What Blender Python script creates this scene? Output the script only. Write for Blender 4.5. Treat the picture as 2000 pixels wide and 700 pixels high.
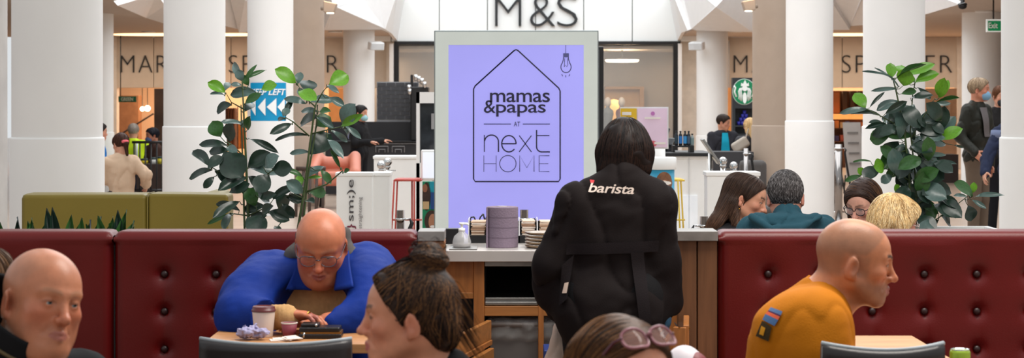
import bpy, bmesh, math, random
import numpy as np
from mathutils import Vector, Matrix

# ------------------------------------------------------------------ scene, camera, light
for o in list(bpy.data.objects):
    bpy.data.objects.remove(o)
SC = bpy.context.scene
COL = SC.collection
F = 3600.0                 # focal length in pixels of a 2000 px wide frame
HC = 1.5                   # camera height
HY = 199.0                 # horizon row
cam_d = bpy.data.cameras.new('camera')
cam_d.sensor_width = 36.0
cam_d.lens = F / 2000 * 36.0
cam_d.shift_y = -(350 - HY) / 2000
cam_d.clip_end = 300
cam_d.dof.use_dof = True
cam_d.dof.focus_distance = 9.0
cam_d.dof.aperture_fstop = 7.5
cam = bpy.data.objects.new('camera', cam_d)
COL.objects.link(cam)
cam.location = (0, 0, HC)
cam.rotation_euler = (math.pi / 2, 0, 0)
SC.camera = cam
vs = SC.view_settings
vs.view_transform = 'Standard'
vs.look = 'None'
vs.gamma = 1
vs.use_curve_mapping = False
vs.exposure = 0.25

W = bpy.data.worlds.new('daylight')
SC.world = W
W.use_nodes = True
bg = W.node_tree.nodes['Background']
bg.inputs[0].default_value = (0.93, 0.97, 1.0, 1)
bg.inputs[1].default_value = 0.66


def area_light(name, loc, rot, sx, sy, power, col):
    l = bpy.data.lights.new(name, 'AREA')
    l.shape = 'RECTANGLE'
    l.size, l.size_y = sx, sy
    l.energy = power
    l.color = col
    o = bpy.data.objects.new(name, l)
    COL.objects.link(o)
    o.location = loc
    o.rotation_euler = rot
    return o


# skylight over the court, daylight falling in from above
area_light('court_skylight', (1.0, 25, 9), (0, 0, 0), 16, 24, 2450, (0.96, 0.98, 1.0))
# added overhead fill that models the cafe seats and faces, not a known fitting
area_light('cafe_top_fill', (1.6, 5.6, 4.6), (0, 0, 0), 3.2, 2.2, 230, (1.0, 0.95, 0.88))

# ------------------------------------------------------------------ small helpers


def P(px, py, Y):
    return np.array([(px - 1000) / F * Y, Y, HC - (py - HY) / F * Y])


def lin(c):
    if isinstance(c, str):
        c = [int(c[i:i + 2], 16) for i in (0, 2, 4)]
    c = [v / 255 for v in c]
    return tuple(v / 12.92 if v <= 0.04045 else ((v + 0.055) / 1.055) ** 2.4 for v in c)


MATS = {}


def mat(name, col=None, rough=0.5, metal=0.0, var=0.08, scale=6.0, bump=0.0, bscale=60.0, emit=0.0, attr=False,
        alpha=1.0, trans=0.0, spec=0.5, stretch=None, sss=0.0, coat=0.0, ior=1.45):
    if name in MATS:
        return MATS[name]
    m = bpy.data.materials.new(name)
    m.use_nodes = True
    nt = m.node_tree
    b = nt.nodes['Principled BSDF']
    L = nt.links.new
    tc = nt.nodes.new('ShaderNodeTexCoord')
    src = tc.outputs['Object']
    if stretch:
        mp = nt.nodes.new('ShaderNodeMapping')
        mp.inputs['Scale'].default_value = stretch
        L(src, mp.inputs[0])
        src = mp.outputs[0]
    base = None
    if attr:
        a = nt.nodes.new('ShaderNodeAttribute')
        a.attribute_name = 'Col'
        base = a.outputs['Color']
    if var > 0:
        n = nt.nodes.new('ShaderNodeTexNoise')
        n.inputs['Scale'].default_value = scale
        n.inputs['Detail'].default_value = 4
        L(src, n.inputs['Vector'])
        r = nt.nodes.new('ShaderNodeMapRange')
        r.inputs[1].default_value, r.inputs[2].default_value = 0.3, 0.7
        r.inputs[3].default_value, r.inputs[4].default_value = 1 - var, 1 + var
        L(n.outputs[0], r.inputs[0])
        mx = nt.nodes.new('ShaderNodeMix')
        mx.data_type = 'RGBA'
        mx.blend_type = 'MULTIPLY'
        mx.inputs[0].default_value = 1.0
        if attr:
            L(base, mx.inputs[6])
        else:
            mx.inputs[6].default_value = (*lin(col), 1)
        L(r.outputs[0], mx.inputs[7])
        base = mx.outputs[2]
    if base is not None:
        L(base, b.inputs['Base Color'])
        if emit:
            L(base, b.inputs['Emission Color'])
    else:
        b.inputs['Base Color'].default_value = (*lin(col), 1)
        b.inputs['Emission Color'].default_value = (*lin(col), 1)
    b.inputs['Emission Strength'].default_value = emit
    b.inputs['Roughness'].default_value = rough
    b.inputs['Metallic'].default_value = metal
    b.inputs['Alpha'].default_value = alpha
    b.inputs['Transmission Weight'].default_value = trans
    b.inputs['Specular IOR Level'].default_value = spec
    b.inputs['IOR'].default_value = ior
    b.inputs['Coat Weight'].default_value = coat
    if sss:
        b.inputs['Subsurface Weight'].default_value = sss
        b.inputs['Subsurface Radius'].default_value = (0.012, 0.005, 0.003)
        b.inputs['Subsurface Scale'].default_value = 1.0
    if bump:
        n2 = nt.nodes.new('ShaderNodeTexNoise')
        n2.inputs['Scale'].default_value = bscale
        n2.inputs['Detail'].default_value = 3
        L(src, n2.inputs['Vector'])
        bp = nt.nodes.new('ShaderNodeBump')
        bp.inputs['Strength'].default_value = bump
        bp.inputs['Distance'].default_value = 0.01
        L(n2.outputs[0], bp.inputs['Height'])
        L(bp.outputs[0], b.inputs['Normal'])
    MATS[name] = m
    return m


def wood(name, col, axis=2):
    s = [14.0, 14.0, 14.0]
    s[axis] = 1.2
    return mat(name, col, 0.42, var=0.22, scale=3.0, stretch=tuple(s), bump=0.08, bscale=5)


def tag(o, label=None, cat=None, group=None, kind=None):
    if label:
        o['label'] = label
    if cat:
        o['category'] = cat
    if group:
        o['group'] = group
    if kind:
        o['kind'] = kind
    return o


def empty(name, loc, label=None, cat=None, group=None, rz=0.0, kind=None):
    o = bpy.data.objects.new(name, None)
    COL.objects.link(o)
    o.empty_display_size = 0.1
    o.location = loc
    o.rotation_euler = (0, 0, rz)
    return tag(o, label, cat, group, kind)


class MB:
    """collects vertices and faces of one mesh"""

    def __init__(s):
        s.v, s.f, s.sm = [], [], []

    def add(s, verts, faces, smooth=False):
        n = len(s.v)
        s.v += [tuple(map(float, p)) for p in verts]
        s.f += [tuple(i + n for i in f) for f in faces]
        s.sm += [smooth] * len(faces)
        return s

    def box(s, c, d, rz=0.0, R=None):
        x, y, z = d[0] / 2, d[1] / 2, d[2] / 2
        pts = np.array([(a, b, e) for e in (-z, z) for b in (-y, y) for a in (-x, x)])
        if R is not None:
            pts = pts @ np.array(R).T
        elif rz:
            c_, s_ = math.cos(rz), math.sin(rz)
            pts = pts @ np.array([(c_, -s_, 0), (s_, c_, 0), (0, 0, 1)]).T
        return s.add(pts + np.array(c), [(0, 2, 3, 1), (4, 5, 7, 6), (0, 1, 5, 4), (2, 6, 7, 3), (0, 4, 6, 2), (1, 3, 7, 5)])

    def bbox(s, x0, x1, y0, y1, z0, z1):
        return s.box(((x0 + x1) / 2, (y0 + y1) / 2, (z0 + z1) / 2), (x1 - x0, y1 - y0, z1 - z0))

    def lathe(s, prof, c=(0, 0, 0), n=32, cap=True):
        """profile of (radius, z) from bottom to top about a vertical axis"""
        vs_, fs = [], []
        for r, z in prof:
            for i in range(n):
                a = 2 * math.pi * i / n
                vs_.append((c[0] + r * math.cos(a), c[1] + r * math.sin(a), c[2] + z))
        for j in range(len(prof) - 1):
            for i in range(n):
                k = (i + 1) % n
                fs.append((j * n + i, j * n + k, (j + 1) * n + k, (j + 1) * n + i))
        s.add(vs_, fs, True)
        if cap:
            m = len(prof) - 1
            base = len(s.v) - len(vs_)
            s.f += [tuple(base + i for i in reversed(range(n))), tuple(base + m * n + i for i in range(n))]
            s.sm += [False, False]
        return s

    def tube(s, pts, r, n=8, cap=True, flat=None):
        """tube along a polyline; r number or list; flat=(normal, thickness ratio) flattens it"""
        pts = [Vector(p) for p in pts]
        m = len(pts)
        rs = [r] * m if not hasattr(r, '__len__') else list(r)
        up = Vector((0.31, 0.2, 0.93)).normalized()
        vs_, fs = [], []
        for i, p in enumerate(pts):
            t = (pts[min(i + 1, m - 1)] - pts[max(i - 1, 0)])
            t = t.normalized() if t.length > 1e-9 else Vector((0, 0, 1))
            if flat is not None:
                a = Vector(flat[0])
                a = (a - t * a.dot(t)).normalized()
                b = t.cross(a)
                fa = flat[1]
            else:
                a = t.cross(up)
                a = a.normalized() if a.length > 1e-4 else t.orthogonal().normalized()
                b = t.cross(a)
                fa = 1.0
            for k in range(n):
                g = 2 * math.pi * (k + 0.5) / n
                vs_.append(p + a * (rs[i] * fa * math.cos(g)) + b * (rs[i] * math.sin(g)))
        for j in range(m - 1):
            for k in range(n):
                k2 = (k + 1) % n
                fs.append((j * n + k, j * n + k2, (j + 1) * n + k2, (j + 1) * n + k))
        if cap:
            fs += [tuple(reversed(range(n))), tuple((m - 1) * n + k for k in range(n))]
        return s.add(vs_, fs, n > 4)

    def prism(s, poly, d0, d1, axis=1):
        """polygon in the two other axes, extruded along axis"""
        n = len(poly)

        def pt(u, v, w):
            return (u, w, v) if axis == 1 else ((u, v, w) if axis == 2 else (w, u, v))
        vs_ = [pt(u, v, d0) for u, v in poly] + [pt(u, v, d1) for u, v in poly]
        fs = [tuple(range(n)), tuple(reversed(range(n, 2 * n)))]
        fs += [(i, n + i, n + (i + 1) % n, (i + 1) % n) for i in range(n)]
        return s.add(vs_, fs)

    def sphere(s, c, r, n=16, m=10):
        r = (r, r, r) if not hasattr(r, '__len__') else r
        vs_, fs = [], []
        for j in range(m + 1):
            t = math.pi * j / m
            for i in range(n):
                a = 2 * math.pi * i / n
                vs_.append((c[0] + r[0] * math.sin(t) * math.cos(a), c[1] + r[1] * math.sin(t) * math.sin(a), c[2] - r[2] * math.cos(t)))
        for j in range(m):
            for i in range(n):
                k = (i + 1) % n
                fs.append((j * n + i, j * n + k, (j + 1) * n + k, (j + 1) * n + i))
        return s.add(vs_, fs, True)

    def build(s, name, m, parent=None, loc=None, bevel=0.0, rz=0.0, seg=2, sub=0, col=None):
        me = bpy.data.meshes.new(name)
        me.from_pydata(s.v, [], s.f)
        me.polygons.foreach_set('use_smooth', s.sm)
        if col is not None:
            a = me.attributes.new('Col', 'FLOAT_COLOR', 'POINT')
            a.data.foreach_set('color', np.c_[col, np.ones(len(col))].astype(np.float32).ravel())
        if m is not None:
            me.materials.append(m)
        bm = bmesh.new()
        bm.from_mesh(me)
        bmesh.ops.remove_doubles(bm, verts=bm.verts, dist=1e-6)
        bmesh.ops.recalc_face_normals(bm, faces=bm.faces)
        bm.to_mesh(me)
        bm.free()
        o = bpy.data.objects.new(name, me)
        COL.objects.link(o)
        if loc is not None:
            o.location = loc
        o.rotation_euler[2] = rz
        if parent is not None:
            o.parent = parent
        if bevel:
            md = o.modifiers.new('bevel', 'BEVEL')
            md.width = bevel
            md.segments = seg
            md.limit_method = 'ANGLE'
            md.angle_limit = math.radians(40)
            me.polygons.foreach_set('use_smooth', [True] * len(me.polygons))
            md.harden_normals = True
        if sub:
            md = o.modifiers.new('sub', 'SUBSURF')
            md.levels = md.render_levels = sub
        return o


def bx(name, m, x0, x1, y0, y1, z0, z1, parent=None, bevel=0.0, off=(0, 0, 0)):
    return MB().bbox(x0 - off[0], x1 - off[0], y0 - off[1], y1 - off[1], z0 - off[2], z1 - off[2]).build(name, m, parent, bevel=bevel)


TEXT_CACHE = {}


def text_mesh(body, extrude=0.0, offset=0.0, shear=0.0, space=1.0):
    """built-in font as a mesh with its box scaled to the unit square"""
    cu = bpy.data.curves.new('lettering', 'FONT')
    cu.body = body
    cu.offset = offset
    cu.shear = shear
    cu.space_character = space
    cu.resolution_u = 4
    ob = bpy.data.objects.new('lettering', cu)
    COL.objects.link(ob)
    dg = bpy.context.evaluated_depsgraph_get()
    me = bpy.data.meshes.new_from_object(ob.evaluated_get(dg))
    bpy.data.objects.remove(ob)
    n = len(me.vertices)
    co = np.zeros(n * 3)
    me.vertices.foreach_get('co', co)
    co = co.reshape(-1, 3)
    fs = [tuple(p.vertices) for p in me.polygons]
    bpy.data.meshes.remove(me)
    lo, hi = co.min(0), co.max(0)
    return (co[:, :2] - lo[:2]) / np.maximum(hi[:2] - lo[:2], 1e-6), fs


def text(name, body, m, x0, x1, z0, z1, y, parent=None, depth=0.01, offset=0.0, shear=0.0, space=1.0, vertical=False, build=True):
    """lettering that faces the viewer (-Y), its box fitted to x0..x1, z0..z1, thickness depth"""
    uv, fs = text_mesh(body, 0, offset, shear, space)
    if vertical:
        uv = np.stack([1 - uv[:, 1], uv[:, 0]], 1)
    n = len(uv)
    X = x0 + uv[:, 0] * (x1 - x0)
    Z = z0 + uv[:, 1] * (z1 - z0)
    v = [(X[i], y - depth, Z[i]) for i in range(n)] + [(X[i], y, Z[i]) for i in range(n)]
    cnt = {}
    for f in fs:
        for a, b in zip(f, f[1:] + f[:1]):
            cnt[(a, b)] = cnt.get((a, b), 0) + 1
    sides = [(b, a, a + n, b + n) for (a, b) in cnt if (b, a) not in cnt]
    mb = MB().add(v, fs + sides)
    return mb.build(name, m, parent) if build else mb


def split_letters(o, parent, name='letter'):
    """each letter of a lettering mesh becomes a part of its own"""
    me = o.data
    n = len(me.vertices)
    par = list(range(n))

    def find(i):
        while par[i] != i:
            par[i] = par[par[i]]
            i = par[i]
        return i
    for e_ in me.edges:
        a, b = find(e_.vertices[0]), find(e_.vertices[1])
        par[a] = b
    grp = {}
    for p_ in me.polygons:
        grp.setdefault(find(p_.vertices[0]), []).append(tuple(p_.vertices))
    for fs in grp.values():
        ids = sorted({i for f in fs for i in f})
        mp = {v: k for k, v in enumerate(ids)}
        mb = MB().add([me.vertices[i].co for i in ids], [tuple(mp[i] for i in f) for f in fs])
        put(mb.build(name, me.materials[0]), parent)
    bpy.data.objects.remove(o)


def under(thing, part, prefixes):
    """make the printed or built-in pieces of a part its sub-parts"""
    for ch in list(thing.children):
        if ch is not part and ch.name.startswith(prefixes):
            ch.parent = part


def loc_of(o):
    return np.array(o.location)


def put(o, parent):
    """parent a mesh made in world coordinates to a thing, keeping it in place"""
    M = Matrix.Translation(parent.location) @ Matrix.Rotation(parent.rotation_euler[2], 4, 'Z')
    o.data.transform(M.inverted())
    o.parent = parent
    return o


def copy_tree(o, parent=None):
    c = o.copy()
    COL.objects.link(c)
    if parent is not None:
        c.parent = parent
    for ch in o.children:
        copy_tree(ch, c)
    return c


# ------------------------------------------------------------------ signed distance bodies


def nrm(v):
    v = np.asarray(v, float)
    return v / max(np.linalg.norm(v), 1e-9)


def basis(face, up=(0, 0, 1)):
    """columns right, forward, up"""
    f = nrm(face)
    u = np.asarray(up, float)
    u = nrm(u - f * u.dot(f))
    return np.stack([np.cross(f, u), f, u], 1)


def rot(ax, deg):
    return np.array(Matrix.Rotation(math.radians(deg), 3, ax))


class SDF:
    def __init__(s, R=None, t=(0, 0, 0), sc=1.0):
        s.p = []
        s.frame(R, t, sc)

    def frame(s, R=None, t=(0, 0, 0), sc=1.0):
        s.R = np.eye(3) if R is None else np.asarray(R, float)
        s.t = np.asarray(t, float)
        s.sc = sc
        return s

    def W(s, q):
        return s.t + s.R @ (np.asarray(q, float) * s.sc)

    def ell(s, c, r, k=0.02, op='u', R=None, mirror=False):
        for sg in ((1, -1) if mirror else (1,)):
            c2 = (c[0] * sg, c[1], c[2])
            R2 = np.eye(3) if R is None else np.asarray(R)
            if sg < 0 and R is not None:
                Mx = np.diag([-1., 1, 1])
                R2 = Mx @ R2 @ Mx
            rr = np.asarray(r, float) * s.sc
            cw = s.W(c2)
            s.p.append(('e', (cw, s.R @ R2, rr), k * s.sc, op, cw, rr.max()))
        return s

    def cone(s, a, b, r1, r2=None, k=0.02, op='u', mirror=False):
        r2 = r1 if r2 is None else r2
        for sg in ((1, -1) if mirror else (1,)):
            m = np.array([sg, 1, 1])
            aw, bw = s.W(np.asarray(a) * m), s.W(np.asarray(b) * m)
            s.p.append(('c', (aw, bw, r1 * s.sc, r2 * s.sc), k * s.sc, op, (aw + bw) / 2,
                        np.linalg.norm(aw - bw) / 2 + max(r1, r2) * s.sc))
        return s

    def box(s, c, h, rd=0.01, k=0.01, op='u', R=None):
        R2 = np.eye(3) if R is None else np.asarray(R)
        cw = s.W(c)
        hh = np.asarray(h, float) * s.sc
        s.p.append(('b', (cw, s.R @ R2, hh, rd * s.sc), k * s.sc, op, cw, np.linalg.norm(hh)))
        return s

    def torus(s, c, R2, Rm, r, k=0.01, op='u'):
        cw = s.W(c)
        s.p.append(('t', (cw, s.R @ np.asarray(R2), Rm * s.sc, r * s.sc), k * s.sc, op, cw, (Rm + r) * s.sc))
        return s

    def plane(s, n, pt, k=0.004):
        """keep the side the normal points away from"""
        n = nrm(n)
        s.p.append(('p', (n, float(n @ np.asarray(pt))), k, 'i', None, 1e9))
        return s

    @staticmethod
    def one(kind, a, Q):
        if kind == 'e':
            q = ((Q - a[0].astype(Q.dtype)) @ (a[1] / a[2]).astype(Q.dtype))
            k0 = np.sqrt(np.einsum('ij,ij->i', q, q))
            q = q / a[2].astype(Q.dtype)
            k1 = np.sqrt(np.einsum('ij,ij->i', q, q)) + 1e-9
            return k0 * (k0 - 1) / k1
        if kind == 'c':
            pa = Q - a[0].astype(Q.dtype)
            ba = (a[1] - a[0]).astype(Q.dtype)
            bb = max(float(ba @ ba), 1e-12)
            pb = pa @ ba
            h = np.minimum(np.maximum(pb / bb, 0), 1)
            d2 = np.einsum('ij,ij->i', pa, pa) - 2 * h * pb + h * h * bb
            return np.sqrt(np.maximum(d2, 0)) - (a[2] + (a[3] - a[2]) * h)
        if kind == 'b':
            q = np.abs((Q - a[0]) @ a[1]) - (a[2] - a[3])
            return np.sqrt((np.maximum(q, 0) ** 2).sum(1)) + np.minimum(q.max(1), 0) - a[3]
        if kind == 't':
            q = (Q - a[0]) @ a[1]
            l = np.sqrt(q[:, 0] ** 2 + q[:, 1] ** 2) - a[2]
            return np.sqrt(l * l + q[:, 2] ** 2) - a[3]
        return Q @ a[0] - a[1]

    def ev(s, Q, cull=None):
        d = np.full(len(Q), 0.25, Q.dtype)
        for kind, a, k, op, c, br in s.p:
            if cull is not None and c is not None and math.dist(cull[0], c) - br > cull[1] + k:
                continue
            e = s.one(kind, a, Q)
            k = max(k, 1e-5)
            if op == 'u':
                h = np.minimum(np.maximum(0.5 + 0.5 / k * (e - d), 0), 1)
                d = e + (d - e) * h - k * h * (1 - h)
            elif op == 's':
                h = np.clip(0.5 - 0.5 * (d + e) / k, 0, 1)
                d = d + (-e - d) * h + k * h * (1 - h)
            else:
                h = np.clip(0.5 - 0.5 * (e - d) / k, 0, 1)
                d = e + (d - e) * h + k * h * (1 - h)
        return d

    def ev_c(s, Q, ctr, cull):
        """evaluate single precision points given relative to a centre"""
        d = np.full(len(Q), 0.25, np.float32)
        for kind, a, k, op, c, br in s.p:
            if c is not None and math.dist(cull[0], c) - br > cull[1] + k:
                continue
            if kind == 'c':
                a = (a[0] - ctr, a[1] - ctr, a[2], a[3])
            elif kind == 'p':
                a = (a[0], a[1] - a[0] @ ctr)
            else:
                a = (a[0] - ctr,) + tuple(a[1:])
            e = s.one(kind, a, Q)
            k = max(k, 1e-5)
            if op == 'u':
                h = np.minimum(np.maximum(0.5 + 0.5 / k * (e - d), 0), 1)
                d = e + (d - e) * h - k * h * (1 - h)
            elif op == 's':
                h = np.minimum(np.maximum(0.5 - 0.5 / k * (d + e), 0), 1)
                d = d + (-e - d) * h + k * h * (1 - h)
            else:
                h = np.minimum(np.maximum(0.5 - 0.5 / k * (e - d), 0), 1)
                d = e + (d - e) * h + k * h * (1 - h)
        return d

    def grad(s, Q, h=0.002):
        g = np.zeros_like(Q)
        for i in range(3):
            e = np.zeros(3)
            e[i] = h
            g[:, i] = s.ev(Q + e) - s.ev(Q - e)
        return g / (np.linalg.norm(g, axis=1, keepdims=True) + 1e-9)

    def project(s, Q, off=0.0, it=3):
        for _ in range(it):
            Q = Q - s.grad(Q) * (s.ev(Q) - off)[:, None]
        return Q

    def mesh(s, vox, disp=None, smooth=1, lam=0.4):
        lo, hi = np.full(3, 1e9), np.full(3, -1e9)
        for kind, a, k, op, c, br in s.p:
            if op != 'u':
                continue
            if kind == 'c':
                r = max(a[2], a[3])
                l, h = np.minimum(a[0], a[1]) - r, np.maximum(a[0], a[1]) + r
            elif kind == 'e':
                e = np.sqrt(((a[1] * a[2]) ** 2).sum(1))
                l, h = c - e, c + e
            else:
                l, h = c - br, c + br
            lo, hi = np.minimum(lo, l), np.maximum(hi, h)
        for kind, a, k, op, c, br in s.p:
            if kind == 'p':
                ax = np.argmax(np.abs(a[0]))
                if abs(a[0][ax]) > 0.999:
                    v = a[1] / a[0][ax]
                    if a[0][ax] > 0:
                        hi[ax] = min(hi[ax], v)
                    else:
                        lo[ax] = max(lo[ax], v)
        lo -= 3 * vox + 0.012
        hi += 3 * vox + 0.012
        B = 12
        nb = np.ceil((hi - lo) / vox / B).astype(int)
        N = nb * B + 1
        V = np.full(N, 1.0, np.float32)
        bi = np.stack(np.meshgrid(*[np.arange(n) for n in nb], indexing='ij'), -1).reshape(-1, 3)
        bc = lo + (bi + 0.5) * B * vox
        rad = B * vox * 0.87
        dc = s.ev(bc)
        ctr = (lo + hi) / 2
        g = np.stack(np.meshgrid(*[np.arange(B + 1)] * 3, indexing='ij'), -1).reshape(-1, 3)
        for i in range(len(bi)):
            i0 = bi[i] * B
            sl = tuple(slice(i0[a], i0[a] + B + 1) for a in range(3))
            if abs(dc[i]) > rad * 1.25 + 0.012:
                V[sl] = np.where(V[sl] == 1.0, np.float32(0.2 if dc[i] > 0 else -0.2), V[sl])
                continue
            Q = (g * vox + (lo + i0 * vox - ctr)).astype(np.float32)
            d = s.ev_c(Q, ctr, (bc[i], rad + 0.025))
            if disp is not None:
                d = d + disp(Q + ctr)
            V[sl] = d.reshape((B + 1,) * 3)
        S = V < 0
        # surface nets
        ids, pts, quads, nx = [], [], [], N
        for ax in range(3):
            a0 = [slice(None)] * 3
            a1 = [slice(None)] * 3
            a0[ax], a1[ax] = slice(0, -1), slice(1, None)
            s0 = S[tuple(a0)]
            cr = np.argwhere(s0 != S[tuple(a1)])
            o1, o2 = [x for x in range(3) if x != ax]
            cr = cr[(cr[:, o1] > 0) & (cr[:, o2] > 0) & (cr[:, o1] < N[o1] - 1) & (cr[:, o2] < N[o2] - 1)]
            e = np.zeros(3, int)
            e[ax] = 1
            v0 = V[tuple(cr.T)]
            v1 = V[tuple((cr + e).T)]
            t = v0 / (v0 - v1 + 1e-12)
            pt = cr + e * t[:, None]
            q = []
            for u, w in ((0, 0), (1, 0), (1, 1), (0, 1)):
                cc = cr.copy()
                cc[:, o1] -= u
                cc[:, o2] -= w
                q.append((cc[:, 0] * N[1] + cc[:, 1]) * N[2] + cc[:, 2])
            q = np.stack(q, 1)
            flip = S[tuple(cr.T)] ^ (ax == 1)
            q[~flip] = q[~flip][:, ::-1]
            quads.append(q)
            pts.append(np.repeat(pt, 4, 0))
        quads = np.concatenate(quads)
        pts = np.concatenate(pts)
        # the crossing order of pts follows each quad's four cells (any order: same point)
        u, inv = np.unique(quads.ravel(), return_inverse=True)
        n = len(u)
        cnt = np.bincount(inv, minlength=n)
        X = np.stack([np.bincount(inv, pts[:, i], n) / cnt for i in range(3)], 1)
        fq = inv.reshape(-1, 4)
        for _ in range(smooth):
            acc = np.zeros_like(X)
            c2 = np.zeros(n)
            for a, b in ((0, 1), (1, 2), (2, 3), (3, 0)):
                for i in range(3):
                    acc[:, i] += np.bincount(fq[:, a], X[fq[:, b], i], n) + np.bincount(fq[:, b], X[fq[:, a], i], n)
                c2 += np.bincount(fq[:, a], minlength=n) + np.bincount(fq[:, b], minlength=n)
            X = X + lam * (acc / np.maximum(c2, 1)[:, None] - X)
        return lo + X * vox, fq

    def build(s, name, m, vox, parent, disp=None, smooth=1, col=None, lam=0.4):
        X, fq = s.mesh(vox, disp, smooth, lam)
        return raw_mesh(name, X, fq, m, parent, None if col is None else col(X))


def raw_mesh(name, X, fq, m, parent=None, col=None, smooth=True):
    """numpy vertices and quads/triangles, in world coordinates, as a mesh parented to a thing"""
    if parent is not None:
        a = parent.rotation_euler[2]
        c_, s_ = math.cos(-a), math.sin(-a)
        X = (X - np.array(parent.location)) @ np.array([(c_, -s_, 0), (s_, c_, 0), (0, 0, 1)]).T
    me = bpy.data.meshes.new(name)
    n, w = fq.shape
    me.vertices.add(len(X))
    me.vertices.foreach_set('co', X.astype(np.float32).ravel())
    me.loops.add(n * w)
    me.loops.foreach_set('vertex_index', fq.astype(np.int32).ravel())
    me.polygons.add(n)
    me.polygons.foreach_set('loop_start', np.arange(0, n * w, w, dtype=np.int32))
    me.polygons.foreach_set('use_smooth', np.full(n, smooth))
    me.update(calc_edges=True)
    if col is not None:
        a = me.attributes.new('Col', 'FLOAT_COLOR', 'POINT')
        a.data.foreach_set('color', np.c_[col, np.ones(len(col))].astype(np.float32).ravel())
    me.materials.append(m)
    o = bpy.data.objects.new(name, me)
    COL.objects.link(o)
    if parent is not None:
        o.parent = parent
    return o


def vnoise(Q, f, seed=0.0):
    """cheap smooth warped-sine noise, about -1..1"""
    a = Q * f
    x, y, z = a[:, 0] + seed, a[:, 1] + seed * 1.7, a[:, 2] - seed
    w = np.sin(1.1 * y + 0.7 * z + seed) + np.sin(0.9 * z - 1.2 * x)
    return (np.sin(x * 1.3 + w) + np.sin(y * 1.1 - 1.3 * z + 1.4 * w) + np.sin(z * 1.7 + x * 0.6 - w)) / 3
# ------------------------------------------------------------------ the hall: floor, ceilings, shop fronts
M_white = mat('white_paint', (236, 234, 231), 0.55, var=0.03, scale=1.5)
M_panel = mat('white_panel', (246, 249, 248), 0.35, var=0.02, scale=0.6)
M_beige = mat('beige_fascia', (214, 202, 188), 0.6, var=0.03)
M_ceil = mat('taupe_ceiling', (196, 180, 166), 0.7, var=0.03)
M_black = mat('black_metal', (22, 22, 24), 0.4, var=0.05)
M_chrome = mat('chrome', (205, 205, 205), 0.12, 1.0, var=0.02)
M_steel = mat('brushed_steel', (150, 148, 145), 0.35, 1.0, var=0.1, scale=30)
M_letter = mat('dark_lettering', (38, 38, 42), 0.5, var=0.03)
M_taupe_shade = mat('taupe_shade', (166, 148, 132), 0.5, var=0.03)  # shade on two white columns, put into the colour; their lamp boxes share it
M_glass = mat('shop_glass', (205, 212, 212), 0.03, var=0.0, alpha=0.16, spec=0.6)
M_warmwall = mat('warm_shop_wall', (222, 182, 148), 0.7, var=0.08, scale=0.8)
M_greywall = mat('grey_shop_wall', (172, 166, 162), 0.7, var=0.1, scale=0.5)
M_lamp = mat('warm_lamp_glow', (255, 226, 190), 0.5, var=0.0, emit=9.0)
M_lamp2 = mat('ceiling_cove_glow', (255, 222, 176), 0.5, var=0.0, emit=1.6)


def floor_material():
    m = mat('stone_floor', (172, 152, 136), 0.3, var=0.10, scale=2.2)
    return m


fl = bx('floor', floor_material(), -45, 45, -8, 76, -0.2, 0)
tag(fl, 'pale polished stone floor of the shopping hall', kind='structure')
w = bx('wall_front', mat('cafe_wall', (170, 158, 146), 0.7), -45, 45, -8.2, -8, 0, 3.0)
tag(w, 'plain brown wall behind the viewer', kind='structure')
for sd, x in (('left', -45.2), ('right', 45)):
    w = bx('wall_' + sd, M_white, x, x + 0.2, -8, 76, 0, 7)
    tag(w, 'plain white side wall of the hall', kind='structure')


q_ = 0.62          # far hall measured from the column bases


def XY(px, Y):
    return ((px - 1000) / F * Y * q_, Y * q_)


def ZQ(z):
    return HC + (z - HC) * q_


CZ = ZQ(3.82)
for i, (side, pts) in enumerate((('left', [XY(772, 66), XY(745, 59.5), XY(632, 58), XY(520, 57.3), XY(440, 56.5), XY(285, 51), XY(222, 41),
                                  (-7.4, 20.5), (-45, 18.6), (-45, 41)]),
                                 ('right', [XY(1328, 66), XY(1352, 59.5), XY(1470, 58), XY(1560, 57.5), XY(1661, 56.5), XY(1720, 55), XY(1812, 50),
                                  XY(1885, 41), (7.7, 20.5), (45, 18.6), (45, 41)]))):
    c = MB().prism(pts if side == 'left' else pts[::-1], CZ, CZ + 0.25, 2).build('ceiling_%d' % (i + 1), M_ceil)
    tag(c, 'low taupe ceiling on the %s side of the court' % side, kind='structure')


def tri3(name, tris, m, label):
    mb = MB()
    for t in tris:
        mb.add([P(a, b, c * q_) for a, b, c in t], [(0, 1, 2)])
    o = mb.build(name, m)
    md = o.modifiers.new('thick', 'SOLIDIFY')
    md.thickness = 0.08
    return tag(o, label, kind='structure')


M_facet = mat('white_facet', (240, 240, 240), 0.5, var=0.02)
A, B_, AP = (1350, 57, 59.5), (1470, 55, 58), (1398, 12, 55.5)
T1, T2, T3 = (1325, -45, 60), (1480, -70, 56), (1560, -70, 57)
p0, p1, p2, q0, q1, q2 = (1560, 54, 57.5), (1661, 51, 56.5), (1720, 46, 55), (1612, -30, 54), (1690, -30, 52.5), (1780, -30, 52)
p3, p4 = (1812, 27, 50), (1885, 5, 41)
tri3('trim_1', [(A, B_, AP), (A, AP, T1), (AP, B_, T2), (AP, T1, T2), (B_, T2, T3), (B_, p0, T3), (p0, p1, q0), (q0, p1, q1), (p0, T3, q0), (p1, p2, q1), (p2, q1, q2),
                (p2, p3, q2), (p3, p4, q2), ((1330, 78, 65), (1313, -10, 65), (1338, 62, 62)), ((1338, 62, 62), (1313, -10, 65), (1322, -12, 60)),
                ((1338, 62, 62), A, (1322, -12, 60)), (A, T1, (1322, -12, 60))], M_facet, 'folded white soffit panels right of the centre shop sign')
A, B_, AP = (745, 58, 59.5), (632, 59, 58), (650, 16, 55.5)
T1, T2 = (728, -30, 59), (640, -60, 56)
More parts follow.
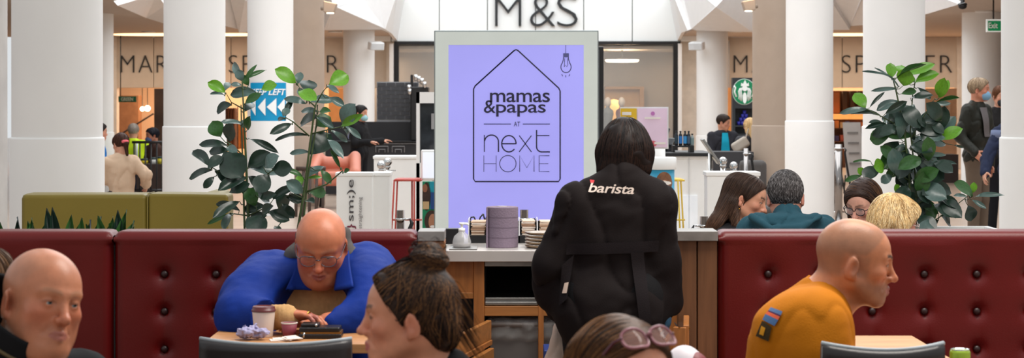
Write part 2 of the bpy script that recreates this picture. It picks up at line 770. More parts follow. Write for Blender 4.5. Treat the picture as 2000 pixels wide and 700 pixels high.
p0, p1, p2, q0, q1 = (520, 57, 57.3), (465, 57, 56.5), (420, 46, 55), (478, -8, 53.5), (440, -35, 52.5)
p3, p4, p5 = (320, 37, 52), (285, 26, 51), (222, 2, 41)
tri3('trim_2', [(A, B_, AP), (A, AP, (702, 0, 58)), ((702, 0, 58), AP, T2), (A, (702, 0, 58), T1), ((702, 0, 58), T2, (700, -60, 58)), (B_, AP, T2), (B_, p0, T2), (p0, p1, q0), (p1, q0, q1),
                (p0, q0, T2), (p1, p2, q1), (p2, p3, q1), (p3, p4, (320, 2, 49)), (p3, (320, 2, 49), q1), (p4, p5, (300, -20, 46)), (p4, (320, 2, 49), (300, -20, 46)),
                ((769, 78, 65), (784, -10, 65), (758, 64, 62)), ((758, 64, 62), (784, -10, 65), (768, -12, 60)), ((758, 64, 62), A, (768, -12, 60)),
                (A, T1, (768, -12, 60))], M_facet, 'folded white soffit panels left of the centre shop sign')

# centre shop front: white fascia of separate panels, glass below
YF = 65.0 * q_
k65 = YF / F
wb = empty('wall_back', (0, YF, 0), kind='structure')
tag(wb, 'white panelled shop front under the large centre letters')
edges = [690, 764, 858, 952, 1046, 1140, 1235, 1329, 1410]
for a, b in zip(edges[:-1], edges[1:]):
    x0, x1 = (a - 1000) * k65, (b - 1000) * k65
    put(bx('panel', M_panel, x0 + 0.008, x1 - 0.008, YF, YF + 0.08, ZQ(3.63), 5.8, bevel=0.01), wb)
put(bx('panel_backing', mat('joint_grey', (150, 156, 156), 0.6), (692 - 1000) * k65, (1408 - 1000) * k65, YF + 0.08, YF + 0.2, ZQ(3.63), 5.8), wb)
win = empty('window_1', (0, YF, 0), kind='structure')
tag(win, 'wide dark framed shop window under the centre letters')
fx0, fx1 = (770 - 1000) * k65, (1329 - 1000) * k65
fr = MB()
fr.bbox(fx0, fx1, YF - 0.05, YF + 0.12, ZQ(3.52), ZQ(3.63)).bbox(fx0, fx0 + 0.1, YF - 0.05, YF + 0.12, 0, ZQ(3.52)).bbox(fx1 - 0.16, fx1 - 0.06, YF - 0.05, YF + 0.12, 0, ZQ(3.52))
put(fr.build('window_frame', M_black), win)
put(bx('window_post', M_white, fx1 - 0.06, fx1 + 0.02, YF - 0.1, YF + 0.12, 0, ZQ(3.55)), win)
put(bx('window_post', M_white, fx0 - 0.1, fx0 - 0.01, YF - 0.1, YF + 0.12, 0, ZQ(3.55)), win)
for a, b in ((772, 958), (962, 1140), (1144, 1319)):
    put(bx('pane', M_glass, (a - 1000) * k65, (b - 1000) * k65, YF + 0.02, YF + 0.04, 0.02, ZQ(3.52)), win)
for a in (960, 1142):
    put(bx('mullion', M_black, (a - 2 - 1000) * k65, (a + 2 - 1000) * k65, YF, YF + 0.06, 0, ZQ(3.52)), win)
s_ = bx('wall_shop', M_greywall, fx0 - 1, fx1 + 1, 44, 44.2, 0, ZQ(3.7))
tag(s_, 'grey back wall inside the centre shop', kind='structure')
c = bx('ceiling_3', mat('shop_ceiling', (205, 198, 188), 0.7), fx0 - 1, fx1 + 1, YF + 0.2, 44.2, ZQ(3.66), ZQ(3.76))
tag(c, 'plain ceiling inside the centre shop', kind='structure')
for a in (fx0 - 1.1, fx1 + 1.0):
    s_ = bx('wall_side', M_greywall, a, a + 0.1, YF + 0.2, 44.2, 0, ZQ(3.66))
    tag(s_, 'inner side wall of the centre shop', kind='structure')
for px, py, lab in ((1215, 122, 'long warm ceiling lamp behind the right shop glass'), (940, 122, 'long warm ceiling lamp hidden behind the display')):
    q = P(px, py, 67.5 * q_)
    e = empty('ceiling_lamp', q, lab, 'lamp', 'lamps in the centre shop')
    MB().lathe([(0.02, 0), (0.35, 0.01), (0.38, 0.04), (0.38, 0.06)], n=28).build('glow_disc', M_lamp, e)
    MB().bbox(-0.02, 0.02, -0.02, 0.02, 0.06, ZQ(3.66) - q[2]).build('stem', M_black, e)
area_light('shop_lamp', (1.0, 42.3, 2.65), (0, 0, 0), 4.5, 2, 20, (1, 0.86, 0.7))
# framed warm alcove and mannequins behind the glass
al = empty('display_alcove', P(1200, 300, 43.7), 'warm lit display alcove behind the right shop glass', 'alcove')
al.location.z = 0
ax0, ax1 = (1182 - 1000) / F * 43.7, (1249 - 1000) / F * 43.7
for nm, m_, bxs in (('back_panel', mat('alcove_wall', (206, 170, 128), 0.6, var=0.12, scale=1.0), (ax0, ax1, 43.8, 43.9, 0, 1.8)),
                    ('frame', mat('alcove_frame', (176, 140, 104), 0.5), (ax1, ax1 + 0.1, 43.6, 43.9, 0, 1.86)),
                    ('top_frame', mat('alcove_frame', (176, 140, 104), 0.5), (ax0, ax1, 43.6, 43.9, 1.8, 1.86))):
    put(bx(nm, m_, *bxs), al)
sp = bpy.data.lights.new('alcove_spot', 'SPOT')
sp.energy, sp.spot_size, sp.color = 45, 1.1, (1, 0.72, 0.36)
so = bpy.data.objects.new('alcove_spot', sp)
COL.objects.link(so)
so.location = P(1213, 176, 43.5)
so.rotation_euler = (0.35, 0.35, 0)
M_cov = mat('mannequin', (206, 204, 204), 0.4)
for px, py, sc_, lab, mc in ((1187, 200, 1.0, 'pale headed mannequin in grey beside the display edge', (120, 130, 140)), (1214, 200, 0.95, 'pale headed mannequin in dark red inside the warm alcove', (110, 60, 62))):
    q = P(px, py, 43.0)
    e = empty('mannequin', (q[0], 43.0, 0), lab, 'mannequin', 'mannequins in the shop window')
    MB().sphere((0, 0, q[2]), (0.08, 0.1, 0.12)).build('head', M_cov, e)
    MB().lathe([(0.13, 0.75), (0.135, 0.9), (0.10, 1.05), (0.14, 1.22), (0.13, 1.3), (0.05, 1.36), (0.045, 1.44)], n=20).build('torso', mat('outfit_%d' % px, mc, 0.8), e)
    MB().lathe([(0.14, 0), (0.03, 0.03), (0.03, 0.76)], n=16).build('stand', M_steel, e)

# wide beige fascias of the shop either side
for side, (a, b), joints in (('left', (222, 772), (300, 451)), ('right', (1329, 2300), (1645, 1876))):
    wr = empty('wall_fascia', (0, 66 * q_, 0), kind='structure')
    tag(wr, 'beige fascia with dark letters on the %s side' % side)
    k66 = 66 * q_ / F
    ed = [a, *joints, b]
    for u, v in zip(ed[:-1], ed[1:]):
        put(bx('panel', M_beige, (u - 1000) * k66 + 0.006, (v - 1000) * k66 - 0.006, 66 * q_, 66 * q_ + 0.1, ZQ(2.0), CZ, bevel=0.01), wr)
    put(bx('panel_backing', M_letter, (a - 1000) * k66, (b - 1000) * k66, 66 * q_ + 0.1, 66 * q_ + 0.15, ZQ(2.0), CZ), wr)
k66 = 66 * q_ / F
z0, z1 = HC - (142 - HY) * k66, HC - (108 - HY) * k66
for lab, ox_ in (('left', 236), ('right', 1433)):
    e = empty('shop_lettering', (0, 66 * q_ - 0.01, 0), 'thin dark raised letters MARKS & SPENCER on the %s fascia' % lab, 'sign')
    for wd_, a, b in (('MARKS', 0, 146), ('&', 162, 186), ('SPENCER', 211, 426)):
        t = text('shop_lettering', wd_, M_letter, (ox_ + a - 1000) * k66, (ox_ + b - 1000) * k66, z0, z1, 65.99 * q_, depth=0.03, offset=-0.02, space=1.12)
        split_letters(t, e)
e = empty('shop_letters', (0, 64.9 * q_, 0), 'large black letters M&S on the white shop front', 'sign')
for ch, x0, x1, y0, y1 in (('M', 967, 1018, -6, 51), ('&', 1035, 1084, -8, 52), ('S', 1088, 1128, -8, 52)):
    put(text('letter', ch, mat('black_letter', (40, 42, 44), 0.4), (x0 - 1000) * k65, (x1 - 1000) * k65, HC - (y1 - HY) * k65, HC - (y0 - HY) * k65, YF - 0.01,
             depth=0.07, offset=-0.02), e)

# side shop interiors: warm back walls, ceiling, warm light
for side, (a, b) in (('left', (222, 770)), ('right', (1332, 2300))):
    x0, x1 = (a - 1000) * k66, (b - 1000) * k66
    s_ = bx('wall_interior', M_warmwall, x0 - 2, x1 + 2, 45.3, 45.5, 0, ZQ(3.5))
    tag(s_, 'warm lit back wall inside the %s shop' % side, kind='structure')
    c = bx('ceiling_shop', mat('shop_ceiling', (205, 198, 188), 0.7), x0 - 2, x1 + 2, 41.1, 45.3, ZQ(3.4), ZQ(3.5))
    tag(c, 'pale ceiling inside the %s shop' % side, kind='structure')
    area_light('shop_interior_lamp', ((x0 + x1) / 2, 43.2, 2.6), (0, 0, 0), abs(x1 - x0) * 0.9, 2, 48 * abs(x1 - x0), (1, 0.74, 0.5))
e = empty('wall_partition', (0, 66 * q_, 0), kind='structure')
tag(e, 'pale door jambs of the side shops')
for a, b in ((222, 229), (755, 772), (1329, 1362), (1868, 1882)):
    put(bx('jamb', mat('jamb_cream', (226, 218, 208), 0.6), (a - 1000) * k66, (b - 1000) * k66, 66 * q_ - 0.06, 66 * q_ + 0.2, 0, CZ - 0.002), e)

for sx_ in (-1, 1):
    area_light('soffit_lamp', (sx_ * 7.5 + 0.4, 38.9, CZ - 0.06), (0, 0, 0), 8.0, 2.2, 70, (1.0, 0.88, 0.74))
# cove lights and downlights in the low ceilings
for px, py, wd, lab in ((345, 69, 2.1, 'long recessed ceiling light between the left columns'), (462, 69, 1.4, 'recessed ceiling light beside the leafy plant'),
                        (1660, 67, 1.9, 'long recessed ceiling light above the right fascia')):
    q = P(px, py, 63.5 * q_)
    o = MB().lathe([(0.5, 0), (0.62, 0.0), (0.62, 0.02)], n=30).build('ceiling_light', M_lamp2, loc=(q[0], q[1] - 0.3, CZ - 0.025))
    o.scale = (wd, 0.9, 1)
    tag(o, lab, 'light', 'ceiling lights')
for px, py, lab in ((655, 61, 'small downlight left of the speaker column'), (1437, 60, 'small downlight right of the speaker column'), (1922, 21, 'small warm downlight near the exit sign'),
                    (290, 61, 'dim downlight above the far left letters')):
    Y = (CZ - HC) * F / (HY - py)
    q = P(px, py, Y)
    e = empty('downlight', (q[0], Y, CZ), lab, 'light', 'downlights')
    MB().lathe([(0.11, -0.03), (0.14, -0.03), (0.14, 0)], n=20).build('rim', M_white, e)
    MB().lathe([(0.0, -0.025), (0.11, -0.025)], n=20, cap=False).build('lamp', M_lamp, e)

# ------------------------------------------------------------------ columns


def column(cx, Y, dia, hr, top, label, m=M_white, grp='round columns'):
    Y, dia, hr = Y * q_, dia * q_, ZQ(hr)
    e = empty('column', ((cx - 1000) / F * Y, Y, 0), label, 'column', grp)
    r = dia / 2
    MB().lathe([(r * 1.04, 0), (r * 1.04, hr - 0.012), (r * 1.03, hr), (r, hr + 0.003)], n=72, cap=False).build('base_sleeve', m, e)
    MB().lathe([(r, hr), (r, top)], n=72, cap=False).build('shaft', m, e)
    return e


column(112, 20.7, 1.0, 1.1, 7, 'widest white column behind the green sofa')
column(2045, 20.7, 1.0, 1.1, 7, 'white column cut by the right edge of the picture')
colB = column(380, 30.2, 1.0, 1.1, 7, 'white column directly left of the leafy plant')
column(1746, 30.2, 1.0, 1.1, 7, 'white column behind the leafy plant on the right')
colC = column(528, 39.6, 0.98, 1.1, 7, 'white column carrying the blue KEEP LEFT sign')
column(1581, 38.8, 0.985, 1.1, 7, 'white column behind the grey haired man in a hood')
column(583, 43, 1.2, 0.95, 7, 'white column toned taupe for shade, just right of the KEEP LEFT sign', M_taupe_shade)
column(1520, 43, 1.2, 0.95, 7, 'white column toned taupe for shade, beside the green coffee logo panel', M_taupe_shade)
column(701, 60, 1.02, 0.4, CZ, 'white column with a speaker, left of the display')
column(1391, 60, 1.02, 0.4, CZ, 'white column with a speaker, right of the display')
column(184, 48.6, 1.0, 0.7, CZ, 'white column half hidden beside the widest column')
column(1917, 48, 1.0, 0.7, CZ, 'warm lit white column behind the masked men')
column(-102, 16.0, 1.0, 0.35, 7, 'white column greyed for shade, cut by the left edge', mat('grey_shade', (200, 196, 192), 0.6))  # this white column's shade is put into its grey base colour
for px, sg, lab in ((735, 1, 'left'), (1360, -1, 'right')):
    q = P(px, 90, 59.3 * q_)
    e = empty('wall_speaker', q, 'white box speaker on the column %s of the display' % lab, 'speaker', 'column speakers')
    R = basis((sg * 0.45, -1, -0.2))
    MB().box((0, -0.1, 0), (0.29, 0.2, 0.16), R=R @ np.diag([1, 1, 1])).build('cabinet', mat('speaker_white', (225, 226, 226), 0.4), e, bevel=0.02)
    MB().box(R @ np.array([0, 0.105, 0]) + np.array([0, -0.1, 0]), (0.25, 0.012, 0.125), R=R).build('grille', mat('speaker_grille', (205, 207, 208), 0.6), e)
    MB().tube([(0, 0, 0), (-sg * 0.12, 0.17, 0)], 0.025).build('bracket', M_white, e)
for px, py, w_, sg, lab in ((645, 16, 24, 1, 'shade-toned box lamp on the column right of the blue sign'), (1462, 12, 20, -1, 'shade-toned box lamp on the column by the coffee logo')):
    q = P(px, py, 42.0 * q_)
    e = empty('column_lamp', q, lab, 'lamp', 'lamps on the shade-toned columns')
    MB().prism([(-0.09, -0.06), (0.06, -0.06), (0.1, 0.06), (-0.09, 0.1)] if sg > 0 else [(-0.06, -0.06), (0.09, -0.06), (0.09, 0.1), (-0.1, 0.06)], -0.09, 0.09).build('housing', M_taupe_shade, e, bevel=0.01)
    MB().tube([(0, 0, 0), (-sg * 0.13, 0.06, 0)], 0.03).build('bracket', M_taupe_shade, e)
    MB().lathe([(0.0, 0), (0.05, 0), (0.05, 0.01)], c=(0, 0, -0.075), n=16).build('bulb', M_lamp, e)
    sp = bpy.data.lights.new('column_spot', 'SPOT')
    sp.energy, sp.spot_size, sp.spot_blend, sp.color = 25, 1.0, 0.8, (1, 0.66, 0.36)
    so = bpy.data.objects.new('column_spot', sp)
    COL.objects.link(so)
    so.location = q + np.array([0, -0.12, 0.4])
    so.rotation_euler = (0.12, -sg * 0.12, 0)


def bend(o, col, r):
    """wrap a flat mesh drawn at y=0 around a column facing the viewer"""
    n = len(o.data.vertices)
    co = np.zeros(n * 3)
    o.data.vertices.foreach_get('co', co)
    co = co.reshape(-1, 3)
    th = co[:, 0] / r
    R = r - co[:, 1]
    X = np.stack([R * np.sin(th), -R * np.cos(th), co[:, 2]], 1)
    o.data.vertices.foreach_set('co', X.ravel())
    o.data.update()
    o.location = col.location
    return o


kc = 39.6 * q_ / F
M_sign = mat('sign_blue', (0, 146, 196), 0.45, var=0.03)
e = empty('direction_sign', colC.location, 'blue KEEP LEFT sign with white arrows on a column', 'sign')
xs = np.linspace((490 - 528) * kc, (566 - 528) * kc, 25)
zt, zb = HC - (162 - HY) * kc, HC - (236 - HY) * kc
mb = MB()
for a, b in zip(xs[:-1], xs[1:]):
    mb.add([(a, -0.008, zb), (b, -0.008, zb), (b, -0.008, zt), (a, -0.008, zt)], [(0, 1, 2, 3)])
o = bend(mb.build('plate', M_sign), colC, 0.49 * q_ + 0.004)
o.parent, o.location = e, (0, 0, 0)
o = bend(text('sign_lettering', 'KEEP LEFT', M_panel, (493 - 528) * kc, (564 - 528) * kc, HC - (186 - HY) * kc, HC - (174 - HY) * kc, -0.014, depth=0.003, shear=0.3, offset=0.02), colC, 0.49 * q_ + 0.004)
o.parent, o.location = e, (0, 0, 0)
for a, b in ((492, 505), (510, 525), (527, 545), (547, 562)):
    mb = MB()
    n = 6
    for i in range(n):
        u, v = a + (b - a) * i / n, a + (b - a) * (i + 1) / n
        h0, h1 = 17 * i / n, 17 * (i + 1) / n
        X0, X1 = (u - 528) * kc, (v - 528) * kc
        zc = HC - (209 - HY) * kc
        mb.add([(X0, -0.016, zc - h0 * kc), (X1, -0.016, zc - h1 * kc), (X1, -0.016, zc + h1 * kc), (X0, -0.016, zc + h0 * kc)], [(0, 1, 2, 3)])
    o = bend(mb.build('arrow', M_panel), colC, 0.49 * q_ + 0.004)
    o.parent, o.location = e, (0, 0, 0)

# exit sign and camera dome hanging from the ceiling
q = P(1943, 50, 26)
e = empty('exit_sign', (q[0], 26, q[2]), 'hanging green and white Exit sign near the right edge', 'sign')
MB().bbox(-0.12, 0.2, -0.03, 0.03, -0.09, 0.09).build('box', mat('sign_white', (235, 238, 236), 0.4, emit=0.2), e)
MB().bbox(-0.105, 0.08, -0.036, -0.03, -0.075, 0.065).build('green_panel', mat('sign_green', (0, 132, 78), 0.4, emit=0.2), e)
put(text('sign_lettering', 'Exit', M_panel, q[0] - 0.097, q[0] + 0.03, q[2] - 0.04, q[2] + 0.04, 25.96, depth=0.004, offset=0.015), e)
mb = MB().prism([(0.09, -0.065), (0.11, -0.065), (0.14, -0.01), (0.125, 0.065), (0.1, 0.065)], -0.038, -0.031)
mb.build('running_figure', mat('sign_green', (0, 132, 78)), e)
MB().tube([(-0.02, 0, 0.09), (-0.02, 0, CZ - q[2])], 0.012).build('rod', M_black, e)
q = P(1880, 10, 25.5)
e = empty('security_camera', q, 'small black dome camera under the ceiling', 'camera')
MB().sphere((0, 0, -0.015), (0.06, 0.06, 0.045)).build('dome', M_black, e)
MB().lathe([(0.065, 0), (0.065, 0.02), (0.03, 0.035), (0.03, CZ - q[2])], n=20).build('mount', M_black, e)

# goods and signs inside the side shops
q = P(249, 194, 40)
e = empty('hanging_sign', q, 'dark green hanging shop sign reading GREEN', 'sign')
MB().bbox(-0.19, 0.19, -0.03, 0.03, -0.062, 0.062).build('plate', mat('sign_dark_green', (0, 70, 48), 0.5), e)
put(text('sign_lettering', 'GREEN', mat('grey_print', (150, 160, 150)), q[0] - 0.13, q[0] + 0.13, q[2] - 0.038, q[2] + 0.038, 39.96, depth=0.01, offset=0.01), e)
MB().tube([(-0.15, 0, 0.06), (-0.15, 0, CZ - q[2])], 0.01).build('rod', M_black, e)
for px, py, r, lab in ((278, 213, 0.055, 'dimmer of two round shop lamps'), (288, 212, 0.07, 'brighter of two round shop lamps')):
    q = P(px, py, 43.5)
    e = empty('spot_lamp', q, lab, 'lamp', 'round lamps in the left shop')
    MB().sphere((0, 0, 0), r).build('bulb', M_lamp, e)
    MB().tube([(0, 0, r), (0, 0, ZQ(3.4) - q[2])], 0.008).build('cord', M_black, e)
q = P(310, 200, 40.6)
o = bx('fashion_poster', mat('poster_dark', (52, 40, 34), 0.5, var=0.5, scale=2.0), q[0] - 0.1, q[0] + 0.25, 40.6, 40.66, 0, 1.79)
tag(o, 'tall dark brown fashion poster in the left shop doorway', 'poster')
q = P(258, 240, 44)
o = bx('wardrobe_unit', mat('unit_brown', (150, 104, 72), 0.6, var=0.15), q[0] - 0.4, q[0] + 0.15, 44, 44.4, 0, 1.65)
tag(o, 'brown display unit in the left shop', 'cabinet')
o = MB().tube([P(240, 260, 42), P(300, 222, 42)], 0.02).tube([P(240, 260, 42), (*P(240, 260, 42)[:2], 0)], 0.02).build('stair_rail', mat('dark_bronze', (70, 52, 40), 0.5))
tag(o, 'slanting dark handrail in the left shop', 'handrail')
o = bx('orange_panel', mat('orange_board', (218, 146, 84), 0.5), *(np.array([642 - 1000, 673 - 1000]) * 40.4 / F), 40.4, 40.5, 0, 1.8)
tag(o, 'plain orange board between the shade-toned column and speaker column', 'board')
o = bx('orange_panel', mat('orange_board', (218, 146, 84), 0.5), *(np.array([1421 - 1000, 1430 - 1000]) * 40.4 / F), 40.4, 40.5, 0, 1.81)
tag(o, 'narrow orange board left of the coffee logo panel', 'board')
for px, h, colr, lab in ((449, 1.3, (92, 54, 34), 'dark brown garment rail behind the leafy plant'), (470, 0.95, (190, 120, 60), 'tan garment rail behind the leafy plant')):
    q = P(px, 230, 42 + (px > 460))
    e = empty('garment_rail', (q[0], 42 + (px > 460), 0), lab, 'clothes rail', 'clothes rails in the left shop')
    MB().tube([(-0.18, 0, 0), (-0.18, 0, h + 0.1), (0.18, 0, h + 0.1), (0.18, 0, 0)], 0.012).build('frame', M_black, e)
    for i in range(5):
        MB().bbox(-0.15 + i * 0.06, -0.1 + i * 0.06, -0.2, 0.2, 0.4, h + 0.06).build('garment', mat('garment_%d' % px, colr, 0.9, var=0.3), e, bevel=0.02)
# right shop: shelves with a lit header, goods, size guide board, dark counter
q = P(1656, 250, 42)
e = empty('shelf_unit', (q[0], 42, 0), 'brown shelf unit with a lit orange header behind the railing', 'shelf')
M_shelf = mat('shelf_brown', (96, 58, 34), 0.6, var=0.2)
MB().bbox(-0.44, 0.44, 0, 0.4, 0, 0.45).bbox(-0.44, 0.44, 0.36, 0.4, 0.45, 1.75).build('carcass', M_shelf, e)
for z in (0.6, 0.9):
    MB().bbox(-0.44, 0.44, 0, 0.36, z - 0.02, z).build('shelf', M_shelf, e)
MB().bbox(-0.44, 0.44, -0.02, 0.3, 1.1, 1.22).build('header', mat('lit_header', (255, 176, 96), 0.5, emit=0.5), e)
MB().bbox(-0.42, -0.14, 0.25, 0.36, 1.24, 1.72).build('poster', mat('tan_print', (176, 112, 66), 0.5), e)
for i in range(3):
    MB().bbox(-0.08 + i * 0.17, 0.02 + i * 0.17, 0.2, 0.34, 1.24, 1.75).build('door_panel', mat('dark_bronze', (40, 28, 22)), e)
random.seed(4)
CN = ['blue', 'rust', 'cream', 'purple', 'orange']
for zi, z in enumerate((0.6, 0.9)):
    for i in range(7):
        ci = (i * 3 + zi) % 5
        c_ = [(70, 80, 130), (150, 70, 50), (190, 160, 120), (60, 50, 90), (200, 120, 60)][ci]
        o = MB().bbox(-0.045, 0.045, -0.06, 0.06, 0, 0.12 + 0.06 * random.random()).build('boxed_goods', mat('goods_%d' % ci, c_, 0.6), loc=(q[0] - 0.36 + i * 0.12, 42.1, z + 0.001), bevel=0.006)
        tag(o, '%s box on the %s shelf behind the railing, %s from left' % (CN[ci], ('lower', 'upper')[zi], ['first', 'second', 'third', 'fourth', 'fifth', 'sixth', 'seventh'][i]), 'box', 'boxed goods on the right shelf unit')
q = P(1667, 300, 30)
e = empty('notice_stand', (q[0], 30, 0), 'leaning grey notice board beside the white column', 'notice board')
R = basis((0.1, -1, 0.25))
MB().box((0, 0, 0.7), (0.29, 0.03, 0.95), R=R).build('board', mat('notice_grey', (150, 142, 136), 0.5), e)
for i in range(4):
    MB().box(np.array([0, -0.02, 0.7]) + R @ np.array([0, 0.02, 0.3 - 0.17 * i]), (0.18, 0.005, 0.025), R=R).build('printed_line', mat('notice_print', (96, 90, 86)), e)
for a in (-0.12, 0.12):
    MB().tube([(a, 0.06, 0.3), (a, 0.2, 0)], 0.012).build('leg', M_black, e)
q = P(1838, 240, 38.5)
e = empty('size_guide_board', (q[0], 38.5, 0), 'warm beige size guide board behind the right plant', 'board')
MB().bbox(-0.35, 0.33, 0, 0.06, 0, 1.78).build('panel', mat('guide_tan', (200, 158, 124), 0.6, var=0.1), e)
MB().bbox(-0.21, 0.19, -0.02, 0, 1.05, 1.5).build('notice', mat('guide_notice', (214, 178, 150), 0.6), e)
put(text('sign_lettering', 'Size guide', mat('notice_print', (96, 90, 86)), q[0] - 0.16, q[0] + 0.13, 1.36, 1.42, 38.47, depth=0.005, offset=-0.01), e)
o = bx('shop_counter', mat('counter_dark', (52, 40, 36), 0.5), *(np.array([1806 - 1000, 1872 - 1000]) * 34 / F), 34, 34.6, 0, HC - (302 - HY) * 34 / F)
tag(o, 'low dark counter under the size guide board', 'counter')
# ------------------------------------------------------------------ middle distance: display totem
def flat(name, m, x0, x1, y0, y1, Y, parent, th=0.004):
    """thin plate facing the viewer given by its picture box at distance Y, child of parent"""
    k = Y / F
    return put(bx(name, m, (x0 - 1000) * k, (x1 - 1000) * k, Y - th, Y, HC - (y1 - HY) * k, HC - (y0 - HY) * k), parent)


def line_px(name, pts, wpx, Y, m, parent, closed=False, depth=0.5):
    k = Y / F
    q = [P(a, b, Y) for a, b in pts]
    if closed:
        q = q + [q[0], q[1]]
    mb = MB().tube(q, wpx * k / 2, 4 if len(q) < 3 else 6, flat=((0, 1, 0), depth))
    return put(mb.build(name, m), parent)


YT = 12.9
kt = YT / F
tot = empty('display_totem', ((1008 - 1000) * kt, YT + 0.1, 0), 'tall pale framed advertising display with a lavender screen', 'display')
M_totem = mat('totem_glass', (236, 246, 241), 0.12, var=0.02, coat=0.3)
M_screen = mat('lavender_screen', (152, 150, 226), 0.3, var=0.06, scale=1.4, emit=0.5, coat=0.3)
x0, x1 = (850 - 1000) * kt, (1167 - 1000) * kt
zt = HC - (62 - HY) * kt
mb = MB()
sx0, sx1, sz1, sz0 = (876 - 1000) * kt, (1140 - 1000) * kt, HC - (88 - HY) * kt, 0.42
for a in ((x0, sx0, 0.05, zt), (sx1, x1, 0.05, zt), (sx0, sx1, sz1, zt), (sx0, sx1, 0.05, sz0)):
    mb.bbox(a[0], a[1], YT, YT + 0.16, a[2], a[3])
put(mb.build('front_border', M_totem), tot)
put(bx('casing', mat('totem_edge', (150, 158, 158), 0.3, 0.6), x0 - 0.008, x1 + 0.008, YT + 0.01, YT + 0.2, 0.03, zt + 0.01, bevel=0.006), tot)
put(bx('base_plate', M_steel, x0 - 0.05, x1 + 0.05, YT - 0.15, YT + 0.35, 0, 0.03), tot)
scr = put(bx('screen', M_screen, sx0, sx1, YT + 0.004, YT + 0.02, sz0, sz1), tot)
M_ink = mat('navy_print', (40, 38, 66), 0.4, var=0.0, emit=0.02)
Yp = YT + 0.002


def onscr(o):
    o.parent = tot
    return o


house = [(1004, 99), (928, 168), (925, 174), (925, 350), (928, 355), (1091, 355), (1094, 350), (1094, 178), (1091, 172), (1012, 99), (1008, 97)]
line_px('house_outline', house, 2.6, Yp, M_ink, tot, closed=True, depth=0.3)
kp = Yp / F


def ptext(body, a, b, t, u, off=0.0, sp=1.0):
    o = text('printed_words', body, M_ink, (a - 1000) * kp, (b - 1000) * kp, HC - (u - HY) * kp, HC - (t - HY) * kp, Yp, depth=0.003, offset=off, space=sp)
    return put(o, tot)


ptext('mamas', 957, 1074, 181, 200, 0.008, 0.95)
ptext('&', 945, 968, 196, 221, 0.006)
ptext('papas', 969, 1066, 204, 228, 0.008, 0.95)
line_px('printed_rule', [(945, 242.5), (998, 242.5)], 2.0, Yp, M_ink, tot)
line_px('printed_rule', [(1021, 242.5), (1074, 242.5)], 2.0, Yp, M_ink, tot)
ptext('AT', 1003.5, 1016, 238, 247)


def arc(cx, cy, rx, ry, a0, a1, n=14):
    return [(cx + rx * math.cos(math.radians(a0 + (a1 - a0) * i / n)), cy - ry * math.sin(math.radians(a0 + (a1 - a0) * i / n))) for i in range(n + 1)]


nx = [[(946, 297), (946, 264)], [(946, 275)] + arc(960, 277, 13.5, 13, 170, 0) + [(973.5, 297)],
      [(980, 281), (1008, 281)] + arc(994, 281, 14, 16, 0, 320, 24),
      [(1014, 265), (1038, 297)], [(1038, 265), (1014, 297)],
      [(1048, 254), (1048, 286)] + arc(1058, 287, 10, 10, 180, 270, 6) + [(1074, 297)], [(1048, 265), (1073, 265)]]
for q in nx:
    line_px('printed_stroke', q, 2.5, Yp, M_ink, tot, depth=0.3)
ho = [[(945, 304), (945, 336)], [(969, 304), (969, 336)], [(945, 320), (969, 320)], arc(992, 320, 16, 16, 0, 360, 26), [(1015, 336), (1015, 304), (1029, 328), (1043, 304), (1043, 336)],
      [(1073, 304.5), (1053, 304.5), (1053, 335.5), (1073, 335.5)], [(1053, 320), (1071, 320)]]
for q in ho:
    line_px('printed_stroke', q, 1.4, Yp, M_ink, tot, depth=0.3)
line_px('bulb_cord', [(1105, 88), (1105, 104)], 1.2, Yp, M_ink, tot)
flat('bulb_cap', mat('bulb_cap', (86, 88, 140), 0.5, emit=0.1), 1100, 1111, 104, 112, Yp, tot)
line_px('bulb_outline', [(1101, 112), (1100, 118)] + arc(1105.5, 131, 10, 11, 140, 400, 20) + [(1111, 118), (1110, 112)], 1.5, Yp, M_ink, tot, depth=0.3)
line_px('bulb_filament', [(1103, 114), (1102, 131), (1105, 127), (1107, 131), (1109, 127), (1108, 114)], 1.0, Yp, M_ink, tot, depth=0.3)
for a in ((1097, 145, 1099, 149), (1105, 147, 1105, 151), (1113, 145, 1111, 149)):
    line_px('light_mark', [a[:2], a[2:]], 1.6, Yp, M_ink, tot)

under(tot, scr, ('house_', 'printed_', 'bulb_', 'light_mark'))

# second black display standing behind the totem
e = empty('black_display', P(1172, 300, 15.0), 'black edged display standing just behind the lavender one', 'display')
e.location.z = 0
k = 15 / F
put(bx('casing', M_black, (1060 - 1000) * k, (1179 - 1000) * k, 15, 15.1, 0.04, HC - (91 - HY) * k, bevel=0.01), e)
put(bx('edge_strip', mat('grey_edge', (86, 90, 94), 0.3), (1168 - 1000) * k, (1170.5 - 1000) * k, 14.99, 15.0, 0.1, HC - (97 - HY) * k), e)
put(bx('foot', M_black, (1040 - 1000) * k, (1190 - 1000) * k, 14.9, 15.3, 0, 0.04), e)

# ------------------------------------------------------------------ left kiosk (white blocks, red stool, black coffee stand)
M_kiosk = mat('kiosk_white', (250, 249, 246), 0.35, var=0.02)


def block(name, x0, x1, y0, Y, dep, label, m=M_kiosk, split=None):
    k = Y / F
    e = empty(name, ((x0 + x1 - 2000) / 2 * k, Y, 0), label, 'counter')
    top = HC - (y0 - HY) * k
    put(bx('body', m, (x0 - 1000) * k, (x1 - 1000) * k, Y, Y + dep, 0.06, top - 0.03, bevel=0.006), e)
    put(bx('top_panel', m, (x0 - 1000) * k - 0.008, (x1 - 1000) * k + 0.008, Y - 0.008, Y + dep + 0.008, top - 0.03, top, bevel=0.006), e)
    put(bx('plinth', M_black, (x0 - 1000) * k + 0.03, (x1 - 1000) * k - 0.03, Y + 0.03, Y + dep - 0.03, 0, 0.06), e)
    return e


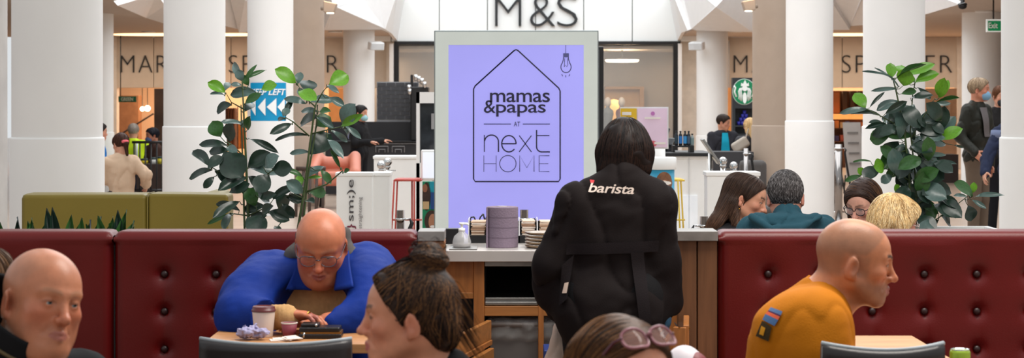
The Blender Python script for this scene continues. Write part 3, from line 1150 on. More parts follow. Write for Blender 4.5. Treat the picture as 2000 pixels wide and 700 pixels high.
e = block('display_counter', 657, 727, 337, 14.0, 0.14, 'white counter with sideways straightening lettering')
k = 14 / F
put(text('sideways_words', 'sm;)e', mat('grey_ink', (74, 70, 72), 0.5), (678 - 1000) * k, (695 - 1000) * k, HC - (432 - HY) * k, HC - (351 - HY) * k, 13.99, depth=0.004, vertical=True, offset=0.004), e)
put(text('sideways_words', '}', mat('maroon_ink', (120, 40, 62), 0.5), (677 - 1000) * k, (696 - 1000) * k, HC - (448 - HY) * k, HC - (438 - HY) * k, 13.99, depth=0.004, vertical=True, offset=0.01), e)
put(text('sideways_words', 'straightening', mat('pale_ink', (150, 146, 146), 0.5), (700 - 1000) * k, (709 - 1000) * k, HC - (447 - HY) * k, HC - (385 - HY) * k, 13.99, depth=0.004, vertical=True), e)
block('display_counter', 728.5, 761, 337, 14.15, 0.25, 'plain narrow white counter beside the straightening lettering')
block('display_counter', 730, 822, 305, 18.0, 0.3, 'tall white counter behind the chrome ball posts')


def ball_post(px, py, Y, label, r=0.04):
    q = P(px, py, Y)
    e = empty('ball_post', (q[0], Y, 0), label, 'post', 'chrome ball posts')
    MB().sphere((0, 0, q[2]), r).build('ball', M_chrome, e)
    MB().lathe([(0.02, 0.02), (0.02, q[2] - r * 0.8)], n=14).lathe([(0.026, q[2] - r * 1.3), (0.026, q[2] - r * 0.9)], n=14).build('post', M_chrome, e)
    MB().lathe([(0.14, 0), (0.14, 0.015), (0.02, 0.03)], n=24).build('foot', M_chrome, e)
    MB().box((0.05, 0, q[2] - r * 1.9), (0.05, 0.012, 0.012)).build('rope_hook', M_chrome, e)


ball_post(745, 323, 16.2, 'left of two chrome ball posts by the white counter')
ball_post(757, 317, 16.6, 'right of two chrome ball posts by the white counter')
ball_post(1412, 315, 14.2, 'larger chrome ball post before the tablet stand', 0.033)
ball_post(1433, 324, 14.75, 'smaller chrome ball post before the tablet stand', 0.033)


def stanchion(px, py, Y, label, r=0.021, hook=1, mm='dark_chrome'):
    q = P(px, py, Y)
    e = empty('barrier_post', (q[0], Y, 0), label, 'post', 'barrier posts')
    MB().lathe([(r, 0.02), (r, q[2])], n=18).build('pole', mat(mm, (104, 92, 84) if mm == 'dark_chrome' else (150, 146, 144), 0.15, 1.0), e)
    MB().lathe([(r * 1.25, q[2] - 0.055), (r * 1.25, q[2] - 0.042)], n=18).build('collar', M_chrome, e)
    MB().lathe([(0.15, 0), (0.15, 0.015), (r, 0.03)], n=24).build('foot', M_chrome, e)
    MB().tube([(hook * r, 0, q[2] - 0.048), (hook * (r + 0.025), 0, q[2] - 0.048)], 0.005).build('hook', M_chrome, e)
    if hook:
        a = hook * (r + 0.03)
        MB().tube([(a, 0, q[2] - 0.045), (a + hook * 0.012, 0, q[2] - 0.07), (a, 0, q[2] - 0.1), (a + hook * .03, 0, q[2] - 0.3), (a + hook * 0.12, 0.1, q[2] - 0.7)], [0.004, 0.011, 0.012, 0.014, 0.014]).build('rope_end', M_black, e)


stanchion(782, 411, 10.0, 'dark barrier post in front of the red stool')
stanchion(1024, 410, 9.6, 'barrier post behind the sugar packets')
stanchion(1375, 423, 9.4, 'barrier post beside the woman in the black blazer', hook=-1)
stanchion(1457, 290, 16.6, 'tall chrome barrier post before the coffee panel', mm='bright_post')
stanchion(1638, 282, 22.0, 'tall grey barrier post right of the hooded man', mm='bright_post', r=0.045)
stanchion(1629, 290, 25.0, 'thin dark barrier post beside the white column', r=0.03)


def stool(label, m, x0, x1, y0, Y, legs):
    k = Y / F
    e = empty('bar_stool', ((x0 + x1 - 2000) / 2 * k, Y + 0.15, 0), label, 'stool')
    zt = HC - (y0 - HY) * k
    put(MB().tube([P(x0, y0, Y), P(x1, y0, Y), (P(x1, y0, Y) + np.array([0, 0.3, 0])), (P(x0, y0, Y) + np.array([0, 0.3, 0])), P(x0, y0, Y)], 0.008).build('seat_frame', m), e)
    put(bx('seat', m, (x0 - 1000) * k + 0.01, (x1 - 1000) * k - 0.01, Y, Y + 0.3, zt - 0.006, zt + 0.012, bevel=0.004), e)
    for (a, b, yy) in legs:
        s_ = P(a, y0, Y)
        q = P(b, 450, Y)
        t = (s_ - q)
        q = s_ - t * (s_[2] / t[2])
        put(MB().tube([s_ + np.array([0, yy, 0]), q + np.array([0, yy, 0])], 0.0075).build('leg', m), e)
    zz = HC - (430 - HY) * k
    put(MB().tube([(P(x0 - 3, 430, Y)), P(x1 + 2, 430, Y)], 0.007).build('footrest', m), e)
    return e


stool('red metal bar stool frame by the white kiosk', mat('red_metal', (186, 66, 52), 0.4), 770, 822, 353, 15.6, ((770, 765, 0), (809, 809, 0), (801, 801, 0.3), (772, 768, 0.3)))
stool('yellow metal bar stool frame by the portrait drum', mat('yellow_metal', (222, 186, 60), 0.4), 1312, 1336, 353, 15.6, ((1324, 1328, 0), (1312, 1308, 0.3), (1336, 1341, 0.3)))

# white framed kiosk machine, tablet and portrait panels behind the totem's left edge
e = empty('kiosk_machine', ((833 - 1000) * 16.5 / F, 16.5, 0), 'white framed kiosk cabinet with dark glass left of the display', 'kiosk')
k = 16.5 / F
zt = HC - (180 - HY) * k
X0, X1 = (813 - 1000) * k, (866 - 1000) * k
put(MB().bbox(X0, X0 + 0.03, 16.5, 16.9, 0, zt).bbox(X1 - 0.03, X1, 16.5, 16.9, 0, zt).bbox(X0, X1, 16.5, 16.9, zt - 0.1, zt).bbox(X0, X1, 16.5, 16.9, 0, 0.95).build('cabinet', M_kiosk), e)
put(bx('dark_glass', mat('dark_glass', (58, 64, 70), 0.08, var=0.4, scale=8), X0 + 0.03, X1 - 0.03, 16.62, 16.64, 0.95, zt - 0.1), e)
put(bx('notice', mat('grey_notice', (176, 178, 180), 0.4), X0 + 0.13, X1 - 0.03, 16.6, 16.615, HC - (253 - HY) * k, HC - (222 - HY) * k), e)
e = empty('tablet', P(838, 323, 15.8), 'white tablet screen beside the lavender display', 'tablet')
e.location.z = 0
k = 15.8 / F
put(bx('frame', M_kiosk, (822 - 1000) * k, (864 - 1000) * k, 15.8, 15.83, HC - (353 - HY) * k, HC - (293 - HY) * k, bevel=0.012), e)
put(bx('screen', mat('pale_screen', (226, 232, 244), 0.2, emit=0.5, var=0.02), (826 - 1000) * k, (860 - 1000) * k, 15.79, 15.8, HC - (348 - HY) * k, HC - (299 - HY) * k), e)
put(MB().tube([P(850, 350, 15.85), P(850, 350, 15.85) * np.array([1, 1, 0])], 0.025).build('stand', M_steel), e)


def portrait(name, label, x0, x1, y0, y1, Y, bgc, hair, skin, split=False):
    k = Y / F
    e = empty(name, ((x0 + x1 - 2000) / 2 * k, Y, 0), label, 'poster')
    put(bx('board', mat('poster_' + str(bgc[0]) + str(bgc[2]), bgc, 0.5, emit=0.1), (x0 - 1000) * k, (x1 - 1000) * k, Y, Y + 0.06, 0.02 if not split else HC - (y1 - HY) * k, HC - (y0 - HY) * k), e)
    return e


def oval(name, cx, cy, rx, ry, Y, m, parent, n=20, a0=0, a1=360):
    k = Y / F
    pts = [((cx + rx * math.cos(math.radians(a0 + (a1 - a0) * i / n)) - 1000) * k, HC - (cy + ry * math.sin(math.radians(a0 + (a1 - a0) * i / n)) - HY) * k) for i in range(n)]
    return put(MB().prism(pts, Y - 0.003, Y).build(name, m), parent)


M_skin_p = mat('printed_skin', (176, 122, 92), 0.5, var=0.1, scale=20)
M_hair_p = mat('printed_dark_hair', (58, 38, 28), 0.5, var=0.3, scale=20)
M_lip_p = mat('printed_lips', (170, 60, 66), 0.5)
M_tooth_p = mat('printed_teeth', (240, 235, 230), 0.5)
e = portrait('portrait_poster', 'tall poster with two smiling women beside the white tablet', 825, 858, 355, 470, 15.0, (20, 128, 88), None, None)
flat('upper_picture', mat('poster_teal', (22, 150, 170), 0.5), 839, 858, 355, 409, 14.995, e)
oval('printed_hair', 833, 384, 8, 28, 14.99, M_hair_p, e)
oval('printed_face', 830, 368, 5, 8, 14.985, mat('printed_brown_skin', (146, 92, 66), 0.5), e)
flat('printed_coat', mat('printed_tan', (196, 164, 120), 0.5), 826, 838, 394, 409, 14.985, e)
flat('printed_jeans', mat('printed_blue', (30, 70, 130), 0.5), 841, 850, 376, 409, 14.985, e)
oval('printed_hair', 843, 432, 14, 21, 14.99, M_hair_p, e)
oval('printed_face', 845, 434, 8, 16, 14.985, M_skin_p, e)
oval('printed_smile', 845, 443, 5, 2.5, 14.98, M_tooth_p, e)

# black coffee stand with brick tile wall, far left kiosk
Yk = 30.0
kk = Yk / F


def X_(px, Y=Yk):
    return (px - 1000) * Y / F


def Z_(py, Y=Yk):
    return HC - (py - HY) * Y / F


M_blk = mat('black_laminate', (34, 34, 37), 0.45, var=0.08)
M_mort = mat('grey_mortar', (150, 150, 152), 0.8)
M_brk = mat('black_brick', (66, 67, 71), 0.35, var=0.25, scale=3)
e = empty('coffee_stand', (X_(727), Yk, 0), 'black coffee stand with a dark brick tile wall', 'stand')
cf_ = put(bx('counter_front', M_blk, X_(640), X_(818), Yk - 0.5, Yk - 0.42, 0.02, Z_(278, Yk - 0.5)), e)
bwall = put(bx('back_wall', M_mort, X_(733), X_(816), Yk + 0.3, Yk + 0.36, 0.02, Z_(160, Yk + 0.3)), e)
put(bx('middle_panel', M_blk, X_(640, Yk + .2), X_(818, Yk + .2), Yk + 0.2, Yk + 0.26, 0.02, Z_(238, Yk + 0.2)), e)
put(bx('worktop', M_black, X_(640), X_(820), Yk - 0.55, Yk + 0.2, Z_(278, Yk - .5), Z_(276, Yk - .5)), e)
bw, bh = 18.2 * kk, 8.1 * kk
row = 0
brick0 = None
for r in range(9):
    for c in range(-1, 6):
        a = X_(734) + (c + (0.5 if r % 2 else 0)) * bw
        a0, a1 = max(a, X_(733.5)), min(a + bw, X_(815.5))
        if a1 - a0 < bw * 0.2:
            continue
        zt = Z_(161, Yk + .3) - r * bh
        if brick0 is not None and abs(a1 - a0 - bw) < 1e-6:
            o = brick0.copy()
            COL.objects.link(o)
            o.location = (a0 - e.location[0], 0.28, zt - bh)
        else:
            o = MB().bbox(0.006, a1 - a0 - 0.006, 0, 0.03, 0.006, bh - 0.006).build('brick', M_brk, e, loc=(a0 - e.location[0], 0.28, zt - bh))
            if abs(a1 - a0 - bw) < 1e-6:
                brick0 = o
line_px('fret_line', [(728, 281), (817, 281)], 1.5, Yk - 0.52, M_mort, e)
for cx in (746, 778):
    line_px('fret_line', [(cx - 12, 298), (cx - 12, 286), (cx + 12, 286), (cx + 12, 298)], 1.4, Yk - 0.52, M_mort, e)
    line_px('fret_line', [(cx - 6, 298), (cx - 6, 292), (cx + 6, 292), (cx + 6, 298)], 1.4, Yk - 0.52, M_mort, e)
under(e, cf_, ('fret_line',))
under(e, bwall, ('brick',))
put(bx('menu_post', M_black, X_(801), X_(806), Yk + 0.1, Yk + 0.2, 0.2, Z_(146)), e)
e = empty('coffee_machine', (X_(820), Yk - 0.2, Z_(276, Yk - .5)), 'dark coffee machine with chrome fittings left of the display', 'coffee machine')
z0 = e.location.z
put(bx('body', M_black, X_(804), X_(838), Yk - 0.3, Yk + 0.15, z0, Z_(170), bevel=0.02), e)
for i, (a, b) in enumerate(((812, 152), (818, 155), (824, 159), (829, 166), (799, 172), (800, 180))):
    put(MB().lathe([(0.02, -0.05), (0.035, 0), (0.03, 0.05)], c=P(a, b, Yk - 0.32) * np.array([1, 1, 1]), n=12).build('chrome_fitting', M_chrome), e)
# far dark body of the stand behind, white light strip and pendant cable
# salmon tub chair and fret screen by the stand
e = empty('tub_chair', (X_(655, 26), 26, 0), 'salmon leather tub chair by the black coffee stand', 'chair')
M_sal = mat('salmon_leather', (186, 112, 90), 0.45, var=0.08)
s_ = SDF().frame(None, (X_(655, 26), 26, 0))
s_.cone((-0.26, 0.2, 0.62), (0.24, 0.24, 0.62), 0.1, k=0.05).cone((-0.3, -0.2, 0.55), (-0.26, 0.22, 0.72), 0.08, k=0.06).cone((0.3, -0.2, 0.5), (0.26, 0.22, 0.72), 0.08, k=0.06)
s_.box((0, 0, 0.42), (0.28, 0.26, 0.1), 0.05, k=0.05)
s_.build('shell', M_sal, 0.02, e)
for a, b in ((-0.2, -0.2), (0.2, -0.2), (-0.2, 0.2), (0.2, 0.2)):
    MB().tube([(a, b, 0.35), (a * 1.2, b * 1.2, 0)], 0.018).build('leg', M_black, e)
e = empty('fret_screen', (X_(610, 34), 34, 0), 'pale screen with dark fret pattern behind the tall stem', 'screen')
put(bx('panel', mat('screen_cream', (206, 198, 190), 0.6), X_(576, 34), X_(645, 34), 34, 34.05, 0, Z_(278, 34)), e)
for q in ([(580, 281), (640, 281)], [(580, 300), (612, 300)], [(596, 281), (596, 318)], [(612, 300), (612, 340)], [(624, 281), (624, 300), (640, 300)], [(586, 318), (640, 318)], [(630, 318), (630, 350)], [(580, 340), (618, 340)]):
    line_px('fret_line', q, 1.6, 33.97, M_letter, e)
e = empty('slat_bench', (X_(600, 24), 24, 0), 'dark slatted bench back behind the tall stem', 'bench')
for i in range(5):
    put(MB().tube([P(580 + i * 13, 330, 24), P(577 + i * 13, 480, 24)], 0.02).build('slat', mat('slat_brown', (64, 48, 40), 0.5)), e)
put(MB().tube([P(578, 330, 24), P(636, 330, 24)], 0.03).build('top_rail', mat('slat_brown', (64, 48, 40))), e)

# railing at far left behind the girl
e = empty('railing', (X_(300, 27), 27, 0), 'black metal railing behind the girl in beige', 'railing')
put(MB().tube([P(258, 278, 27), P(345, 278, 27)], 0.02).build('top_rail', M_black), e)
put(MB().tube([P(258, 372, 27), P(345, 372, 27)], 0.02).build('bottom_rail', M_black), e)
for i in range(8):
    a = 262 + i * 11
    put(MB().tube([P(a, 278, 27), (*P(a, 278, 27)[:2], 0)], 0.012).build('baluster', M_black), e)
for i, (a, b, c_, lab) in enumerate(((282, 320, (214, 190, 40), 'yellow tub on the trolley behind the railing'), (300, 318, (216, 218, 214), 'white tub on the trolley behind the railing'), (314, 316, (208, 196, 60), 'yellow bottle on the trolley behind the railing'))):
    q = P(a, b, 28.2)
    e = empty('cleaning_tub', (q[0], 28.2, 0.55), lab, 'tub', 'cleaning tubs')
    MB().lathe([(0.05, 0), (0.06, q[2] - 0.5)], n=14).build('tub', mat('tub_%d' % i, c_, 0.5), e)
    MB().lathe([(0.062, q[2] - 0.5), (0.05, q[2] - 0.47)], n=14).build('lid', mat('tub_lid', (40, 60, 60), 0.5), e)
o = bx('cleaning_trolley', mat('trolley_dark', (48, 34, 28), 0.6, var=0.2), X_(272, 28.2), X_(345, 28.2), 28.0, 28.5, 0, 0.55)
tag(o, 'dark low trolley behind the black railing', 'trolley')

# ------------------------------------------------------------------ right kiosk
e = block('kiosk_counter', 1272, 1381, 305, 17.0, 0.8, 'white kiosk counter with a black worktop under the bottles')
k = 17 / F
put(bx('worktop', M_black, X_(1268, 17), X_(1392, 17), 16.95, 17.9, Z_(305, 17), Z_(299, 17)), e)
put(bx('side_panel', mat('kiosk_grey', (214, 214, 214), 0.4), X_(1345, 17), X_(1346, 17), 16.985, 17.0, 0.1, Z_(308, 17)), e)
put(bx('lit_panel', mat('pale_lit_panel', (236, 240, 244), 0.3, emit=0.15), X_(1316, 17), X_(1362, 17), 16.985, 17.0, 0.1, Z_(382, 17)), e)
block('kiosk_counter', 1381, 1483, 336, 12.6, 0.2, 'white counter block behind the woman in the black blazer')
M_pinkp = mat('pink_print', (222, 196, 216), 0.4, var=0.05, emit=0.12)
e = empty('notice_board', (X_(1258, 16), 16.0, 0), 'pink and yellow notice board beside the barista', 'notice board')
flat('board', mat('board_white', (236, 236, 238), 0.4), 1211, 1305, 209, 291, 16.0, e, 0.03)
pk_ = flat('pink_sheet', M_pinkp, 1245, 1303, 212, 288, 15.965, e)
flat('yellow_sheet', mat('yellow_print', (216, 176, 40), 0.4, var=0.05, emit=0.1), 1212, 1243.5, 212, 276, 15.965, e)
M_pal = mat('pale_print', (244, 238, 230), 0.5)
for a, b, c_, d in ((1219, 230, 1238, 233), (1215, 219, 1233, 225), (1222, 245, 1240, 246)):
    flat('printed_line', M_pal, a, b if False else c_, b, d, 15.955, e)
for a, c_, b, d in ((1259, 1290, 229, 232.5), (1278, 1300, 278, 282)):
    flat('printed_line', M_pal, a, c_, b, d, 15.955, e)
oval('printed_badge', 1275, 222, 4, 4, 15.955, mat('violet_print', (196, 120, 190), 0.5), e)
oval('printed_bloom', 1274, 281, 9, 6, 15.955, mat('rose_print', (214, 96, 110), 0.5), e)
oval('printed_bloom', 1262, 276, 6, 6, 15.955, mat('rose_print2', (226, 130, 170), 0.5), e)
under(e, pk_, ('printed_',))
q = P(1283, 300, 16.1)
e.location.y = 16.0
put(MB().lathe([(0.075, 0), (0.075, Z_(288, 16.1))], c=(q[0], 16.12, 0), n=28).build('pedestal', M_kiosk), e)
e = empty('portrait_drum', (X_(1290, 14), 14.1, 0), 'white capped drum wrapped with a smiling portrait', 'drum')
zc = Z_(332, 14)
MB().lathe([(0.115, 0), (0.115, zc)], n=40).build('drum', mat('drum_blue', (60, 160, 196), 0.4), e)
MB().lathe([(0.125, zc), (0.13, zc + 0.005), (0.13, Z_(309, 14)), (0.12, Z_(308, 14))], n=40).build('cap', M_kiosk, e)
for nm, m_, cx, cy, rx, ry, dep in (('printed_hair', mat('printed_brown_hair', (130, 88, 60), 0.5, var=0.3, scale=30), 1297, 358, 17, 22, 0.1165), ('printed_face', mat('printed_pale_skin', (226, 178, 156), 0.5), 1297, 392, 15, 40, 0.118),
                                    ('printed_band', M_pal, 1297, 358, 15, 4, 0.1195), ('printed_lips', M_lip_p, 1301, 414, 5, 3.5, 0.1195), ('printed_brow', M_hair_p, 1303, 376, 5, 1.2, 0.1195), ('printed_lash', M_hair_p, 1303, 384, 4, 1.5, 0.1195)):
    k = 14 / F
    mb = MB()
    n = 12
    for i in range(n):
        u0, u1 = -1 + 2 * i / n, -1 + 2 * (i + 1) / n
        vs_ = []
        for u, sg in ((u0, -1), (u1, -1), (u1, 1), (u0, 1)):
            x = np.clip((cx + u * rx - 1290) * k, -0.112, 0.112)
            h = ry * math.sqrt(max(1 - u * u, 0)) * sg
            vs_.append((x, -math.sqrt(dep ** 2 - x * x), HC - (cy + h - HY) * k))
        mb.add(vs_, [(0, 1, 2, 3)])
    mb.build(nm, m_, e)
# bottles and trays on the black worktop
M_bot = mat('dark_bottle', (30, 34, 40), 0.2)
zw = Z_(299, 17)
e = empty('bottle_rack', (X_(1350, 17), 17.3, zw), 'small dark rack on the black kiosk worktop', 'rack')
put(MB().bbox(X_(1318, 17), X_(1360, 17), 17.2, 17.4, Z_(289, 17), Z_(286, 17)).bbox(X_(1318, 17), X_(1322, 17), 17.2, 17.4, zw, Z_(289, 17)).bbox(X_(1352, 17), X_(1360, 17), 17.2, 17.4, zw, Z_(289, 17)).build('shelf', M_black), e)
zs = Z_(286, 17)
for i, (px, cc) in enumerate(((1321, (40, 60, 70)), (1329, (50, 120, 190)), (1338, (60, 150, 210)), (1345, (70, 90, 110)), (1352, (120, 140, 140)))):
    o = empty('bottle', (X_(px, 17.3), 17.3, zs), ['leftmost dark bottle on the kiosk rack', 'first blue banded bottle on the kiosk rack', 'bright blue banded bottle on the kiosk rack', 'grey banded bottle on the kiosk rack', 'clear bottle at the right of the kiosk rack'][i], 'bottle', 'bottles on the kiosk rack')
    h = 0.125 if i < 4 else 0.1
    MB().lathe([(0.016, 0), (0.017, 0.01), (0.017, h * 0.8), (0.008, h * 0.9), (0.008, h)], n=14).build('body', M_bot if i < 4 else mat('clear_bottle', (140, 150, 150), 0.1), o)
    MB().lathe([(0.0175, h * 0.15), (0.0175, h * 0.7)], n=14, cap=False).build('band', mat('band_%d' % i, cc, 0.4), o)
    MB().lathe([(0.01, h), (0.01, h + 0.012)], n=10).build('cap', M_black, o)
e = empty('tablet_stand', (X_(1400, 15), 15.0, 0), 'slanted silver tablet on a chrome pole', 'tablet')
a, b = P(1371, 272, 15), P(1404, 320, 15)
R = basis(nrm(np.cross(b - a, (0, 1, 0))), (0, 1, 0))
put(MB().box((a + b) / 2, (np.linalg.norm(b - a), 0.02, 0.2), R=np.stack([nrm(b - a), nrm(np.cross((0, 1, 0), b - a)), (0, 1, 0)], 1)).build('tablet_body', M_steel, bevel=0.004), e)
put(MB().tube([P(1387, 300, 15), (*P(1387, 300, 15)[:2], 0.02)], 0.018).build('pole', M_chrome), e)
put(MB().lathe([(0.15, 0), (0.15, 0.015), (0.02, 0.03)], c=(*P(1387, 300, 15)[:2], 0), n=24).build('foot', M_chrome), e)
e = empty('ribbed_chair', (X_(1470, 18), 18.0, 0), 'dark grey ribbed chair back behind the chrome post', 'chair')
s_ = SDF().frame(None, (X_(1470, 18), 18, 0)).box((0, 0, 0.76), (0.135, 0.05, 0.17), 0.05).box((0, -0.2, 0.45), (0.14, 0.2, 0.05), 0.04)
s_.build('padded_shell', mat('grey_rib', (84, 80, 78), 0.8), 0.012, e, disp=lambda Q: 0.004 * np.sin(Q[:, 0] * 230))
for a, b in ((-0.12, -0.35), (0.12, -0.35), (-0.12, 0), (0.12, 0)):
    MB().tube([(a, b, 0.42), (a, b, 0)], 0.012).build('leg', M_black, e)
for i, (px, py) in enumerate(((1298, 270), (1308, 281))):
    q = P(px, py, 17.6)
    e = empty('coffee_grinder', (q[0], 17.6, zw), ['tall dark grinder half behind the pink notice board', 'short grey grinder behind the pink notice board'][i], 'grinder')
    h = Z_(250 + 20 * i, 17.6) - zw
    MB().lathe([(0.05, 0), (0.05, h * 0.45), (0.025, h * 0.5), (0.055, h * 0.95), (0.05, h)], n=18).build('hopper', mat('grinder_%d' % i, (70 + 30 * i, 72 + 30 * i, 74 + 30 * i), 0.3), e)
    MB().box((0, -0.05, h * 0.4), (0.04, 0.05, 0.03)).build('spout', M_black, e)

# coffee logo panel
Yl = 33.0
e = empty('emblem_display', (X_(1452, Yl), Yl, 0), 'tall black panel with a round green and white emblem', 'panel')
put(bx('panel', mat('panel_black', (38, 42, 46), 0.5), X_(1431, Yl), X_(1478, Yl), Yl, Yl + 0.22, Z_(212, Yl), Z_(152, Yl)), e)
put(bx('panel', mat('panel_black', (38, 42, 46), 0.5), X_(1431, Yl), X_(1436, Yl), Yl, Yl + 0.22, 0, Z_(212, Yl)), e)
put(bx('panel', mat('panel_black', (38, 42, 46), 0.5), X_(1436, Yl), X_(1478, Yl), Yl + 0.22, Yl + 0.223, 0, Z_(212, Yl)), e)
put(bx('shelf', mat('panel_black', (38, 42, 46), 0.5), X_(1436, Yl), X_(1478, Yl), Yl, Yl + 0.22, Z_(248, Yl), Z_(245, Yl)), e)
put(bx('lower_panel', mat('panel_black', (38, 42, 46), 0.5), X_(1436, Yl), X_(1478, Yl), Yl + .02, Yl + 0.22, 0, Z_(262, Yl)), e)
M_lg = mat('logo_green', (0, 128, 82), 0.5)
M_lw = mat('logo_white', (238, 242, 238), 0.5)
cx, cy = 1453.5, 179.5
oval('emblem_ring', cx, cy, 23, 25.5, Yl - 0.01, M_lw, e, 40)
ed_ = oval('emblem_disc', cx, cy, 22, 24.5, Yl - 0.02, M_lg, e, 40)
oval('emblem_face', cx + 1, cy - 7, 5, 6, Yl - 0.04, M_lw, e)
for sg in (-1, 1):
    for j, w_ in enumerate((7, 9.5, 12)):
        line_px('emblem_hair', [(cx + 1 + sg * (w_ - 3), cy - 9 + j), (cx + 1 + sg * w_, cy - 1), (cx + 1 + sg * (w_ - 1.5), cy + 8), (cx + 1 + sg * w_, cy + 18 - j * 2)], 2.0, Yl - 0.03, M_lw, e, depth=0.3)
    line_px('emblem_tail', [(cx + sg * 20, cy - 12), (cx + sg * 17, cy - 8), (cx + sg * 19, cy), (cx + sg * 15, cy + 10)], 3.2, Yl - 0.03, M_lw, e, depth=0.3)
oval('emblem_body', cx + 1, cy + 12, 4, 11, Yl - 0.035, M_lw, e)
k = Yl / F
crown = [(-8, -11), (-7, -18), (-4, -15), (0, -23), (4, -15), (7, -18), (8, -11)]
put(MB().prism([((cx + 1 + a - 1000) * k, HC - (cy + b - HY) * k) for a, b in crown][::-1], Yl - 0.045, Yl - 0.03).build('emblem_crown', M_lw), e)
under(e, ed_, ('emblem_hair', 'emblem_tail', 'emblem_body', 'emblem_crown', 'emblem_face'))
M_cup = mat('blue_cup', (44, 46, 150), 0.5)
n_ = 0
for r, pxs in enumerate(((1443, 1450, 1457, 1464), (1447, 1454, 1461), (1450.5, 1457.5), (1454,))):
    for px in pxs:
        o = MB().lathe([(0.028, 0), (0.031, 0.066)], n=14).build('blue_cup', M_cup, loc=(X_(px, Yl + 0.1), Yl + 0.1, Z_(245, Yl) + r * 0.067))
        n_ += 1
        tag(o, 'blue cup in the pyramid under the emblem, %s row, %s from left' % (['bottom', 'second', 'third', 'top'][r], ['first', 'second', 'third', 'fourth'][pxs.index(px)]), 'cup', 'blue cups under the emblem')
o = bx('service_counter', mat('counter_charcoal', (46, 46, 50), 0.5), X_(1393, 26), X_(1472, 26), 26, 26.6, 0, Z_(297, 26))
tag(o, 'charcoal service counter before the man in a turquoise shirt', 'counter')
# ------------------------------------------------------------------ foreground: banquettes
YB = 6.6
sB = F / YB
M_leather = mat('red_leather', (92, 14, 12), 0.36, var=0.10, scale=3.0, bump=0.06, bscale=220, spec=0.36)
M_button = mat('button_leather', (44, 22, 20), 0.4)


def banquette(px0, px1, cols, label, rows=(537, 610, 684, 758)):
    x0, x1 = (px0 - 1000) / sB, (px1 - 1000) / sB
    top, bot, th, rr = 1.036, 0.40, 0.16, 0.035
    e = empty('banquette', ((x0 + x1) / 2, YB, 0), label, 'bench', 'red tufted banquettes')
    bt = [((c - 1000) / sB, HC - (r - HY) / sB) for c in cols for r in rows]
    nu = int((x1 - x0) / 0.0125)
    prof = []
    for i in range(56):
        prof.append((0.0, bot + (top - rr - bot) * i / 56, 1))
    for i in range(9):
        a = math.pi / 2 * i / 8
        prof.append((rr - rr * math.cos(a), top - rr + rr * math.sin(a), 0))
    for i in range(1, 5):
        prof.append((rr + (th - 2 * rr) * i / 4, top, 0))
    for i in range(1, 9):
        a = math.pi / 2 * i / 8
        prof.append((th - rr + rr * math.sin(a), top - rr + rr * math.cos(a), 0))
    prof.append((th, bot, 0))
    U = x0 + (x1 - x0) * np.arange(nu + 1) / nu
    pr = np.array(prof)
    X = np.repeat(U[:, None], len(pr), 1)
    Y = YB + np.repeat(pr[None, :, 0], nu + 1, 0)
    Z = np.repeat(pr[None, :, 1], nu + 1, 0)
    fm = np.repeat(pr[None, :, 2], nu + 1, 0)
    D = np.zeros_like(X)
    for bx_, bz in bt:
        r2 = (X - bx_) ** 2 + (Z - bz) ** 2
        D += 0.020 * np.exp(-r2 / (2 * 0.016 ** 2)) + 0.009 * np.exp(-r2 / (2 * 0.045 ** 2))
    for c in cols:
        bx_ = (c - 1000) / sB
        zt = HC - (rows[0] - HY) / sB
        D += 0.006 * np.exp(-(X - bx_) ** 2 / (2 * 0.012 ** 2)) * np.clip((zt + 0.03 - Z) / 0.04, 0, 1)
    D += 0.004 * vnoise(np.stack([X.ravel(), Y.ravel() * 0, Z.ravel()], 1), 9.0).reshape(X.shape)
    # rounded ends
    ed = np.minimum(X - x0, x1 - X)
    end = np.where(ed < 0.03, 0.03 - np.sqrt(np.maximum(0.03 ** 2 - (0.03 - ed) ** 2, 0)), 0)
    Y = Y + D * fm + end * fm
    Z = Z - end * (1 - fm) * (pr[None, :, 1] > top - 0.02) * 0.6
    V = np.stack([X, Y, Z], -1).reshape(-1, 3)
    m = len(pr)
    i, j = np.meshgrid(np.arange(nu), np.arange(m - 1), indexing='ij')
    a = (i * m + j).ravel()
    fq = np.stack([a, a + m, a + m + 1, a + 1], 1)
    raw_mesh('back_cushion', V, fq, M_leather, e)
    put(MB().bbox(x0 + 0.005, x1 - 0.005, YB + 0.05, YB + th - 0.01, 0.02, top - 0.06).build('back_frame', M_black), e)
    for bx_, bz in bt:
        put(MB().sphere((bx_, YB + 0.022, bz), (0.0135, 0.010, 0.0135), 14, 8).build('button', M_button), e)
    put(bx('seat_cushion', M_leather, x0 + 0.004, x1 - 0.004, YB - 0.5, YB + 0.02, 0.34, 0.46, bevel=0.03), e)
    put(bx('seat_base', M_black, x0 + 0.01, x1 - 0.01, YB - 0.44, YB + 0.1, 0.0, 0.34), e)
    return e


banquette(-380, 218.5, (-288, -187, -85, 16, 117), 'red leather banquette section at the far left, behind the bald man')
banquette(221.5, 814, (319, 420, 521, 622, 723), 'red buttoned banquette section behind the man in the blue jacket')
banquette(1404, 2330, (1502, 1604, 1706, 1808, 1911, 2013, 2115, 2217), 'red buttoned banquette section behind the man in mustard')

# ------------------------------------------------------------------ waiter station between the banquettes
M_oak = wood('oak', (156, 98, 50), 2)
M_oakh = wood('oak_rail', (158, 102, 52), 0)
M_walnut = wood('walnut', (112, 74, 48), 2)
M_stone = mat('grey_stone_ledge', (128, 124, 120), 0.3, var=0.25, scale=14)
M_top = mat('steel_worktop', (196, 190, 186), 0.3, 0.3, var=0.05)
Yw = 6.98


def xs_(px, Y):
    return (px - 1000) / F * Y


def zs_(py, Y):
    return HC - (py - HY) / F * Y


e = empty('service_station', (xs_(1100, 7), 7.0, 0), 'oak waiter station between the two red banquettes', 'cabinet')


def sp_(name, m, x0, x1, y0, y1, z0, z1, b=0.003):
    return put(bx(name, m, x0, x1, y0, y1, z0, z1, bevel=b), e)


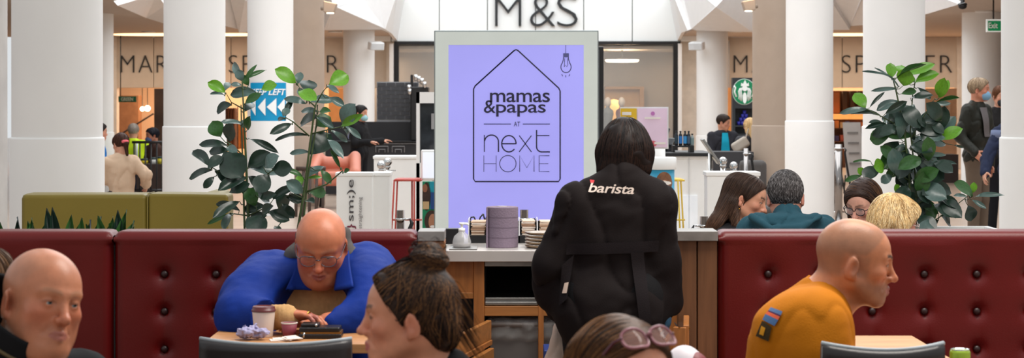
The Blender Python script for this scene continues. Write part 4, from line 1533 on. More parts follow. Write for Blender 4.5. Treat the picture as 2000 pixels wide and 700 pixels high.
zw = 0.936
sp_('worktop', M_top, xs_(868, Yw), xs_(1322, Yw), Yw, 7.62, zw - 0.043, zw)
sp_('worktop_end', M_black, xs_(1318, 6.85), xs_(1323, 6.85), 6.82, Yw, zw - 0.043, zw)
# end pieces with stone ledges
sp_('end_ledge', M_stone, xs_(815.5, 6.6), xs_(868, 6.6), 6.6, 6.76, 1.0, 1.036)
sp_('end_panel', wood('oak', (170, 112, 58)), xs_(815.5, 6.6), xs_(868, 6.6), 6.61, 6.75, 0, 1.0)
sp_('end_ledge', M_stone, xs_(1311, 6.6), xs_(1402.5, 6.6), 6.6, 6.76, 1.0, 1.036)
for a, b in ((1323, 1361), (1362, 1401.5)):
    sp_('plank', M_walnut, xs_(a, 6.62) + 0.001, xs_(b, 6.62) - 0.001, 6.62, 6.66, 0, 1.0)
sp_('end_core', M_walnut, xs_(1326, 6.66), xs_(1401, 6.66), 6.66, 6.75, 0, 0.999)
Yc = 7.02
sp_('left_panel', M_oak, xs_(868, Yc), xs_(925, Yc), Yc, Yc + 0.02, zs_(576, Yc), zw - 0.043)
sp_('rail', M_oakh, xs_(868, Yc), xs_(925, Yc), Yc - 0.004, Yc + 0.02, zs_(584, Yc), zs_(572, Yc))
sp_('stile', M_oak, xs_(925, Yc), xs_(946, Yc), Yc - 0.008, Yc + 0.03, 0, zw - 0.043)
sp_('stile', M_oak, xs_(1051, Yc), xs_(1062, Yc), Yc - 0.008, Yc + 0.03, 0, zw - 0.043)
sp_('niche_rail', M_steel, xs_(946, Yc), xs_(1051, Yc), Yc, Yc + 0.02, zs_(521, Yc), zw - 0.043)
sp_('niche_sill', M_steel, xs_(947, Yc), xs_(1051, Yc), Yc - 0.002, Yc + 0.45, zs_(597, Yc), zs_(590, Yc))
sp_('niche_lip', M_steel, xs_(947, Yc), xs_(1051, Yc), Yc + 0.02, Yc + 0.03, zs_(597, Yc), zs_(583, Yc))
sp_('rail', M_oakh, xs_(946, Yc), xs_(1100, Yc), Yc - 0.006, Yc + 0.03, zs_(618, Yc), zs_(598, Yc))
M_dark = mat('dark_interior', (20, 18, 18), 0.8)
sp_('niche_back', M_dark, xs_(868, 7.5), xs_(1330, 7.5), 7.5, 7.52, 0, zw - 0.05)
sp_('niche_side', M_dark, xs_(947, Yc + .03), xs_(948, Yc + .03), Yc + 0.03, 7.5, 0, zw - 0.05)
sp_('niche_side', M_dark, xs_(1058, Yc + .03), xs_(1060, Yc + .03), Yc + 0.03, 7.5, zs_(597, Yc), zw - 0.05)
sp_('right_panel', M_oak, xs_(1100, Yc), xs_(1326, Yc), Yc, Yc + 0.02, 0, zw - 0.043)
sp_('lower_rail', mat('grey_rail', (92, 88, 84), 0.5), xs_(946, Yc), xs_(1100, Yc), Yc + 0.2, Yc + 0.22, zs_(636, Yc), zs_(618, Yc))
# open doors and pulled out drawer


def leaf(name, pxa, ya, pxb, yb, ztop, zbot, m, th=0.02):
    a = np.array([xs_(pxa, ya), ya])
    b = np.array([xs_(pxb, yb), yb])
    d = b - a
    ang = math.atan2(d[1], d[0])
    c = (a + b) / 2
    return put(MB().box((c[0], c[1], (ztop + zbot) / 2), (np.linalg.norm(d), th, ztop - zbot), rz=ang).build(name, m, bevel=0.003), e)


leaf('open_door', 890, 6.5, 955, 6.98, 0.672, 0.6, M_oakh)
leaf('open_door', 880, 6.4, 956, 6.97, 0.6, 0.58, M_oak, 0.024)
leaf('lower_drawer', 898, 6.42, 960, 6.9, 0.578, 0.40, M_oakh)
d_ = leaf('pulled_drawer', 1340, 6.3, 1340.5, 6.6, zs_(636, 6.3), 0.4, M_oak, 0.02)
leaf('pulled_drawer', 1316, 6.32, 1341, 6.3, zs_(640, 6.3), 0.4, M_oak, 0.02)
put(bx('drawer_edge', M_chrome, xs_(1320, 6.4), xs_(1342, 6.4), 6.3, 6.46, zs_(636, 6.4), zs_(633, 6.4)), e)

# bin under the station
q = np.array([xs_(1018, 6.95), 7.2, 0])
b_ = empty('waste_bin', q, 'grey plastic bin with a clear liner under the station', 'bin')
zt = zs_(640, 6.95)
mb = MB()
for (w0, d0, z0_), (w1, d1, z1_) in (((0.1, 0.13, 0), (0.12, 0.16, zt)), ):
    mb.add([(-w0, -d0, z0_), (w0, -d0, z0_), (w0, d0, z0_), (-w0, d0, z0_), (-w1, -d1, z1_), (w1, -d1, z1_), (w1, d1, z1_), (-w1, d1, z1_)],
           [(0, 1, 2, 3), (0, 4, 5, 1), (1, 5, 6, 2), (2, 6, 7, 3), (3, 7, 4, 0)])
mb.build('body', mat('bin_grey', (96, 92, 90), 0.5), b_)
MB().tube([(-0.125, -0.165, zt), (0.125, -0.165, zt), (0.125, 0.165, zt), (-0.125, 0.165, zt), (-0.125, -0.165, zt)], 0.012).build('rim', mat('bin_rim', (126, 120, 116), 0.45), b_)
s_ = SDF().frame(None, q).box((0, 0, zt - 0.02), (0.132, 0.172, 0.045), 0.02).box((0, 0, zt + 0.03), (0.1, 0.13, 0.08), 0.02, op='s')
s_.build('liner', mat('bin_liner', (170, 168, 166), 0.15, alpha=0.35, var=0.2, scale=40), 0.008, b_, disp=lambda Q: 0.006 * vnoise(Q, 60))
o = bx('blue_crate', mat('blue_plastic', (36, 62, 130), 0.4), xs_(1062, 6.75), xs_(1098, 6.75), 6.72, 6.9, 0, zs_(683, 6.75), bevel=0.004)
tag(o, 'blue plastic crate on the floor beside the bin', 'crate')

# things on the worktop
q = np.array([xs_(981, 7.15), 7.15, zw])
e2 = empty('paper_roll', q, 'lilac paper towel roll standing on the worktop', 'paper roll')
h = zs_(404, 7.15) - zw
MB().lathe([(0.0615, 0.0), (0.0615, h)], n=48).build('outer_layers', mat('lilac_paper', (128, 112, 128), 0.85, var=0.04, bump=0.2, bscale=150), e2, bevel=0.003)
MB().lathe([(0.02, h), (0.02, h + 0.002)], n=24).build('core', mat('card_core', (170, 160, 164), 0.8), e2)
for i in range(3):
    MB().lathe([(0.0622, h * (0.25 + 0.25 * i) - 0.0012), (0.0622, h * (0.25 + 0.25 * i) + 0.0012)], n=48, cap=False).build('seam', mat('lilac_seam', (112, 97, 112), 0.9), e2)
a = [(0.062 * math.cos(t), 0.062 * math.sin(t)) for t in (4.0, 4.05, 4.1)]
MB().bbox(-0.062, -0.055, -0.04, -0.03, 0, h * 0.98).build('loose_edge', mat('lilac_paper', (128, 112, 128)), e2)
q = np.array([xs_(1060, 7.12), 7.12, zw])
for i in range(5):
    o = MB().lathe([(0.05, 0), (0.066, 0.004), (0.07, 0.011), (0.067, 0.0115), (0.05, 0.006)], n=40).build('metal_dish', mat('bronze_dish', (150, 128, 104), 0.25, 0.9), loc=(q[0], q[1], zw + i * 0.0125))
    tag(o, ['bottom', 'second lowest', 'middle', 'second highest', 'top'][i] + ' dish of the metal stack beside the barista', 'dish', 'stacked metal dishes')
# sanitiser bottle
q = np.array([xs_(902, 7.1), 7.1, zw])
e2 = empty('sanitiser_bottle', q, 'clear round pump bottle of hand sanitiser', 'bottle')
MB().lathe([(0.034, 0), (0.036, 0.006), (0.036, 0.02), (0.03, 0.042), (0.014, 0.056), (0.012, 0.062)], n=28).build('bottle', mat('clear_plastic', (214, 212, 212), 0.06, alpha=0.45, var=0.0), e2)
MB().lathe([(0.033, 0.002), (0.034, 0.014), (0.033, 0.016)], n=28).build('gel', mat('clear_gel', (196, 190, 186), 0.1, alpha=0.7), e2)
MB().lathe([(0.013, 0.06), (0.013, 0.072), (0.005, 0.074), (0.005, 0.086), (0.011, 0.087), (0.011, 0.094)], n=18).build('pump', M_kiosk, e2)
MB().tube([(0, 0, 0.09), (0.022, -0.006, 0.09), (0.026, -0.006, 0.084)], 0.004).build('nozzle', M_kiosk, e2)
o = bx('card_holder', M_black, xs_(866, 7.3), xs_(906, 7.3), 7.3, 7.34, zw, zs_(447, 7.3), bevel=0.003)
tag(o, 'black upright card holder behind the sanitiser', 'card holder')
o = bx('steel_tray', M_steel, xs_(878, 7.05), xs_(932, 7.05), 7.0, 7.2, zw, zw + 0.004)
o.location.z += 0.0
tag(o, 'thin steel tray under the sanitiser bottle', 'tray')
e2.location.z = zw + 0.004
# packet organiser
q = np.array([xs_(996, 7.42), 7.42, zw])
e2 = empty('packet_organiser', q, 'black organiser with white dividers holding sugar packets', 'organiser')
put(bx('tray', M_black, xs_(915, 7.42), xs_(1078, 7.42), 7.34, 7.52, zw, zw + 0.03), e2)
for px in (916, 953, 1014, 1049):
    put(bx('divider', mat('clear_white', (230, 230, 232), 0.2), xs_(px, 7.4) - 0.002, xs_(px, 7.4) + 0.002, 7.34, 7.5, zw, zs_(428, 7.38)), e2)
put(bx('back', M_black, xs_(915, 7.52), xs_(1078, 7.52), 7.5, 7.52, zw, zs_(432, 7.5)), e2)
random.seed(7)
M_pk = [mat('packet_%d' % i, c, 0.7, var=0.12, scale=40) for i, c in enumerate(((214, 190, 168), (196, 164, 138), (226, 210, 196), (168, 132, 106)))]
for si, (a, b, zt, lab) in enumerate(((919, 951, 431, 'left of the lilac roll'), (1017, 1047, 430, 'right of the lilac roll'), (1052, 1078, 431, 'beside the barista'))):
    z = zw + 0.031
    top = zs_(zt, 7.4)
    i = 0
    while z < top - 0.004:
        t = 0.005 + 0.003 * random.random()
        xw = xs_(b, 7.4) - xs_(a, 7.4) - 0.006
        o = MB().box((0, 0, t * 0.45), (xw * random.uniform(0.86, 0.98), 0.12, t * 0.8), R=rot('Y', random.uniform(-2.0, 2.0)) @ rot('Z', random.uniform(-3, 3))).build(
            'paper_packet', random.choice(M_pk), loc=((xs_(a, 7.4) + xs_(b, 7.4)) / 2, 7.42, z))
        tag(o, '%s paper packet from the bottom of the pile %s' % (['lowest', 'second', 'third', 'fourth', 'fifth', 'sixth', 'seventh', 'eighth', 'ninth', 'tenth', 'eleventh', 'twelfth', 'last'][min(i, 12)], lab), 'packet', 'paper packets %s' % lab)
        z += t
        i += 1
for i, px in enumerate((918, 936, 948)):
    o = MB().tube([P(px, 432, 7.55), P(px + 2, 425, 7.55), P(px + 8, 418 if i else 424, 7.55)], 0.003).tube([P(px + 8, 418 if i else 424, 7.55), P(px + 11, 432, 7.55)], 0.003).tube([P(px, 432, 7.55), (*P(px, 432, 7.55)[:2], zw)], 0.003).build('wire_clip', M_black)
    tag(o, ['leftmost', 'middle', 'rightmost'][i] + ' black wire clip behind the sugar packets', 'clip', 'wire clips')

# ------------------------------------------------------------------ tables, chairs and table things
M_tab = wood('table_oak', (186, 132, 84), 0)


def table(label, x0, x1, y0, y1, z=0.76):
    e = empty('cafe_table', ((x0 + x1) / 2, (y0 + y1) / 2, 0), label, 'table', 'cafe tables')
    put(bx('table_top', M_tab, x0, x1, y0, y1, z - 0.03, z, bevel=0.004), e)
    MB().lathe([(0.035, 0.02), (0.035, z - 0.03)], n=20).build('pedestal', M_black, e)
    MB().lathe([(0.22, 0), (0.22, 0.015), (0.035, 0.03)], n=32).build('base_plate', M_black, e)
    return e


zt_ = 0.76
table('oak cafe table in front of the man in the blue jacket', xs_(421, 5.9), xs_(734, 5.9), 5.63, 6.08)
table('oak cafe table in front of the man in mustard', xs_(1472, 5.83), xs_(1782, 5.83), 5.25, 5.83)
table('cafe table just below the frame under the green can', 1.1, 1.65, 4.5, 5.0, 0.72)

M_seat = mat('black_chair_leather', (36, 30, 30), 0.38, var=0.06, bump=0.05, bscale=200)


def chair(label, pxl, pxr, pytop, Y, rz=0.0, sd=0.42):
    x0, x1 = xs_(pxl, Y), xs_(pxr, Y)
    cx, wd = (x0 + x1) / 2, (x1 - x0)
    top = zs_(pytop, Y)
    e = empty('cafe_chair', (cx, Y + 0.22, 0), label, 'chair', 'black leather cafe chairs', rz)
    mb = MB()
    n = 14
    for j, (zz, thk) in enumerate(((0.5, 0.035), (top - 0.01, 0.03), (top, 0.022))):
        pass
    V, fs = [], []
    rows = [0.48, 0.6, 0.72, top - 0.03, top - 0.008, top, top, top - 0.008, top - 0.03, 0.72, 0.6, 0.48]
    offs = [-0.02, -0.02, -0.02, -0.02, -0.017, -0.008, 0.008, 0.017, 0.02, 0.02, 0.02, 0.02]
    for i in range(n + 1):
        u = -1 + 2 * i / n
        for zz, of in zip(rows, offs):
            sag = 0.012 * (1 - u * u) if zz > top - 0.02 else 0
            V.append((u * wd / 2, -0.22 + of + 0.045 * (1 - u * u) * -1 + 0.06 * (0.8 - zz), zz - sag))
    m = len(rows)
    for i in range(n):
        for j in range(m):
            fs.append((i * m + j, (i + 1) * m + j, (i + 1) * m + (j + 1) % m, i * m + (j + 1) % m))
    fs += [tuple(range(m)), tuple(n * m + j for j in reversed(range(m)))]
    mb.add(V, fs, True).build('backrest', M_seat, e)
    pts = [(u * wd / 2, -0.22 - 0.045 * (1 - u * u) + 0.06 * (0.8 - top), top + 0.002 - 0.012 * (1 - u * u)) for u in [-1 + 2 * i / 12 for i in range(13)]]
    MB().tube(pts, 0.006, 8).build('edge_piping', mat('pale_piping', (150, 156, 160), 0.4), e)
    MB().bbox(-wd / 2, wd / 2, -0.2, -0.2 + sd, 0.42, 0.48).build('seat', M_seat, e, bevel=0.02)
    for a in (-1, 1):
        for b in (-1, 1):
            MB().tube([(a * (wd / 2 - 0.03), -0.2 + sd / 2 + b * (sd / 2 - 0.03), 0.43), (a * (wd / 2 - 0.02), -0.2 + sd / 2 + b * sd / 2, 0)], [0.017, 0.012]).build('leg', M_black, e)
    return e


chair('black leather chair across the table from the blue jacket man', 391, 687, 663, 5.1)
chair('black leather chair beside the man in mustard', 1604, 1842, 672, 4.65, sd=0.3)

# takeaway cup with lid
Yq = 5.8
q = np.array([xs_(515, Yq), Yq, zt_])
e = empty('takeaway_cup', q, 'pale paper takeaway cup with a dark red lid', 'cup')
h = zs_(607, Yq) - zt_
MB().lathe([(0.028, 0), (0.0285, 0.002), (0.035, h - 0.012), (0.035, h - 0.010), (0.036, h)], n=40).build('paper_cup', mat('cup_paper', (226, 204, 188), 0.6, var=0.03), e)
MB().lathe([(0.0385, h - 0.002), (0.0385, h + 0.003), (0.036, h + 0.004), (0.035, h + 0.012), (0.033, h + 0.014), (0.031, h + 0.011), (0.0, h + 0.010)], n=40, cap=False).build('lid', mat('lid_maroon', (92, 34, 34), 0.35), e)
q = np.array([xs_(565, 5.78), 5.78, zt_])
e = empty('espresso_cup', q, 'small maroon paper cup with a white rim', 'cup')
MB().lathe([(0.019, 0), (0.0255, 0.046), (0.0245, 0.046), (0.018, 0.003)], n=32).build('paper_cup', mat('maroon_paper', (136, 56, 68), 0.55), e)
MB().lathe([(0.0252, 0.044), (0.0268, 0.0462), (0.0252, 0.0485)], n=32, cap=False).build('rim', mat('rim_white', (232, 218, 206), 0.5), e)
# crumpled napkin
q = np.array([xs_(497, 5.72), 5.72, zt_ + 0.003])
s_ = SDF().frame(None, q)
random.seed(3)
for i in range(9):
    s_.ell((random.uniform(-0.04, 0.04), random.uniform(-0.02, 0.02), 0.011 + 0.016 * random.random()), (0.018, 0.016, 0.014), k=0.008)
s_.cone((0.0, 0, 0.03), (0.005, 0, 0.046), 0.006, 0.003)
e = empty('crumpled_napkin', q, 'crumpled lilac paper napkin in front of the cup', 'napkin')
s_.build('paper', mat('lilac_napkin', (164, 158, 190), 0.85, var=0.06), 0.0022, e, disp=lambda Q: 0.0045 * vnoise(Q, 170) + 0.002 * vnoise(Q, 420, 2), smooth=0)
for i, (px, rz, dz) in enumerate(((545, 0.25, 0.0005), (558, -0.3, 0.003), (570, 0.5, 0.006))):
    o = MB().bbox(-0.028, 0.028, -0.024, 0.024, 0, 0.0018).add([(-0.02, -0.02, 0.002), (0.025, -0.018, 0.002), (0.02, 0.02, 0.007), (-0.018, 0.02, 0.006)], [(0, 1, 2, 3)]).build(
        'paper_napkin', mat('white_napkin', (232, 216, 206), 0.8), loc=(xs_(px, 5.71), 5.71, zt_ + dz), rz=rz)
    tag(o, ['lowest', 'middle', 'topmost'][i] + ' folded white napkin beside the crumpled one', 'napkin', 'folded napkins')
# wallet
q = np.array([xs_(627, 5.78), 5.78, zt_])
e = empty('zip_wallet', q, 'bulging black zip wallet on the oak table', 'wallet')
M_wal = mat('wallet_black', (28, 24, 24), 0.35, var=0.1, bump=0.2, bscale=120)
MB().bbox(-0.067, 0.067, -0.04, 0.04, 0.0, 0.016).build('lower_half', M_wal, e, bevel=0.005)
MB().bbox(-0.065, 0.062, -0.038, 0.04, 0.02, 0.036).build('upper_half', M_wal, e, bevel=0.005)
MB().bbox(-0.06, 0.066, -0.036, 0.036, 0.014, 0.022).build('zip_tape', mat('zip_gold', (150, 112, 60), 0.35, 0.8), e)
MB().bbox(-0.06, -0.005, -0.03, 0.03, 0.036, 0.046).build('card_flap', M_wal, e, bevel=0.003)
MB().sphere((-0.012, -0.03, 0.042), 0.005, 10, 8).build('snap', M_chrome, e)
MB().tube([(-0.048, -0.042, 0.02), (-0.05, -0.044, 0.006)], 0.003).build('zip_pull', M_chrome, e)
# green can, bag
q = np.array([xs_(1875, 4.8), 4.8, 0.72])
e = empty('drink_can', q, 'slim lime green drink can at the bottom right', 'can')
h = zs_(683, 4.8) - 0.72
MB().lathe([(0.022, 0), (0.0265, 0.006), (0.0265, h - 0.008), (0.0235, h - 0.001)], n=36).build('body', mat('can_green', (150, 178, 50), 0.3, 0.3), e)
MB().lathe([(0.0235, h - 0.001), (0.024, h + 0.001), (0.022, h + 0.001), (0.021, h - 0.003), (0.0, h - 0.003)], n=36, cap=False).build('rim', M_chrome, e)
MB().bbox(-0.008, 0.008, -0.012, 0.004, h - 0.003, h - 0.001).build('ring_pull', M_chrome, e)
q = P(1337, 720, 4.6)
e = empty('round_bag', (q[0], 4.6, 0.45), 'rounded white and dark red bag below the barista', 'bag')
s_ = SDF().frame(None, (q[0], 4.6, 0)).ell((0.0, 0, 0.82), (0.055, 0.06, 0.072)).ell((0, 0, 0.65), (0.09, 0.07, 0.2), k=0.04)
s_.build('bag_body', mat('bag_white', (206, 196, 200), 0.5), 0.006, e)
s_ = SDF().frame(None, (q[0], 4.6, 0)).ell((0.022, -0.014, 0.812), (0.036, 0.05, 0.066)).ell((0.03, -0.01, 0.66), (0.07, 0.066, 0.2), k=0.03)
s_.build('red_panel', mat('bag_red', (112, 30, 36), 0.5), 0.006, e)
o = bx('cafe_stool', M_seat, q[0] - 0.17, q[0] + 0.17, 4.45, 4.75, 0.0, 0.45, bevel=0.03)
tag(o, 'low black stool carrying the white and red bag', 'stool')

# ------------------------------------------------------------------ green sofa behind the left banquette
Ys = 10.6
e = empty('green_sofa', (xs_(240, Ys), Ys + 0.3, 0), 'olive green leather sofa back behind the red banquette', 'sofa')
M_olive = mat('olive_leather', (122, 106, 36), 0.42, var=0.07, scale=2.0, bump=0.04, bscale=200)
zt = zs_(379, Ys)
a, b, c = np.array(xs_(40, Ys)), np.array(xs_(288, Ys)), np.array(xs_(443, Ys - 0.15))
put(bx('back_panel', M_olive, float(a), float(b) - 0.002, Ys, Ys + 0.22, 0.1, zt, bevel=0.03), e)
v = MB()
n = 10
pts0, pts1 = [], []
for i in range(n + 1):
    t = i / n
    x = float(b) + 0.002 + (float(c) - float(b)) * t
    yy = Ys - 0.12 * t * t
    pts0.append((x, yy))
    pts1.append((x, yy + 0.22))
poly = pts0 + pts1[::-1]
put(v.prism(poly, 0.1, zt + 0.003, 2).build('curved_back_panel', M_olive, bevel=0.02), e)
put(bx('seat_cushion', M_olive, float(a), float(c), Ys + 0.22, Ys + 0.8, 0.25, 0.45, bevel=0.03), e)
put(bx('plinth', M_black, float(a) + 0.05, float(c) - 0.05, Ys + 0.05, Ys + 0.75, 0, 0.1), e)
put(MB().tube([(float(b), Ys - 0.001, 0.12), (float(b), Ys - 0.001, zt - 0.02), (float(b), Ys + 0.02, zt), (float(b), Ys + 0.2, zt)], 0.004).build('seam', M_olive), e)
put(bx('far_armrest', M_olive, xs_(405, 11.2), xs_(443, 11.2), 11.05, 11.4, 0.1, zs_(372.5, 11.2), bevel=0.03), e)

# planters behind the banquettes (their rims lie below the banquette tops)
M_soil = mat('dark_soil', (44, 34, 28), 0.95, var=0.3, scale=40)
for px0, px1, y0, y1, lab in ((-40, 300, 7.3, 7.75, 'long white planter behind the far left banquette'), (400, 700, 8.1, 8.8, 'white planter of the leafy plant behind the blue jacket man'), (1690, 1960, 10.4, 11.1, 'white planter of the leafy plant on the right')):
    ym = (y0 + y1) / 2
    e = empty('planter', (xs_((px0 + px1) / 2, ym), ym, 0), lab, 'planter', 'white planters')
    X0, X1 = xs_(px0, ym), xs_(px1, ym)
    put(MB().bbox(X0, X1, y0, y0 + 0.03, 0, 0.75).bbox(X0, X1, y1 - 0.03, y1, 0, 0.75).bbox(X0, X0 + 0.03, y0 + .03, y1 - .03, 0, 0.75).bbox(X1 - 0.03, X1, y0 + .03, y1 - .03, 0, 0.75).build('box', M_kiosk), e)
    put(bx('soil', M_soil, X0 + 0.03, X1 - 0.03, y0 + 0.03, y1 - 0.03, 0.02, 0.70), e)
# ------------------------------------------------------------------ plants
def leaf_mesh(curl, fold, pointed):
    V, fs = [], []
    nr, nc = 8, 2
    for i in range(nr + 1):
        t = i / nr
        if pointed:
            w = 0.5 * (math.sin(math.pi * min(1, t * 0.92 + 0.08)) ** 0.8) * (1 - 0.15 * t)
        else:
            w = 0.5 * (max(0.0, math.sin(math.pi * t ** 1.25)) ** 0.62) if 0 < t < 1 else 0.02
        for j in range(-nc, nc + 1):
            u = j / nc
            V.append((u * w, t, curl * (t - 0.4) ** 2 * -1 + fold * abs(u) * w + 0.03 * math.sin(6 * t + u)))
    m = 2 * nc + 1
    for i in range(nr):
        for j in range(m - 1):
            fs.append((i * m + j, i * m + j + 1, (i + 1) * m + j + 1, (i + 1) * m + j))
    me = bpy.data.meshes.new('leaf')
    me.from_pydata(V, [], fs)
    me.polygons.foreach_set('use_smooth', [True] * len(fs))
    return me


M_leaf = [mat('leaf_dark', (31, 52, 41), 0.3, var=0.22, scale=9, spec=0.6), mat('leaf_bright', (96, 150, 34), 0.35, var=0.15, scale=9),
          mat('leaf_greyblue', (76, 100, 94), 0.28, var=0.15, scale=9, spec=0.8), mat('leaf_mid', (52, 92, 44), 0.32, var=0.2, scale=9)]
LEAF = {}
for mi, m_ in enumerate(M_leaf):
    for vi, (cu, fo, pt) in enumerate(((0.25, 0.12, 0), (0.5, 0.05, 0), (0.1, 0.3, 0), (0.3, 0.35, 1))):
        me = leaf_mesh(cu, fo, pt)
        me.materials.append(m_)
        LEAF[(mi, vi)] = me


def leaf(plant, base, tip, width, mi, vi, nrm_, thick=False):
    base, tip = Vector(base), Vector(tip)
    d = tip - base
    L = d.length
    y = d.normalized()
    n = Vector(nrm_)
    n = (n - y * n.dot(y)).normalized()
    x = y.cross(n)
    M = Matrix(((x.x * width, y.x * L, n.x * L, base.x), (x.y * width, y.y * L, n.y * L, base.y), (x.z * width, y.z * L, n.z * L, base.z), (0, 0, 0, 1)))
    o = bpy.data.objects.new('leaf', LEAF[(mi, vi)])
    COL.objects.link(o)
    o.parent = plant
    o.matrix_local = Matrix.Translation(-Vector(plant.location)) @ M
    return o


def crop_px(cx, cy, ox, oy, sc):
    return ox + cx / sc, oy + cy / sc


def plant(name, label, Y, ox, oy, sc, stems, leaves, base_px, extra=(), seed=1, zb=0.7):
    rnd = random.Random(seed)
    bpx = crop_px(*base_px, ox, oy, sc)
    b = P(bpx[0], 460, Y)
    e = empty(name, (b[0], Y, zb), label, 'plant', 'leafy potted plants')
    M_stem = mat('green_stem', (62, 78, 42), 0.5, var=0.2)
    allp = []
    for st, r0, r1, dy in stems:
        pts = [P(*crop_px(a, c, ox, oy, sc), Y + dy * i / max(len(st) - 1, 1)) for i, (a, c) in enumerate(st)]
        if st[0][1] > 640:
            pts = [np.array([pts[0][0] * 0.7 + b[0] * 0.3, Y, zb - 0.02])] + pts
        n = len(pts)
        put(MB().tube(pts, [0.72 * (r0 + (r1 - r0) * i / (n - 1)) for i in range(n)], 8).build('stem', M_stem), e)
        for p_, q_ in zip(pts[:-1], pts[1:]):
            for t in np.linspace(0, 1, 6):
                allp.append(p_ + (q_ - p_) * t)
    allp = np.array(allp)
    k = Y / F / sc
    for L in list(leaves) + list(extra):
        (x0, y0), (x1, y1), w, mi = L[:4]
        a = P(*crop_px(x0, y0, ox, oy, sc), Y)
        c = P(*crop_px(x1, y1, ox, oy, sc), Y)
        near = allp[np.argmin(((allp - a) ** 2)[:, [0, 2]].sum(1))]
        dy = rnd.uniform(-0.09, 0.09)
        a = a + np.array([0, near[1] - Y + dy * 0.6, 0])
        c = a + (c - a) * 1.14
        ln = np.linalg.norm(c - a)
        c = c + np.array([0, near[1] - Y + dy * 1.6 + rnd.uniform(-0.35, 0.15) * ln, 0])
        nv = np.array([rnd.uniform(-0.35, 0.35), -1.0, rnd.uniform(0.1, 0.9)])
        # petiole joins the leaf to its stem
        dist = np.linalg.norm((near - a))
        if dist > 0.012:
            mid = (near + a) / 2 + np.array([0, 0, -0.01])
            put(MB().tube([near, mid, a], [0.0028, 0.0022, 0.0018], 5).build('petiole', M_stem), e)
        leaf(e, a, c, w * k * 1.42, mi, rnd.choice((0, 0, 1, 2)), nv)
    return e


LV = [((235, 80), (185, 5), 22, 2), ((240, 80), (320, 35), 14, 3), ((245, 85), (290, 20), 12, 3), ((240, 82), (222, 40), 28, 2), ((240, 98), (203, 95), 16, 2), ((265, 100), (246, 62), 24, 3),
      ((176, 128), (115, 92), 36, 1), ((168, 122), (180, 83), 20, 2), ((172, 138), (124, 135), 14, 2), ((290, 128), (193, 137), 40, 2), ((312, 118), (370, 98), 40, 1), ((250, 175), (312, 138), 26, 3),
      ((240, 205), (262, 168), 30, 0), ((195, 178), (135, 207), 42, 0), ((240, 258), (170, 248), 22, 2), ((246, 278), (245, 240), 36, 2), ((265, 287), (281, 238), 26, 3), ((265, 320), (375, 370), 22, 0),
      ((160, 312), (130, 255), 50, 3), ((190, 330), (215, 270), 46, 0), ((180, 345), (80, 340), 32, 0), ((185, 368), (108, 372), 34, 0), ((190, 350), (233, 366), 24, 2), ((175, 372), (240, 462), 84, 0),
      ((115, 432), (40, 378), 38, 0), ((120, 445), (28, 478), 32, 0), ((112, 442), (166, 398), 38, 0), ((135, 475), (98, 515), 24, 0), ((140, 452), (212, 488), 44, 0), ((260, 442), (342, 385), 50, 0),
      ((268, 442), (382, 458), 38, 2), ((340, 435), (390, 393), 46, 2), ((378, 440), (450, 440), 48, 0), ((362, 468), (318, 524), 56, 0), ((262, 480), (174, 520), 40, 0), ((190, 542), (264, 508), 42, 0),
      ((262, 478), (302, 512), 30, 0), ((268, 528), (334, 582), 50, 0), ((300, 598), (274, 533), 46, 3), ((222, 620), (130, 598), 28, 0), ((232, 578), (150, 627), 32, 0), ((187, 638), (95, 672), 16, 3),
      ((192, 628), (180, 677), 28, 0), ((332, 598), (254, 617), 36, 0), ((318, 562), (382, 548), 26, 0), ((268, 640), (332, 692), 66, 0), ((330, 642), (377, 598), 40, 0), ((358, 618), (432, 652), 38, 0),
      ((262, 662), (332, 642), 34, 0), ((378, 558), (424, 602), 48, 0),
      ((466, 88), (400, 38), 46, 1), ((470, 92), (476, 48), 26, 2), ((505, 128), (503, 78), 54, 0), ((476, 120), (544, 152), 42, 1), ((502, 172), (424, 150), 26, 2), ((505, 165), (468, 118), 22, 2),
      ((518, 170), (602, 163), 34, 2), ((597, 96), (662, 58), 52, 1), ((592, 96), (638, 122), 16, 2), ((600, 150), (657, 182), 26, 2), ((546, 205), (484, 200), 26, 2), ((542, 228), (468, 252), 52, 0),
      ((545, 268), (592, 232), 50, 3), ((556, 205), (597, 200), 22, 3), ((420, 232), (442, 168), 20, 0), ((418, 236), (379, 240), 14, 2), ((414, 228), (432, 196), 24, 2), ((450, 258), (380, 291), 26, 0),
      ((502, 300), (374, 314), 18, 0), ((546, 230), (612, 272), 22, 2), ((514, 386), (588, 308), 68, 0), ((516, 375), (440, 380), 20, 2), ((610, 286), (672, 332), 18, 2), ((656, 266), (737, 228), 26, 1),
      ((660, 270), (702, 192), 58, 2), ((670, 266), (730, 312), 18, 2), ((664, 280), (686, 316), 20, 0), ((600, 316), (662, 376), 26, 2), ((652, 440), (624, 375), 14, 3), ((664, 456), (687, 448), 14, 3),
      ((502, 480), (562, 434), 24, 2), ((560, 450), (602, 502), 26, 3), ((492, 476), (438, 448), 18, 3), ((482, 514), (468, 478), 24, 1), ((518, 546), (577, 545), 36, 3), ((472, 520), (378, 562), 34, 0),
      ((492, 546), (438, 500), 40, 2), ((502, 580), (542, 580), 26, 0), ((420, 560), (482, 576), 30, 0), ((408, 588), (452, 642), 30, 0), ((385, 678), (417, 697), 20, 0), ((500, 486), (560, 480), 10, 1)]
